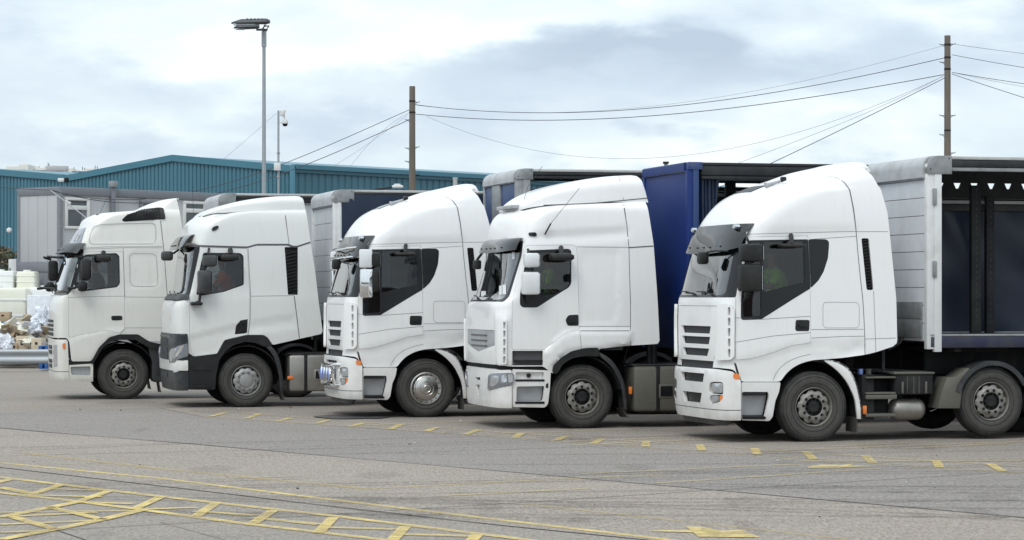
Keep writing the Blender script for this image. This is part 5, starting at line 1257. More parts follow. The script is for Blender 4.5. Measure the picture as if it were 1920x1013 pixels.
blue_p = mat('blue_panel_paint', (0.007, 0.027, 0.15), .5, spec=.3, var=.12, vscale=1.2, dirt=(0.010, 0.035, 0.14), dscale=1.5, damt=.5, stretch=(1, 1, .3))
blue_v = mat('blue_vinyl', (0.014, 0.042, 0.14), .45, var=.1)
navy = mat('navy_curtain', (0.006, 0.016, 0.043), .34, var=.3, vscale=1.2, spec=.45, dirt=(0.015, 0.026, 0.06), dscale=2, damt=.6)
roof_f = mat('roof_sheet', (0.10, 0.105, 0.11), .6, var=.1)
floor_m = mat('deck_boards', (0.12, 0.085, 0.06), .8, var=.3, stretch=(.2, 4, 1))
def curtain(root, x0, x1, y, z0, z1, m, amp=.025, folds=9.0, name='side_curtain', taper=None, seed=0, nx=90, nz=30):
    vs_ = []; fs = []
    for i in range(nx+1):
        for k in range(nz+1):
            u, w = i/nx, k/nz; xx = x0+(x1-x0)*u
            if taper: xx = x0+(x1-x0)*u*(taper+(1-taper)*w**1.6)
            n_ = noise.noise(Vector((xx*.7+seed, w*1.6, seed)))*2+noise.noise(Vector((xx*2.1+w*1.5, w*2.2, seed+4)))
            yy = y+amp*(sin(xx*folds+2*sin(w*2.0)+seed)*.6*(1 if taper else .35*(.3+w)) + n_*.8)
            vs_.append((xx, yy, z0+(z1-z0)*w))
    n = nz+1
    for i in range(nx):
        for k in range(nz): fs.append((i*n+k, (i+1)*n+k, (i+1)*n+k+1, i*n+k+1))
    o = len(vs_); vs_ += [(x, yy+.006, z) for x, yy, z in vs_]; fs += [tuple(q+o for q in f[::-1]) for f in fs]
    mb = MB(); mb.add(vs_, fs, m); return mb.build(name, root, ang=80)
def planks(mb, x, y0, y1, z0, z1, n, m, t=.03):
    h = (z1-z0)/n
    for k in range(n):
        mb.box(x, x+t, y0, y1, z0+k*h+.005, z0+(k+1)*h-.005, m); mb.box(x+.012, x+t, y0, y1, z0+k*h-.006, z0+k*h+.006, plastic)
TW = {}
def trailer(fr, px, py, label, kind, zdeck=1.50, far=None, near=None, posts=(), th=None, Ln=13.6):
    """kind: colours; far = (z top of far curtain, gap height, colour); near = colour of a drawn near curtain"""
    x0, zt = fr.P(px, py, .05)
    w = Matrix.Rotation(fr.th, 4, 'Z') @ Vector((x0, 0, 0)); root = empty('curtainsider_trailer', (fr.X0+w.x, fr.Y0+w.y, 0), fr.th if th is None else th)
    tag(root, label, 'trailer', 'trailers coupled behind the tractor units')
    Wd = 2.5; pw = kind['post_w']; cap_h = kind['cap_h']; rail = kind['rail']; pm_, wall = kind['post'], kind['wall']
    # front bulkhead
    mb = MB()
    if kind['planks']: planks(mb, .03, pw*.2, Wd-pw*.2, zdeck-.1, zt-cap_h, kind['planks'], wall)
    else: mb.box(.02, .07, .05, Wd-.05, zdeck-.2, zt-cap_h+.02, wall, .01)
    mb.build('front_wall', root)
    if kind.get('kick'): 
        mb = MB(); 
        for a, b in ((0, .28), (.29, .55)): mb.box(.0, .028, pw, Wd-pw, zdeck-.05+a, zdeck-.05+b, alu, .006)
        mb.build('kick_plate', root)
    for yv in (0, 1):
        mb = MB(); Y = (lambda y: Wd-y) if yv else (lambda y: y)
        mb.box(0, pw*.52, Y(0), Y(.12), zdeck-.22, zt-.12, pm_, .012); mb.box(pw*.50, pw, Y(-.012), Y(.08), zdeck-.26, zt-.12, pm_ if not kind.get('post2') else kind['post2'], .008)
        po = mb.build('corner_post', root)
        if kind.get('hinges'):
            for zz in (.62, 1.72): 
                mb = MB(); zc = zt-zz; mb.box(pw*.36, pw*.62, Y(-.035), Y(.0), zc-.13, zc+.12, alu, .008); mb.build('hinge', po)
        mb = MB(); cw = kind['cast_w']; r = .17 if cap_h > .2 else .03
        pr = [(0.0, zt-cap_h*.78)]+[(r-r*cos(a), zt-r+r*sin(a)) for a in np.linspace(0, pi/2, 7)]+[(cw, zt), (cw, zt-cap_h*.78)]
        mb.prism(pr, Y(-.02), Y(.10), alu if kind.get('cast') is None else kind['cast'], .006)
        mb.box(cw*.86, cw*.90, Y(-.026), Y(-.018), zt-.05, zt-.03, gloss_black); mb.box(cw*.1, cw*.14, Y(-.026), Y(-.018), zt-cap_h*.6, zt-cap_h*.6+.02, gloss_black)
        mb.build('corner_casting', root)
        mb = MB(); mb.box(cw, Ln, Y(-.005), Y(.09), zt-.055, zt-.005, alu_l if rail[0] else rail_d, .008)
        mb.box(cw-.01, Ln, Y(.0), Y(.07), zt-(.11 if yv else rail[1]), zt-.058, rail_d, .02)
        if not yv: mb.box(cw, Ln, Y(.02), Y(.10), zt-rail[1]-.06, zt-rail[1]-.004, kind.get('under', rail_d), .005)
        mb.build('roof_rail', root)
        mb = MB(); mb.box(0.05, Ln, Y(0.0), Y(.06), zdeck-.2, zdeck-.025, kind['deck'], .01); mb.box(0.05, Ln, Y(-.006), Y(.06), zdeck-.022, zdeck+.01, alu, .004); mb.build('side_rail', root)
        mb = MB(); mb.box(Ln-.14, Ln, Y(0), Y(.14), zdeck-.2, zt-.1, pm_, .01); mb.build('rear_post', root)
    # cap over the bulkhead
    mb = MB(); r = .17 if cap_h > .2 else .03; yy = np.linspace(.10, Wd-.10, 8)
    pr = [(.0, zt-cap_h*.92), (.0, zt-r)]+[(r-r*cos(a), zt-r+r*sin(a)) for a in np.linspace(.2, pi/2, 6)]+[(.5, zt), (.5, zt-.05), (.06, zt-.08), (.06, zt-cap_h*.92)]
    mb.prism([(x-.03, z) for x, z in pr], .095, Wd-.095, kind['cap']); mb.box(-.01, .08, .09, Wd-.09, zt-cap_h, zt-cap_h*.9, kind.get('lip', alu), .005); mb.build('roof_cap', root)
    # roof sheet on bows
    mb = MB(); mb.box(.4, Ln-.05, .08, Wd-.08, zt-.045, zt-.015, roof_f)
    for k in range(int((Ln-.7)/.74)): mb.box(.6+k*.74, .66+k*.74, .08, Wd-.08, zt-.10, zt-.046, alu if k % 3 else rail_d)
    mb.build('roof', root)
    mb = MB(); mb.box(.07, Ln-.02, .06, Wd-.06, zdeck-.12, zdeck-.03, floor_m); mb.build('deck', root)
    if far:
        ztop, gap, cm, teeth = far
        mb = MB(); mb.box(.1, Ln-.1, Wd-.16, Wd-.11, ztop+gap, ztop+gap+(.16 if teeth else .07), rail_d)
        if teeth:
            zb = ztop+gap+.16; zh = zb+.09; mb.box(.1, Ln-.1, Wd-.16, Wd-.11, zh, zt-.06, rail_d)
            for k in range(int((Ln-.5)/.3)):
                xc = .22+k*.30; mb.prism([(xc-.124, zb), (xc+.124, zb), (xc+.082, zh), (xc-.082, zh)] if True else [], Wd-.155, Wd-.115, rail_d)
        mb.build('load_beam', root)
        mb = MB(); mb.box(.1, Ln-.1, Wd-.14, Wd-.06, ztop-.05, ztop, alu_l, .008); mb.box(.1, Ln-.1, Wd-.13, Wd-.05, ztop-.17, ztop-.052, plastic, .01); mb.build('curtain_track', root)
        curtain(root, .1, Ln-.1, Wd-.05, zdeck, ztop-.15, cm, amp=.085, folds=2.0, seed=px*.01, nx=160)
    if near: curtain(root, kind['post_w']+.01, Ln-.15, .0, zdeck-.15, zt-.10, near, amp=.035, folds=2.3, seed=3.0, nx=260, nz=36)
    for (a, b, yv, zb) in posts:
        xa = fr.P(a, 500, yv)[0]-x0; xb = fr.P(b, 500, yv)[0]-x0; mb = MB(); mb.box(xa, xb, yv, yv+.1, zdeck-.02, zb, rail_d, .01)
        for k in range(22): mb.box((xa+xb)/2-.01, (xa+xb)/2+.01, yv-.004, yv+.01, zdeck+.15+k*.1, zdeck+.19+k*.1, plastic)
        mb.build('pillar', root)
    # running gear
    mb = MB()
    for y in (.75, 1.67): mb.box(.3, Ln-.2, y, y+.08, zdeck-.62 if True else 0, zdeck-.13, chassis_m, .01)
    for k in range(int(Ln/1.5)): mb.box(.5+k*1.5, .6+k*1.5, .1, Wd-.1, zdeck-.26, zdeck-.13, chassis_m)
    mb.box(.4, 1.6, .5, 2.0, zdeck-.28, zdeck-.2, chassis_m)
    ax0, nax = Ln-5.0, (3 if Ln > 10 else 2)
    for k in range(nax): mb.tube([(ax0+k*1.31, .3, .52), (ax0+k*1.31, 2.2, .52)], .06, chassis_m, 8)
    mb.build('chassis', root)
    for y in (.55, 1.85):
        mb = MB(); mb.box(3.05, 3.2, y, y+.12, .12, zdeck-.2, plastic, .01); mb.box(2.97, 3.28, y-.06, y+.18, .02, .12, plastic, .02); mb.build('landing_leg', root)
    for k in range(nax):
        for sd, y in ((1, .05), (-1, 2.45)):
            if 'w' not in TW or TW['w'][1] is None: pass
            if (sd,) not in TW: TW[(sd,)] = wheel(root, ax0+k*1.31, y, sd, 'steel', R=.52)
            else:
                c = copy_tree(TW[(sd,)], root); c.location = (ax0+k*1.31, y, TW[(sd,)].location.z)
    mb = MB(); mb.box(Ln-.08, Ln-.03, .1, Wd-.1, .45, .6, plastic, .01); mb.build('rear_bumper', root)
    return root, x0, zt
K5 = dict(post_w=.235, cap_h=.36, cast_w=.40, rail=(1, .17), post=tr_post, wall=tr_white, planks=9, cap=tr_cap, deck=mat('navy_rail', (0.012, 0.015, 0.045), .5, dirt=(0.06, 0.055, 0.05), damt=.6), kick=True, hinges=True, under=alu)
t5, x5, z5 = trailer(F5, 1736, 292, 'open-sided trailer with white plank front wall and white corner post at the right edge', K5, zdeck=1.60,
    far=(3.74, .035, navy, True), posts=((1822, 1840, 1.5, 3.95), (1850, 1865, 2.1, 3.8)))
K4 = dict(post_w=.20, cap_h=.16, cast_w=.26, rail=(0, .22), post=blue_p, post2=blue_v, wall=blue_p, planks=0, cap=blue_p, deck=blue_p, cast=mat('blue_casting', (0.03, 0.06, 0.2), .5, dirt=(0.10, 0.09, 0.09), dscale=9, damt=.9))
t4, x4, z4 = trailer(F4, 1287, 304, 'open-sided trailer with bright blue front wall and bunched blue curtain', K4, zdeck=1.5, far=(4.00, .05, navy, False), posts=((1362, 1380, 1.6, 4.2),))
curtain(t4, .23, .62, .05, 1.5, z4-.22, navy, amp=.05, folds=48, taper=.25, seed=1, nx=60, name='bunched_curtain')
K3 = dict(post_w=.27, cap_h=.26, cast_w=.32, rail=(1, .12), post=alu, wall=blue_v, planks=0, cap=tr_cap, deck=alu)
t3, x3, z3 = trailer(F3, 966, 316, 'open-sided trailer with grey aluminium frame round a blue front panel', K3, zdeck=1.5, far=(4.10, .06, navy, False), Ln=8.0)
mb = MB(); mb.box(-.015, .05, 1.15, 1.75, 1.4, z3-.26, alu, .01); mb.build('front_pillar', t3)
K2 = dict(post_w=.16, cap_h=.33, cast_w=.42, rail=(1, .11), post=tr_post, wall=tr_white, planks=8, cap=tr_cap, deck=alu)
t2, x2, z2 = trailer(F2, 624, 355.5, 'trailer with a closed dark navy side curtain and pale plank front wall', K2, zdeck=1.5, near=navy)
K1 = dict(post_w=.20, cap_h=.36, cast_w=.34, rail=(1, .12), post=alu, wall=tr_white, planks=8, cap=tr_cap, deck=alu)
t1, x1, z1 = trailer(F1, 412, 362, 'empty trailer open on both sides, its pale roof corner showing between the two leftmost lorries', K1, zdeck=1.5)
# ------------------------------------------------------------------ the yard
def struct(o): o['kind'] = 'structure'; return o
def concrete(name, base, tone2, yellow=None, wear=(.40, .62), amt=1.0):
    m = bpy.data.materials.new(name); m.use_nodes = True; t = m.node_tree; b = t.nodes['Principled BSDF']
    b.inputs['Roughness'].default_value = .85; b.inputs['Specular IOR Level'].default_value = .3
    geo = t.nodes.new('ShaderNodeNewGeometry')
    def noi(sc, st=(1, 1, 1), det=6, rg=.6, w=0):
        mp = t.nodes.new('ShaderNodeMapping'); mp.inputs['Scale'].default_value = st; mp.inputs['Location'].default_value = (w, w*.7, 0)
        t.links.new(geo.outputs['Position'], mp.inputs[0]); n = t.nodes.new('ShaderNodeTexNoise'); n.inputs['Scale'].default_value = sc; n.inputs['Detail'].default_value = det
        n.inputs['Roughness'].default_value = rg; t.links.new(mp.outputs[0], n.inputs['Vector']); return n.outputs[0]
    def mr(src, a, c, d, e_):
        n = t.nodes.new('ShaderNodeMapRange'); t.links.new(src, n.inputs[0])
        for i, q in zip((1, 2, 3, 4), (a, c, d, e_)): n.inputs[i].default_value = q
        return n.outputs[0]
    def mix(f, a, c):
        n = t.nodes.new('ShaderNodeMix'); n.data_type = 'RGBA'
        for i, q in ((0, f), (6, a), (7, c)):
            if isinstance(q, (float, int)): n.inputs[i].default_value = q
            elif isinstance(q, tuple): n.inputs[i].default_value = (*q, 1)
            else: t.links.new(q, n.inputs[i])
        return n.outputs[2]
    c = mix(mr(noi(.22, (1, 1, 1), 5), .35, .65, 0, 1), base, tone2)
    c = mix(mr(noi(.8, (.25, 1, 1), 6, .65, 5), .5, .72, 0, .35), c, tuple(v_*.62 for v_ in base))        # tyre scrub and oily lanes
    c = mix(mr(noi(1.2, (1, 1, 1), 8, .7, 11), .56, .66, 0, .30), c, tuple(v_*.5 for v_ in base))
    c = mix(mr(noi(24, (1, .22, 1), 4, .85), .42, .66, .0, .8), c, tuple(min(1, v_*1.7) for v_ in base))
    c = mix(mr(noi(30, (1, .22, 1), 4, .85, 3), .48, .70, .0, .8), c, tuple(v_*.45 for v_ in base))
    if yellow:
        f = mr(noi(9, (1, 1, 1), 8, .75, 2), wear[0], wear[1], 0, 1); f2 = mr(noi(1.3, (1, 1, 1), 4, .6, 8), .3, .65, .35, 1)
        mm = t.nodes.new('ShaderNodeMath'); mm.operation = 'MULTIPLY'; t.links.new(f, mm.inputs[0]); t.links.new(mr(f2, 0, 1, 0, amt), mm.inputs[1])
        c = mix(mr(noi(14, (1, .3, 1), 5, .7, 21), .4, .75, 0, .5), yellow, tuple(v_*.62 for v_ in yellow)); t.links.new(mm.outputs[0], b.inputs['Alpha'])
    t.links.new(c, b.inputs['Base Color'])
    bp = t.nodes.new('ShaderNodeBump'); bp.inputs['Strength'].default_value = .5; bp.inputs['Distance'].default_value = .006
    t.links.new(noi(45, det=4), bp.inputs['Height']); t.links.new(bp.outputs[0], b.inputs['Normal']); return m
CB, CT = (0.226, 0.196, 0.170), (0.266, 0.232, 0.200)
con = concrete('concrete', CB, CT); con_d = concrete('concrete_dark', (0.206, 0.184, 0.167), (0.234, 0.208, 0.187)); con_l = concrete('concrete_aggregate', (0.246, 0.210, 0.180), (0.286, 0.243, 0.206))
yel = concrete('worn_yellow_paint', CB, CT, (0.74, 0.57, 0.22), (.22, .54), .95); yel_f = concrete('faded_yellow_paint', CB, CT, (0.60, 0.46, 0.18), (.22, .62), .60)
yel_r = concrete('rubbed_yellow_paint', CB, CT, (0.72, 0.55, 0.20), (.22, .56), .85)
mb = MB(); mb.add([(-700, 5, 0), (700, 5, 0), (700, 2600, 0), (-700, 2600, 0)], [(0, 1, 2, 3)], con); struct(mb.build('ground', smooth=False))
def sheet(name, px, m, z=.004, kind='structure'):
    mb = MB(); mb.add([(*G(a, b), z) for a, b in px], [tuple(range(len(px)))], m); o = mb.build(name, smooth=False); o['kind'] = kind; return o
sheet('yard_slab', [(-300, 762), (0, 775), (300, 766), (380, 782), (960, 822), (1510, 861), (1920, 888), (2300, 915), (2300, 1010), (1920, 972), (1340, 920), (960, 886), (365, 833), (100, 812), (-300, 775)], con_d)
sheet('yard_slab', [(-300, 786), (100, 812.5), (365, 833.5), (960, 886.5), (1340, 920.5), (1920, 972.5), (2300, 1010.5), (2300, 1100), (1340, 1026), (960, 988), (430, 927.5), (0, 877), (-300, 842)], con_l)
def line_mesh(mb, pts, w, m, z=.008, wpx=False):
    P_ = [Vector((*G(a, b), 0)) for a, b in pts]; vs_ = []
    den = []
    for a, b in zip(P_, P_[1:]):
        k = max(1, int((b-a).length/.5)); den += [a.lerp(b, i/k) for i in range(k)]
    den.append(P_[-1]); fs = []
    for i, p in enumerate(den):
        t = (den[min(i+1, len(den)-1)]-den[max(i-1, 0)]).normalized(); n = Vector((-t.y, t.x, 0)); vs_ += [tuple(p+n*w/2+Vector((0, 0, z))), tuple(p-n*w/2+Vector((0, 0, z)))]
    for i in range(len(den)-1): fs.append((2*i, 2*i+1, 2*i+3, 2*i+2))
    mb.add(vs_, fs, m)
jt = mat('joint_tar', (0.055, 0.052, 0.05), .9, var=.3)
mb = MB()
for pts, w in (([(-300, 842), (0, 877), (430, 927), (690, 959), (960, 988), (1240, 1016), (1500, 1045)], .022), ([(-300, 775), (100, 812), (365, 834), (960, 886), (1340, 920), (1920, 971), (2300, 1010)], .028),
               ([(25, 846), (365, 832)], .018), ([(0, 1001), (430, 977), (960, 944.5), (1340, 920), (1860, 888)], .018), ([(0, 775), (300, 766), (420, 760)], .018), ([(300, 766), (380, 782), (960, 822), (1510, 861), (1920, 888), (2300, 915)], .022),
               ([(100, 993), (160, 1013), (200, 1026)], .015), ([(300, 980), (420, 1013)], .008)): line_mesh(mb, pts, w, jt, z=.006)
struct(mb.build('slab_joint', smooth=False))
mk = MB(); LW = .135
line_mesh(mk, [(-200, 858), (0, 869), (300, 898), (620, 938), (960, 979), (1240, 1012), (1500, 1048)], .12, yel)
line_mesh(mk, [(-200, 878), (0, 896), (300, 932), (620, 968), (960, 1010), (1200, 1040)], LW, yel)
line_mesh(mk, [(-200, 900), (0, 925), (150, 942), (270, 957.5), (450, 982), (715, 1013), (900, 1036)], LW, yel)
for a, b, w in (((20, 900), (-30, 913), .115), ((117, 910), (55, 930), .115), ((205, 922), (145, 943), .115), ((145, 943), (0, 972), .14), ((305, 932), (250, 957), .115), ((405, 945), (367, 970), .115), ((512, 959), (475, 983), .115),
                ((625, 972), (597, 1001), .115), ((760, 989), (735, 1016), .115), ((895, 1004), (872, 1030), .115), ((270, 957), (192, 976), .14), ((192, 976), (100, 995), .14), ((100, 995), (0, 1014), .14), ((90, 952), (192, 976), .12), ((20, 970), (107, 995), .12)):
    line_mesh(mk, [a, b], w, yel, z=.012)
mk2 = MB()
for a, b in (((55, 930), (190, 933)), ((80, 918), (200, 921)), ((0, 962), (260, 959)), ((0, 985), (190, 977)), ((0, 1000), (100, 996)), ((0, 915), (60, 927)), ((145, 943), (250, 946)), ((20, 970), (180, 962)), ((250, 957), (370, 953)), ((475, 972), (600, 985)), ((597, 990), (740, 994)), ((735, 1003), (890, 1007)), ((367, 960), (480, 968))):
    line_mesh(mk2, [a, b], .15, yel_r, z=.010)
line_mesh(mk2, [(40, 850), (300, 880), (690, 918)], .16, yel_f); line_mesh(mk2, [(690, 918), (960, 904), (1250, 890)], .12, yel_f); line_mesh(mk2, [(820, 932), (1100, 918)], .12, yel_f, z=.012)
line_mesh(mk2, [(960, 944), (1200, 970), (1700, 1025)], .08, yel_f)
line_mesh(mk, [(105, 870), (138, 872)], .10, yel_f, z=.012)
for a, b in (((425, 774), (395, 782)), ((487, 777), (462, 786)), ((545, 785), (520, 791)), ((615, 789), (595, 795)), ((682, 794), (657, 801)), ((752, 797), (732, 806)), ((820, 802), (800, 810)), ((897, 807), (872, 816)), ((977, 814), (965, 822)),
             ((1062, 819), (1042, 827)), ((1130, 824), (1112, 833)), ((1212, 828), (1211, 839)), ((1312, 835), (1316, 846)), ((1415, 842), (1420, 853)), ((1510, 848), (1525, 862)), ((1622, 856), (1637, 870)), ((1755, 865), (1762, 878)), ((1855, 871), (1880, 885))):
    line_mesh(mk, [a, b], .12, yel_r, z=.012)
line_mesh(mk2, [(210, 768), (420, 772), (700, 794), (960, 813), (1400, 842), (1920, 876), (2200, 895)], .09, yel_f, z=.010)
line_mesh(mk2, [(380, 783), (700, 803), (1040, 828), (1500, 863), (1920, 889)], .09, yel_f, z=.010)
for a, b in (((1400, 848), (1920, 829)), ((1070, 836), (1560, 815)), ((1500, 866), (1920, 866)), ((1040, 830), (1250, 822)), ((0, 765), (160, 762)), ((640, 800), (980, 788)), ((900, 815), (1200, 806)), ((1090, 890), (1500, 872)), ((1230, 908), (1650, 880)), ((1700, 842), (1900, 832)), ((1560, 838), (1700, 832))):
    line_mesh(mk2, [a, b], .12, yel_f, z=.013)
line_mesh(mk2, [(-200, 712), (0, 713), (190, 714)], .16, yel_f, z=.008)
def gpoly(mb, px, m, z): mb.add([(*G(a, b), z) for a, b in px], [tuple(range(len(px)))], m)
gpoly(mk, [(1222, 997), (1295, 996), (1285, 990), (1318, 990), (1352, 998), (1392, 996), (1425, 1010), (1310, 1009), (1300, 1001), (1226, 999)], yel, .013)
gpoly(mk, [(1515, 877), (1540, 873.5), (1580, 874), (1602, 871.5), (1592, 875), (1640, 876), (1592, 878), (1560, 880), (1516, 879.5)], yel, .014)
def up(o):
    bm = bmesh.new(); bm.from_mesh(o.data)
    for f in bm.faces:
        f.normal_update()
        if f.normal.z < 0: f.normal_flip()
    bm.to_mesh(o.data); bm.free(); return o
up(struct(mk.build('road_marking', smooth=False))); up(struct(mk2.build('road_marking', smooth=False)))

oil = mat('oil_stain', (0.075, 0.07, 0.07), .6, var=.3)
def patch(px, py, rx, ry, m, z, seed):
    x0, y0 = G(px, py); mb = MB(); n = 40; vs_ = [(x0+rx*cos(a)*(1+.35*noise.noise(Vector((cos(a)*1.6, sin(a)*1.6, seed)))), y0+ry*sin(a)*(1+.35*noise.noise(Vector((cos(a)*1.6+5, sin(a)*1.6, seed)))), z) for a in np.linspace(0, 2*pi, n+1)[:-1]]
    mb.add(vs_, [tuple(range(n))], m); struct(mb.build('oil_patch', smooth=False))
patch(665, 782.5, .7, .8, oil, .016, 1)
def stain_mat(name, col, amt, st=(1, 1, 1), sc=5):
    m = concrete(name, col, col, col, (.25, .70), amt); return m
rub = concrete('tyre_rub', (.06, .057, .054), (.06, .057, .054), (.055, .052, .05), (.35, .8), .45)
damp = concrete('damp_stain', (.1, .09, .085), (.1, .09, .085), (.095, .088, .082), (.30, .75), .30)
tm_ = MB(); R_ = random.Random(11)
for k in range(16):
    x0 = R_.uniform(-9, 9); y0 = R_.uniform(25, 34); a = R_.uniform(-.35, .35); cv = R_.uniform(-.02, .02); pts = []; vs_ = []
    n_ = 40; L_ = R_.uniform(5, 14)
    for i in range(n_):
        s = L_*i/n_; aa = a+cv*s; pts.append((x0+s*cos(aa), y0+s*sin(aa)+.02*s*s*cv*4))
    for off in (0, 2.05 if k % 2 else .35):
        vs_ = []
        for i, (x, y) in enumerate(pts): w_ = .11*min(1, min(i, n_-1-i)/8); vs_ += [(x, y+off-w_, .0065), (x, y+off+w_, .0065)]
        tm_.add(vs_, [(2*i, 2*i+2, 2*i+3, 2*i+1) for i in range(n_-1)], rub)
o_ = tm_.build('tyre_marks', smooth=False); struct(o_)
for k in range(26):
    px, py = R_.uniform(0, 1900), R_.uniform(800, 1005); patch(px, py, R_.uniform(.08, .35), R_.uniform(.2, .8), damp, .0155+k*.0001, k)
for k, (px, py) in enumerate(((1500, 850), (1080, 822), (1250, 806), (420, 772), (240, 756), (1700, 838))): patch(px, py, .6, .9, damp, .0190+k*.0002, k+40)
bits = MB()
for k in range(60):
    x, y = random.uniform(-9, 9), random.uniform(24, 60); s_ = random.uniform(.008, .03); bits.box(x, x+s_, y, y+s_*.8, .004, .004+s_*.6, jt if k % 3 else tr_post)
o = bits.build('litter_specks'); o['kind'] = 'stuff'; tag(o, 'small stones and scraps scattered over the grey concrete yard', 'debris')

# ------------------------------------------------------------------ warehouse with ribbed teal cladding
teal = mat('teal_cladding', (0.042, 0.135, 0.185), .45, var=.10, vscale=.4, dirt=(0.075, 0.20, 0.26), dscale=.3, damt=.5, stretch=(1, 1, .2))
teal_t = mat('teal_trim', (0.045, 0.165, 0.225), .4, var=.05, vscale=.5)
teal_s = mat('teal_dark_rib', (0.03, 0.115, 0.16), .5)
def cladding(mb, A, B, top, z0, m, pitch=.27, depth=.045, outward=None):
    A, B = Vector((*A, 0)), Vector((*B, 0)); L_ = (B-A).length; t = (B-A)/L_; n = Vector((t.y, -t.x, 0))
    if n.dot(-A) < 0: n = -n
    u = 0; pts = []
    while u < L_:
        for du, dd in ((0, 0), (pitch*.62, 0), (pitch*.70, -depth), (pitch*.92, -depth)):
            if u+du <= L_: pts.append((u+du, dd))
        u += pitch
    pts.append((L_, 0)); vs_ = []
    for u, dd in pts:
        p = A+t*u+n*dd; vs_ += [(p.x, p.y, z0), (p.x, p.y, top(u/L_))]
    mb.add(vs_, [(2*i, 2*i+2, 2*i+3, 2*i+1) for i in range(len(pts)-1)], m); return t, n, L_
def beam(mb, A, B, za, zb, h, w, m):
    """fascia board along a wall top, from height za to zb"""
    A, B = Vector((*A, 0)), Vector((*B, 0)); t = (B-A).normalized(); n = Vector((t.y, -t.x, 0))
    if n.dot(-A) < 0: n = -n
    vs_ = []
    for p, z in ((A, za), (B, zb)):
        for dn, dz in ((w, 0), (-.1, .0), (-.1, -h), (w, -h)): q = p+n*dn; vs_.append((q.x, q.y, z+dz))
    mb.add(vs_, [(0, 1, 5, 4), (1, 2, 6, 5), (2, 3, 7, 6), (3, 0, 4, 7), (0, 1, 2, 3), (4, 5, 6, 7)], m)
wh = empty('warehouse', (0, 0, 0)); tag(wh, 'large teal ribbed metal warehouse with shallow twin gables behind the trailers', 'warehouse')
c0 = Vector((-9.8, 112)); gd = Vector((-10, 8.8)); sd_ = Vector((8.8, 10.0)); ze, za = 7.95, 8.72
gA = c0; gB = c0+gd*1.21; gC = c0+gd*2.6; sB = c0+sd_*4.6
mb = MB(); cladding(mb, gA, gB, lambda u: ze+(za-ze)*(1-abs(u-.5)*2)-.02, 0, teal); mb.build('gable_wall', wh, ang=20)
mb = MB(); cladding(mb, gB, gC, lambda u: ze+.1+(za-ze)*min(1, u*2)-.02, 0, teal); mb.build('gable_wall', wh, ang=20)
mb = MB(); cladding(mb, gA, sB, lambda u: ze-.05, 0, teal, pitch=.42); mb.build('side_wall', wh, ang=20)
mid = (gA+gB)/2; mid2 = (gB+gC)/2
for a, b, z1_, z2_ in ((gA, mid, ze+.06, za+.06), (mid, gB, za+.06, ze+.1), (gB, mid2, ze+.16, za+.16), (mid2, gC, za+.16, ze+.1)):
    mb = MB(); beam(mb, a, b, z1_, z2_, .30, .10, teal_t); beam(mb, a, b, z1_-.301, z2_-.301, .035, .03, teal_s); mb.build('fascia', wh)
mb = MB(); beam(mb, gA, sB, ze+.10, ze+.10, .20, .22, teal_t); beam(mb, gA, sB, ze-.101, ze-.101, .16, .12, teal_s); mb.build('gutter', wh)
mb = MB(); rz_ = gd*.605; far_ = sd_*4.6
for s0, s1, z0_, z1_ in ((Vector((0, 0)), rz_, ze+.05, za+.02), (rz_, gd*1.21, za+.02, ze+.05), (gd*1.21, gd*1.905, ze+.05, za+.1), (gd*1.905, gd*2.6, za+.1, ze+.05)):
    q = [c0+s0, c0+s1, c0+s1+far_, c0+s0+far_]; mb.add([(q[0].x, q[0].y, z0_), (q[1].x, q[1].y, z1_), (q[2].x, q[2].y, z1_), (q[3].x, q[3].y, z0_)], [(0, 1, 2, 3)], teal_t)
mb.build('roof', wh, smooth=False)
mb = MB(); mb.box(gA.x-.12, gA.x+.12, gA.y-.2, gA.y+.05, 0, ze+.05, teal_t, .02); mb.build('corner_flashing', wh)
mb = MB(); p = W3(122, 338, 121); mb.box(p.x-.22, p.x+.08, p.y-.8, p.y-.4, p.z-.12, p.z+.06, tr_post, .04); mb.box(p.x+.08, p.x+.26, p.y-.7, p.y-.4, p.z-.12, p.z+.09, chassis_m, .03); mb.build('gutter_outlet', wh)
mb = MB(); p = W3(17.5, 432, 122.5); mb.lathe([(.001, -.12), (.09, -.1), (.13, -.05), (.12, .1), (.001, .12)], tuple(p), tr_post, 16); mb.build('wall_lamp', wh)
mb = MB()
for px, py, hh in ((735, 350, 0),): pass
# street lantern over the middle trailers
d_ = 92; sl = empty('street_lamp', tuple(Vector((W3(690, 400, d_).x, d_, 0)))); tag(sl, 'small pale street lantern on a thin arm above the navy trailer roof', 'street lamp')
ox = sl.location.x; mb = MB(); a = W3(690, 357, d_); b = W3(737, 351, d_); mb.tube([(0, 0, 0), (0, 0, a.z-.05), (a.x-ox+.1, 0, a.z), (b.x-ox, 0, b.z)], .035, chassis_m, 8); mb.build('pole', sl)
mb = MB(); c_ = W3(746, 350, d_); mb.box(c_.x-ox-.22, c_.x-ox+.2, -.12, .12, c_.z-.06, c_.z+.05, tr_post, .05); mb.box(c_.x-ox-.14, c_.x-ox+.1, -.08, .08, c_.z+.04, c_.z+.10, tr_post, .03); mb.build('lantern', sl)
vp = MB(); p = W3(853.5, 350, 100); vp.tube([(0, 0, 0), (0, 0, p.z+.32)], .09, alu_l, 10); vp.tube([(0, 0, p.z+.3), (0, 0, p.z+.36)], .11, alu_l, 10); o = vp.build('vent_pipe', loc=(p.x, 100, 0)); tag(o, 'grey vent pipe rising in front of the teal eaves, above the middle white cab', 'pipe')
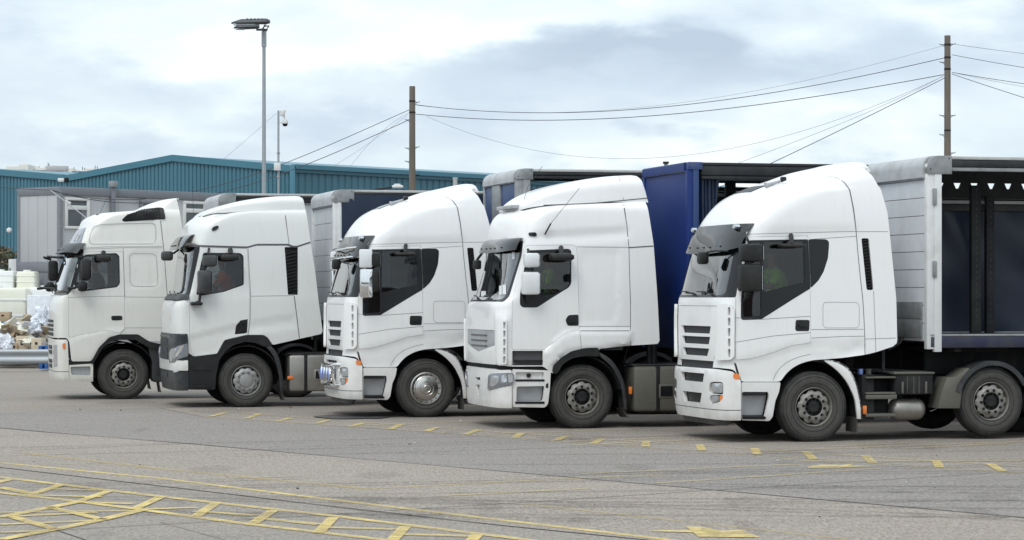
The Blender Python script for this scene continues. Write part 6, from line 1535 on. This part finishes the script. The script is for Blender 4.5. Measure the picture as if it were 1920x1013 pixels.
ch = MB(); p = W3(1248.5, 306, 70); ch.tube([(0, 0, 0), (0, 0, p.z-.02)], .055, alu, 10); ch.tube([(0, 0, p.z-.02), (0, 0, p.z+.04)], .085, chassis_m, 12); o = ch.build('flue_pipe', loc=(p.x, 70, 0)); tag(o, 'short dark-capped flue pipe above the blue trailer front', 'pipe')

# ------------------------------------------------------------------ grey site cabin
cabn = mat('cabin_panel', (0.42, 0.43, 0.44), .6, var=.05, vscale=.8, dirt=(0.36, 0.36, 0.37), dscale=.6, damt=.6, stretch=(1, 1, .3))
cabn2 = mat('cabin_trim', (0.17, 0.18, 0.20), .55, var=.08); upvc = mat('window_frame_white', (0.66, 0.66, 0.64), .5)
dark_gl = mat('dark_pane', (0.045, 0.055, 0.062), .08, coat=.6, var=.3)
K0 = Vector((-14.43, 80.0)); a_ = radians(50); ku = Vector((cos(a_), sin(a_))); kw = Vector((-sin(a_), cos(a_)))
cb = empty('site_cabin', (K0.x, K0.y, 0), a_); tag(cb, 'pale grey two-storey portable cabin in front of the teal warehouse', 'cabin')
zt_ = 5.67
def hitx(px, y=0.0):    # x in cabin frame of a pixel column on its long wall
    k = (px-960)/F; return (k*K0.y-K0.x)/(ku.x-k*ku.y)
def hz_at(py, x): return H+(HZ-py)*(K0.y+ku.y*x)/F
mb = MB()
for k in range(30): mb.box(.06+k*1.2-.0, .06+k*1.2+1.19, .02, .1, .3, zt_-.25, cabn, .006)
mb.box(.05, 36, .08, 2.05, .3, zt_-.22, cabn2); 
for k in range(4): mb.box(-.02, .06, .12+k*.48, .12+k*.48+.47, 3.25, zt_-.25, cabn, .006); mb.box(-.02, .06, .12+k*.48, .12+k*.48+.47, .3, 3.0, cabn2, .006)
mb.build('wall_panels', cb)
for z0, z1 in ((zt_-.26, zt_), (2.95, 3.28), (.1, .32)):
    mb = MB(); mb.box(-.05, 36, -.04, 2.1, z0, z1, cabn2, .02); mb.build('frame_rail', cb)
for x, y in ((0, 0), (0, 2.0)):
    mb = MB(); mb.box(x-.045, x+.09, y-.045, y+.09, .1, zt_-.02, cabn2, .01); mb.build('corner_post', cb)
mb = MB(); 
x = hitx(206.5); mb.box(x-.0, x+.16, -.10, -.02, 0, zt_+.12, cabn2, .01); mb.box(x-.05, x+.2, -.16, .02, zt_+.05, zt_+.25, alu, .01); mb.build('downpipe', cb)
def cwin(pa, pb, top, bot, frame, split=True):
    xa, xb = hitx(pa), hitx(pb); z1_, z0_ = hz_at(top, xa), hz_at(bot, xa); f = MB(); w_ = .09
    for a, b, c_, d in ((xa, xb, z1_-w_, z1_), (xa, xb, z0_, z0_+w_), (xa, xa+w_*1.4, z0_+w_, z1_-w_), (xb-w_*1.4, xb, z0_+w_, z1_-w_)): f.box(a, b, -.03, .03, c_, d, frame, .01)
    zm = z1_-(z1_-z0_)*.32
    if split: f.box(xa+w_*1.4, xb-w_*1.4, -.035, .03, zm-.07, zm+.07, frame, .01)
    w = f.build('window', cb); g = MB(); g.box(xa+.02, xb-.02, .0, .018, z0_+.02, z1_-.02, dark_gl); g.build('pane', w)
    bl = MB(); bl.box(xb-(xb-xa)*.33, xb-w_*1.4, -.004, -.001, z0_+w_, zm-.07, cabn2); bl.build('blind', w)
cwin(121, 168, 370, 429, upvc); cwin(262, 296, 376, 430, cabn2, False); cwin(343, 386, 377, 432, upvc)
mb = MB(); mb.lathe([(.001, -.08), (.05, -.06), (.06, 0), (.001, .01)], (.35, -.02, 5.15), tr_post, 10); mb.build('wall_lamp', cb)

# ------------------------------------------------------------------ distant tower block
hc = mat('pale_render', (0.62, 0.61, 0.57), .8, var=.06, vscale=.05)
hb_ = empty('tower_block', (W3(95, 330, 600).x, 600, 0)); tag(hb_, 'distant cream tower block with rooftop aerials above the left warehouse roof', 'building')
X0h = hb_.location.x; hw = MB()
for (a, b, t, y) in ((11, 44, 311.5, 0), (40, 58, 309, -3), (57, 90, 313, 4), (86, 120, 311.8, -2), (118, 133, 314, 3), (131, 182, 318, 6), (160, 178, 316, -1)):
    xa, xb = W3(a, 0, 600).x-X0h, W3(b, 0, 600).x-X0h; hw.box(xa, xb, y, y+22, 0, W3(0, t, 600).z, hc, .2)
hw.build('wall', hb_)
for row, xs in ((324, (60, 65, 71, 76, 81)), (323, (17, 23, 34, 36, 41)), (326, (134, 139, 145, 150, 155))):
    for px in xs:
        mb = MB(); p = W3(px, row, 594); mb.box(p.x-X0h-.3, p.x-X0h+.35, -3.6, -2.9 if px > 57 else -2.9, p.z-.55, p.z+.7, dark_gl); 
        mb.build('window', hb_)
for px, t in ((83, 303), (85, 306), (79, 309), (148, 311), (152, 313), (172, 309), (176, 310), (132, 312), (66, 310), (94, 308)):
    mb = MB(); p = W3(px, t, 600); mb.tube([(p.x-X0h, 5, W3(0, 318, 600).z), (p.x-X0h, 5, p.z)], .12, alu, 6); mb.build('aerial', hb_)
mb = MB(); p = W3(110, 316, 598); mb.box(p.x-X0h-2.6, p.x-X0h+2.4, -4.5, -2.2, p.z-.7, p.z+.5, cabn, .1); mb.box(p.x-X0h-3, p.x-X0h+4.5, -4.5, -2.2, p.z-4.4, p.z-3.9, alu); mb.build('plant_deck', hb_)

# ------------------------------------------------------------------ masts, poles, overhead cables
galv = mat('galvanised', (0.33, 0.355, 0.375), .5, metal=.4, var=.08, vscale=3); lamp_d = mat('lamp_housing', (0.045, 0.05, 0.055), .45)
d_ = 75; p = W3(495, 60, d_); lm = empty('lamp_post', (p.x, d_, 0)); tag(lm, 'tall grey lighting mast with two black floodlight heads', 'lamp post')
mb = MB(); mb.tube([(0, 0, 0), (0, 0, 1.6), (0, 0, 1.61), (0, 0, p.z)], .115, galv, 14, r2=.05); mb.tube([(0, 0, p.z-.45), (0, 0, p.z+.02)], .075, galv, 12); mb.build('mast', lm)
mb = MB(); mb.box(-.2, .14, -.35, -.29, p.z, p.z+.06, lamp_d, .01); mb.tube([(0, -.45, p.z+.03), (0, .45, p.z+.03)], .035, lamp_d, 8)
for y in (-.42, .42): mb.tube([(0, y, p.z+.03), (.1, y, p.z+.22), (-.05, y, p.z+.22)], .035, lamp_d, 8)
mb.build('crossarm', lm)
for y, dx, dz in ((-.42, 0.0, .02), (.42, -.40, -.03)):
    hd = MB(); x1_, x0_ = .22+dx, -.92+dx*.9; x0_ = -.93+dx*.55 if dx == 0 else -.93-.02; z_ = p.z+.22+dz; vs_ = []; n = 20; prof = []
    for i in range(13):
        t = i/12; x = x1_+(x0_-x1_)*t; hw_ = .17*min(1, (t*9+.15))**.5*min(1, ((1-t)*5+.05))**.5; ht = .12*min(1, (t*8+.3))**.5*min(1, ((1-t)*3+.25)); zc = z_-.03*t
        for j in range(n):
            a = 2*pi*j/n; vs_.append((x, y+hw_*cos(a), zc+(ht if sin(a) > 0 else ht*.45)*sin(a)))
    fs = [(i*n+j, i*n+(j+1) % n, (i+1)*n+(j+1) % n, (i+1)*n+j) for i in range(12) for j in range(n)]+[tuple(range(n)), tuple(12*n+j for j in range(n))]
    hd.add(vs_, fs, lamp_d); h_ = hd.build('floodlight', lm)
    g = MB(); g.box(x0_+.06, x1_-.45, y-.11, y+.11, z_-.085, z_-.055, lens_m, .012); g.build('lamp_glass', h_)
    g = MB()
    for k in range(5): g.box(x1_-.25-k*.11, x1_-.20-k*.11, y-.12, y-.02, z_+.085, z_+.115, galv, .008)
    g.build('cooling_fin', h_)
d_ = 85; p = W3(522, 212, d_); cc = empty('camera_mast', (p.x, d_, 0)); tag(cc, 'thin mast carrying a white dome security camera, right of the lighting mast', 'security camera')
mb = MB(); mb.tube([(0, 0, 0), (0, 0, p.z+.08)], .05, galv, 10, r2=.035)
for z in (5.4, 6.2, 7.0): mb.tube([(0, 0, z), (0, 0, z+.05)], .06, galv, 10)
mb.build('mast', cc)
mb = MB(); mb.tube([(0, 0, p.z-.02), (.12, 0, p.z+.1), (.2, 0, p.z-.05), (.21, 0, p.z-.25)], .025, tr_post, 8); mb.box(.08, .22, -.07, .07, p.z-.12, p.z+.12, tr_post, .03, rot=Matrix.Rotation(.4, 3, 'Y')); mb.tube([(0, 0, p.z-.33), (.2, 0, p.z-.3)], .02, tr_post, 6); mb.build('bracket', cc)
mb = MB(); zc = W3(0, 232, d_).z; xc = W3(534.5, 0, d_).x-p.x; n = 16; prof = [(.001, .14), (.08, .12), (.10, .06), (.10, 0)]; v0 = []
for r, h in prof: v0 += [(xc+r*cos(2*pi*j/n), r*sin(2*pi*j/n), zc+h) for j in range(n)]
mb.add(v0, [(i*n+j, i*n+(j+1) % n, (i+1)*n+(j+1) % n, (i+1)*n+j) for i in range(3) for j in range(n)], tr_post); mb.tube([(xc, 0, zc+.12), (.21, 0, p.z-.2)], .03, tr_post, 8)
prof = [(.095, 0), (.085, -.05), (.05, -.09), (.001, -.10)]; v0 = []
for r, h in prof: v0 += [(xc+r*cos(2*pi*j/n), r*sin(2*pi*j/n), zc+h) for j in range(n)]
mb.add(v0, [(i*n+j, i*n+(j+1) % n, (i+1)*n+(j+1) % n, (i+1)*n+j) for i in range(3) for j in range(n)], gloss_black); mb.build('dome_camera', cc)
mb = MB(); zb = W3(0, 313, d_).z; mb.box(-.14, .08, -.14, -.04, zb-.13, zb+.13, tr_post, .02); mb.build('junction_box', cc)
wood = mat('weathered_wood', (0.155, 0.130, 0.108), .9, var=.25, vscale=3, dirt=(0.11, 0.10, 0.075), dscale=2, damt=.6, stretch=(4, 4, .35))
def pole(px, top, dd, wpx, label, irons, bands, green):
    p = W3(px, top, dd); r = wpx/2*dd/F; o = empty('utility_pole', (p.x, dd, 0)); tag(o, label, 'utility pole', 'wooden telegraph poles')
    mb = MB(); n = 16; vs_ = []; k = 30
    for i in range(k+1):
        z = p.z*i/k; rr = r*(1.32-.32*i/k)
        for j in range(n): a = 2*pi*j/n; q = rr*(1+.03*noise.noise(Vector((cos(a)*2, sin(a)*2, z*.4)))); vs_.append((q*cos(a), q*sin(a), z))
    mb.add(vs_, [(i*n+j, i*n+(j+1) % n, (i+1)*n+(j+1) % n, (i+1)*n+j) for i in range(k) for j in range(n)]+[tuple(k*n+j for j in range(n))], wood); mb.build('shaft', o)
    for s_, py in irons:
        z = W3(0, py, dd).z; mb = MB(); mb.tube([(s_*r*.8, 0, z), (s_*(r+.16), 0, z), (s_*(r+.17), 0, z+.04)], .014, chassis_m, 6); mb.tube([(s_*r*.9, 0, z-.08), (s_*(r+.09), 0, z)], .01, chassis_m, 5); mb.build('step_iron', o)
    for py in bands:
        z = W3(0, py, dd).z; mb = MB(); mb.lathe([(r*1.12, -.03), (r*1.12, .03)], (0, 0, 0), chassis_m, 16)
        mb.v = [(x, z_, z+y) for x, y, z_ in mb.v]; mb.build('steel_band', o)
    return o
pole(776.5+996, 67, 90, 11.5, 'tall wooden pole rising behind the right-hand trailer corner', ((-1, 117), (-1, 217), (1, 217), (-1, 253), (1, 287), (-1, 84), (1, 83)), (108, 130, 245, 84), True) if False else None
pole(1776.5, 67, 90, 11.5, 'taller wooden utility pole, behind the rightmost trailer', ((-1, 117), (-1, 217), (1, 217), (-1, 253), (1, 287), (-1, 84), (1, 83)), (108, 130, 245, 84), True)
pole(773, 162, 100, 11, 'shorter wooden utility pole, above the navy curtain trailer', ((1, 276), (-1, 278), (-1, 303), (1, 328), (-1, 225), (1, 192)), (190, 211), True)
wire_m = mat('cable', (0.035, 0.037, 0.045), .6); wire_t = mat('thin_cable', (0.12, 0.13, 0.15), .6)
def wire(pts, d0, d1, r, label, m=None, grp='overhead cables'):
    xs = [p_[0] for p_ in pts]; ys = [p_[1] for p_ in pts]
    if xs[0] > xs[-1]: xs, ys, d0, d1 = xs[::-1], ys[::-1], d1, d0
    xi = np.linspace(xs[0], xs[-1], 40); co = np.polyfit((np.array(xs)-xs[0])/100, ys, min(3, len(xs)-1)); yi = np.polyval(co, (xi-xs[0])/100)
    q = []
    for x, y in zip(xi, yi): t = (x-xs[0])/(xs[-1]-xs[0]); q.append(tuple(W3(x, y, 1/((1-t)/d0+t/d1))))
    mb = MB(); mb.tube(q, r, m or wire_m, 6); o = mb.build('overhead_cable'); tag(o, label, 'cable', grp)
wire([(779, 197), (985, 211), (1200, 205), (1500, 165), (1770, 109)], 100, 90, .013, 'upper thick cable sagging between the two wooden poles')
wire([(779, 214), (1000, 226), (1300, 210), (1500, 186), (1770, 140)], 100, 90, .014, 'lower thick cable sagging between the two wooden poles')
wire([(779, 196), (985, 211.5), (1250, 196), (1480, 158), (1768, 86)], 100, 90, .005, 'thin cable to the top of the taller pole', wire_t)
wire([(800, 218), (960, 274), (1150, 297), (1400, 272), (1640, 200), (1770, 142)], 100, 90, .006, 'thin cable hanging lowest between the poles', wire_t)
wire([(1770, 147), (1455, 302), (1330, 360)], 90, 80, .012, 'dark cable slanting down left from the taller pole to the trailer roofs')
wire([(1768, 143), (1640, 205), (1395, 302), (1300, 338)], 90, 80, .006, 'thin pale cable slanting down beside the dark one from the taller pole', wire_t)
for a, b, r, l in (((1781, 82), (1990, 109), .007, 'topmost cable leaving the taller pole to the right'), ((1785, 103), (1990, 138), .010, 'second cable from the top leaving the taller pole to the right'), ((1785, 136), (1990, 167), .011, 'third cable leaving the taller pole to the right'), ((1785, 139), (1990, 205), .011, 'steepest cable leaving the taller pole to the right'), ((1790, 137), (1990, 176), .005, 'thinnest cable leaving the taller pole to the right')):
    wire([a, ((a[0]+b[0])/2, (a[1]+b[1])/2+1), b], 90, 86, r, l)
wire([(768, 206), (650, 258), (530, 307), (400, 352), (250, 373), (150, 369), (95, 357)], 100, 78, .012, 'upper dark cable from the shorter pole down to the grey cabin')
wire([(768, 225), (650, 276), (548, 318), (420, 362), (280, 379), (170, 373), (95, 357)], 100, 78, .013, 'lower dark cable from the shorter pole down to the grey cabin')
wire([(95, 357), (130, 384), (168, 414), (230, 470)], 78, 74, .018, 'thick cable dropping from the cabin roof edge towards the left lorry', galv)
wire([(-60, 348), (20, 353), (95, 357)], 78, 78, .010, 'short cable running off to the left from the cabin roof edge')
wire([(766, 212), (700, 262), (655, 315)], 100, 98, .005, 'thin stay falling steeply left from the shorter pole', wire_t); wire([(766, 214), (690, 270), (620, 315)], 100, 98, .005, 'second thin stay falling left from the shorter pole', wire_t)
wire([(519, 212), (470, 255), (420, 298)], 85, 90, .004, 'faint line from the camera mast to the warehouse roof', wire_t)

# ------------------------------------------------------------------ barrier, fence and the heap behind it
grd = empty('crash_barrier', (0, 72, 0)); tag(grd, 'galvanised corrugated crash barrier in front of the cardboard heap', 'barrier')
bar = MB(); pr = [(0, .65), (-.05, .62), (-.06, .56), (-.02, .50), (0, .45), (-.02, .40), (-.06, .34), (-.05, .27), (0, .24)]
vs_ = []; xs = np.linspace(-19, -6, 27)
for x in xs: vs_ += [(x, y, z+.01*noise.noise(Vector((x, z, 0)))) for y, z in pr]
k = len(pr); bar.add(vs_, [(i*k+j, (i+1)*k+j, (i+1)*k+j+1, i*k+j+1) for i in range(26) for j in range(k-1)], galv); bar.build('rail', grd, ang=60)
for x in (-18, -15.4, -12.2, -9.6, -7): mb = MB(); mb.box(x, x+.12, .01, .12, 0, .6, alu, .01); mb.build('post', grd)
def px_box(name, a, b, c_, d, dd, depth, m, label, cat, bv=.03, extra=None, group=None, rz=0.0):
    """free-standing object filling a pixel box at distance dd"""
    p0, p1 = W3(a, b, dd), W3(c_, d, dd); zb = max(p1.z, 0.0); cx_ = (p0.x+p1.x)/2; w = (p1.x-p0.x); o = empty(name, (cx_, dd, zb), rz); tag(o, label, cat, group)
    mb = MB(); h = p0.z-zb; mb.box(-w/2, w/2, 0, depth, 0, h, m, bv); mb.build('body', o)
    if extra: extra(o, w, h, depth)
    return o
plas = mat('white_plastic_tank', (0.74, 0.75, 0.74), .4, var=.04); plas2 = mat('cream_plastic_tank', (0.72, 0.71, 0.60), .4, var=.04); card = mat('cardboard', (0.40, 0.31, 0.21), .85, var=.2, vscale=4)
card2 = mat('pale_cardboard', (0.56, 0.47, 0.35), .85, var=.2, vscale=4); bluep = mat('blue_pallet_paint', (0.03, 0.12, 0.36), .7, var=.2); film = mat('crumpled_film', (0.66, 0.69, 0.74), .25, var=.12, vscale=8, coat=.3)
def ribs(o, w, h, dp):
    mb = MB()
    for k in range(4): mb.box(-w/2-.012, w/2+.012, -.015, dp*.5, h*(.16+.22*k), h*(.19+.22*k), plas, .008)
    mb.build('rib', o); mb = MB(); mb.tube([(0, .3, h), (0, .3, h+.05)], .12, plas, 14); mb.build('lid', o)
def flaps(o, w, h, dp):
    mb = MB(); mb.box(-w/2-.004, w/2+.004, -.006, .001, h*.47, h*.5, card2); mb.box(-.04, .04, -.006, .001, h*.55, h*.72, chassis_m); mb.build('tape', o)
def stack_base(o, w, h, dp): ribs(o, w, h, dp)
px_box('storage_tank', -30, 508, 25, 560, 79.5, 1.0, plas, 'white plastic tank at the far left edge, upper row', 'tank', .06, ribs)
px_box('storage_tank', 30, 509, 65, 560, 79.5, .9, plas2, 'cream upright plastic drum standing on the big pale tank', 'tank', .08, ribs)
px_box('storage_tank', -60, 540, 49, 676, 78.2, 1.6, plas2, 'large cream tank below the white one at the left edge', 'tank', .12, ribs)
px_box('storage_tank', 50, 538.5, 110, 678, 79.0, 1.6, plas, 'large white tank under the cream drum, beside the left lorry', 'tank', .12, ribs)
px_box('wrapped_pallet', 50, 553, 96, 660, 77.6, .8, film, 'film-wrapped pale load with faint blue print behind the crumpled film', 'wrapped load', .05)
def pallet(name, a, b, c_, d, dd, label):
    p0, p1 = W3(a, b, dd), W3(c_, d, dd); zb = max(0, p1.z); o = empty(name, ((p0.x+p1.x)/2, dd, zb)); tag(o, label, 'pallet', 'blue pallets'); w = p1.x-p0.x; h = max(.1, p0.z-zb)
    mb = MB()
    for z in (0, h-.02): 
        for k in range(4): mb.box(-w/2, w/2, k*.2, k*.2+.13, z, z+.02, bluep, .004)
    mb.build('boards', o)
    for x in (-w/2, -.05, w/2-.1): mb = MB(); mb.box(x, x+.1, .0, .7, .02, h-.021, bluep, .006); mb.build('block', o)
pallet('pallet', -25, 604, 23, 617, 77.2, 'blue pallet lying on the boxes at the left edge'); pallet('pallet', 72, 649, 104, 659, 74.8, 'blue pallet leaning low behind the barrier, right end'); pallet('pallet', 73, 681, 100, 692, 73.2, 'blue pallet on the ground seen under the barrier')
px_box('cardboard_box', -8, 585, 18, 604, 77.2, .4, card, 'brown cardboard box on top of the blue pallet', 'box', .01, flaps)
lab = ['flattened brown carton low in the heap, leftmost', 'brown carton behind the barrier, second from the left', 'pale brown carton in the middle of the heap', 'tan carton standing upright at the right of the heap', 'small brown carton on the upper heap', 'dark brown carton low by the barrier']
for i, (a, b, c_, d, dd, m, rz) in enumerate(((-20, 617, 16, 658, 76.4, card, .1), (17, 620, 34, 660, 76.0, card, -.2), (30, 630, 52, 668, 75.6, card2, .15), (58, 634, 78, 662, 75.2, card2, -.15), (46, 590, 58, 606, 77.2, card, .3), (20, 643, 32, 664, 75.4, card, .2))):
    px_box('cardboard_box', a, b, c_, d, dd, .4, m, lab[i], 'box', .01, flaps, None, rz)
hp = MB()
for k in range(300):
    t = random.random(); px = random.uniform(-20, 100); top = 596+abs(px-60)*.15+random.random()*8; py = top+(668-top)*random.random()**.9; dd = 75.6+random.random()*1.6; c_ = W3(px, py, dd)
    if c_.z < .05: continue
    s_ = random.uniform(.06, .26); hp.box(c_.x-s_, c_.x+s_, c_.y-s_*.6, c_.y+s_*.6, c_.z-.012, c_.z+.012, random.choice([card2, card, card2, film, film, plas2]), 0, rot=Matrix.Rotation(random.uniform(-.9, .9), 3, 'Y') @ Matrix.Rotation(random.uniform(-.8, .8), 3, 'X') @ Matrix.Rotation(random.uniform(0, 3), 3, 'Z'))
mbx = hp.build('cardboard_heap', smooth=False); mbx['kind'] = 'stuff'; tag(mbx, 'heap of torn cardboard and scrap behind the crash barrier', 'heap')
def crumple(name, px, py, dd, sx, sy, sz, seed, label):
    bm = bmesh.new(); bmesh.ops.create_icosphere(bm, subdivisions=5, radius=1)
    for v_ in bm.verts:
        n_ = noise.noise(v_.co*1.6+Vector((seed, 0, 0)))*.45+abs(noise.noise(v_.co*4.5+Vector((seed, 3, 0))))*.30+abs(noise.noise(v_.co*10))*.10; v_.co = v_.co*(0.8+n_); v_.co.x *= sx; v_.co.y *= sy; v_.co.z *= sz
    me = bpy.data.meshes.new(name); bm.to_mesh(me); bm.free(); me.materials.append(film); o = bpy.data.objects.new(name, me); C.objects.link(o); o.location = W3(px, py, dd); tag(o, label, 'plastic film')
crumple('plastic_film', 80, 600, 76.3, .32, .4, .46, 2, 'crumpled clear plastic film heaped beside the nose of the left lorry'); crumple('plastic_film', 65, 615, 75.9, .22, .3, .22, 9, 'smaller sagging bundle of plastic film below the large one'); crumple('plastic_film', 8, 645, 75.4, .30, .2, .32, 5, 'grey bundle of plastic wrap low at the left edge')
# fence and shrubs behind the tanks
fn = empty('palisade_fence', (0, 88, 0)); tag(fn, 'grey palisade fence below the cabin, behind the white tanks', 'fence')
mb = MB()
for k in range(60): x = -19+k*.16; mb.box(x, x+.07, 0, .02, 0, 2.75, galv, .004)
mb.build('pales', fn); 
for z in (.5, 2.4): mb = MB(); mb.box(-19.2, -9.5, .02, .07, z, z+.06, galv); mb.build('fence_rail', fn)
leafm = [mat('leaf_%s' % c_, q, .7, var=.3, vscale=9) for c_, q in (('olive', (0.07, 0.085, 0.035)), ('brown', (0.14, 0.095, 0.055)), ('dark', (0.035, 0.05, 0.025)))]
def shrub(px, py, dd, r, hgt, seed, label):
    p = W3(px, py, dd); rnd_ = random.Random(seed); o = empty('shrub', (p.x, dd, 0)); tag(o, label, 'shrub'); zc = p.z
    mb = MB()
    for k in range(12): a = rnd_.uniform(0, 6.28); q = rnd_.uniform(.2, .9); mb.tube([(0, 0, 0), (q*r*.4*cos(a), q*r*.4*sin(a), zc*.5), (q*r*cos(a), q*r*sin(a), zc+rnd_.uniform(-.4, .4))], .03, wood, 5, r2=.008)
    mb.build('branches', o); mb = MB(); vs_ = []; fs = []
    for k in range(1400):
        a = rnd_.uniform(0, 6.28); u = rnd_.random()**.5; h = rnd_.uniform(-1, 1); n_ = noise.noise(Vector((cos(a)*u*2, h*2, seed)))
        if n_ < -.12: continue
        c = Vector((cos(a)*u*r, sin(a)*u*r, zc+h*hgt)); s_ = rnd_.uniform(.04, .10); d1 = Vector((rnd_.uniform(-1, 1), rnd_.uniform(-1, 1), rnd_.uniform(-1, 1))).normalized()*s_; d2 = d1.orthogonal().normalized()*s_*.6
        mb.add([tuple(c-d1), tuple(c+d2), tuple(c+d1), tuple(c-d2)], [(0, 1, 2, 3)], leafm[rnd_.randrange(3)])
    mb.build('foliage', o, smooth=False)
shrub(2, 492, 92, .8, .55, 3, 'brown-green scrub at the foot of the teal wall, left edge'); shrub(-22, 500, 91, .9, .7, 5, 'dark scrub just beyond the left edge of the teal wall')
mb = MB(); p = W3(23, 497, 86); mb.box(-.13, .13, 0, .1, 0, p.z+.2, tr_post, .01); o = mb.build('gate_post', loc=(p.x, 86, 0)); tag(o, 'pale square gate post left of the grey cabin', 'post')
gp_ = empty('green_fence', (W3(12, 0, 85).x, 85, 0)); tag(gp_, 'dark green fence panel beside the pale gate post', 'fence'); mb = MB(); gm_ = mat('green_fence_paint', (0.015, 0.09, 0.055), .5)
for k in range(9): mb.box(-1.1+k*.15, -1.06+k*.15, 0, .03, 0, W3(0, 503, 85).z, gm_)
mb.build('pales', gp_); mb = MB(); mb.box(.36, .48, -.02, .08, 0, W3(0, 496, 85).z, gm_); mb.box(-1.2, .4, .03, .06, 2.6, 2.66, gm_); mb.build('post', gp_)

# ------------------------------------------------------------------ unseen depot added behind the viewer for the glass and paint to reflect
brick = mat('brick', (0.10, 0.055, 0.045), .85, var=.3, vscale=2, dirt=(0.10, 0.08, 0.07), dscale=.5, damt=.6)
br_ = empty('reflection_depot', (0, -45, 0)); tag(br_, 'unseen long red brick depot with a row of dark windows, added behind the viewer for reflections', 'building')
mb = MB(); mb.box(-60, 60, -12, 0, 0, 5.2, brick); mb.box(-60.3, 60.3, -12.3, .3, 5.2, 5.5, cabn2, .05)
mb.build('wall', br_)
for k in range(20):
    mb = MB(); x = -55+k*5.8; mb.box(x, x+2.6, .0, .12, 3.2, 4.6, upvc); w_ = mb.build('window', br_); mb = MB(); mb.box(x+.12, x+2.48, .12, .16, 3.3, 4.5, dark_gl); mb.build('pane', w_)
for k in range(8):
    mb = MB(); x = -50+k*14; mb.box(x, x+4.2, .0, .15, 0, 3.1, cabn2, .03); mb.build('roller_door', br_)

for o_ in list(C.objects):
    if o_.name.startswith(('yard_slab', 'ground', 'slab_joint', 'oil_patch', 'tyre_marks')): up(o_)
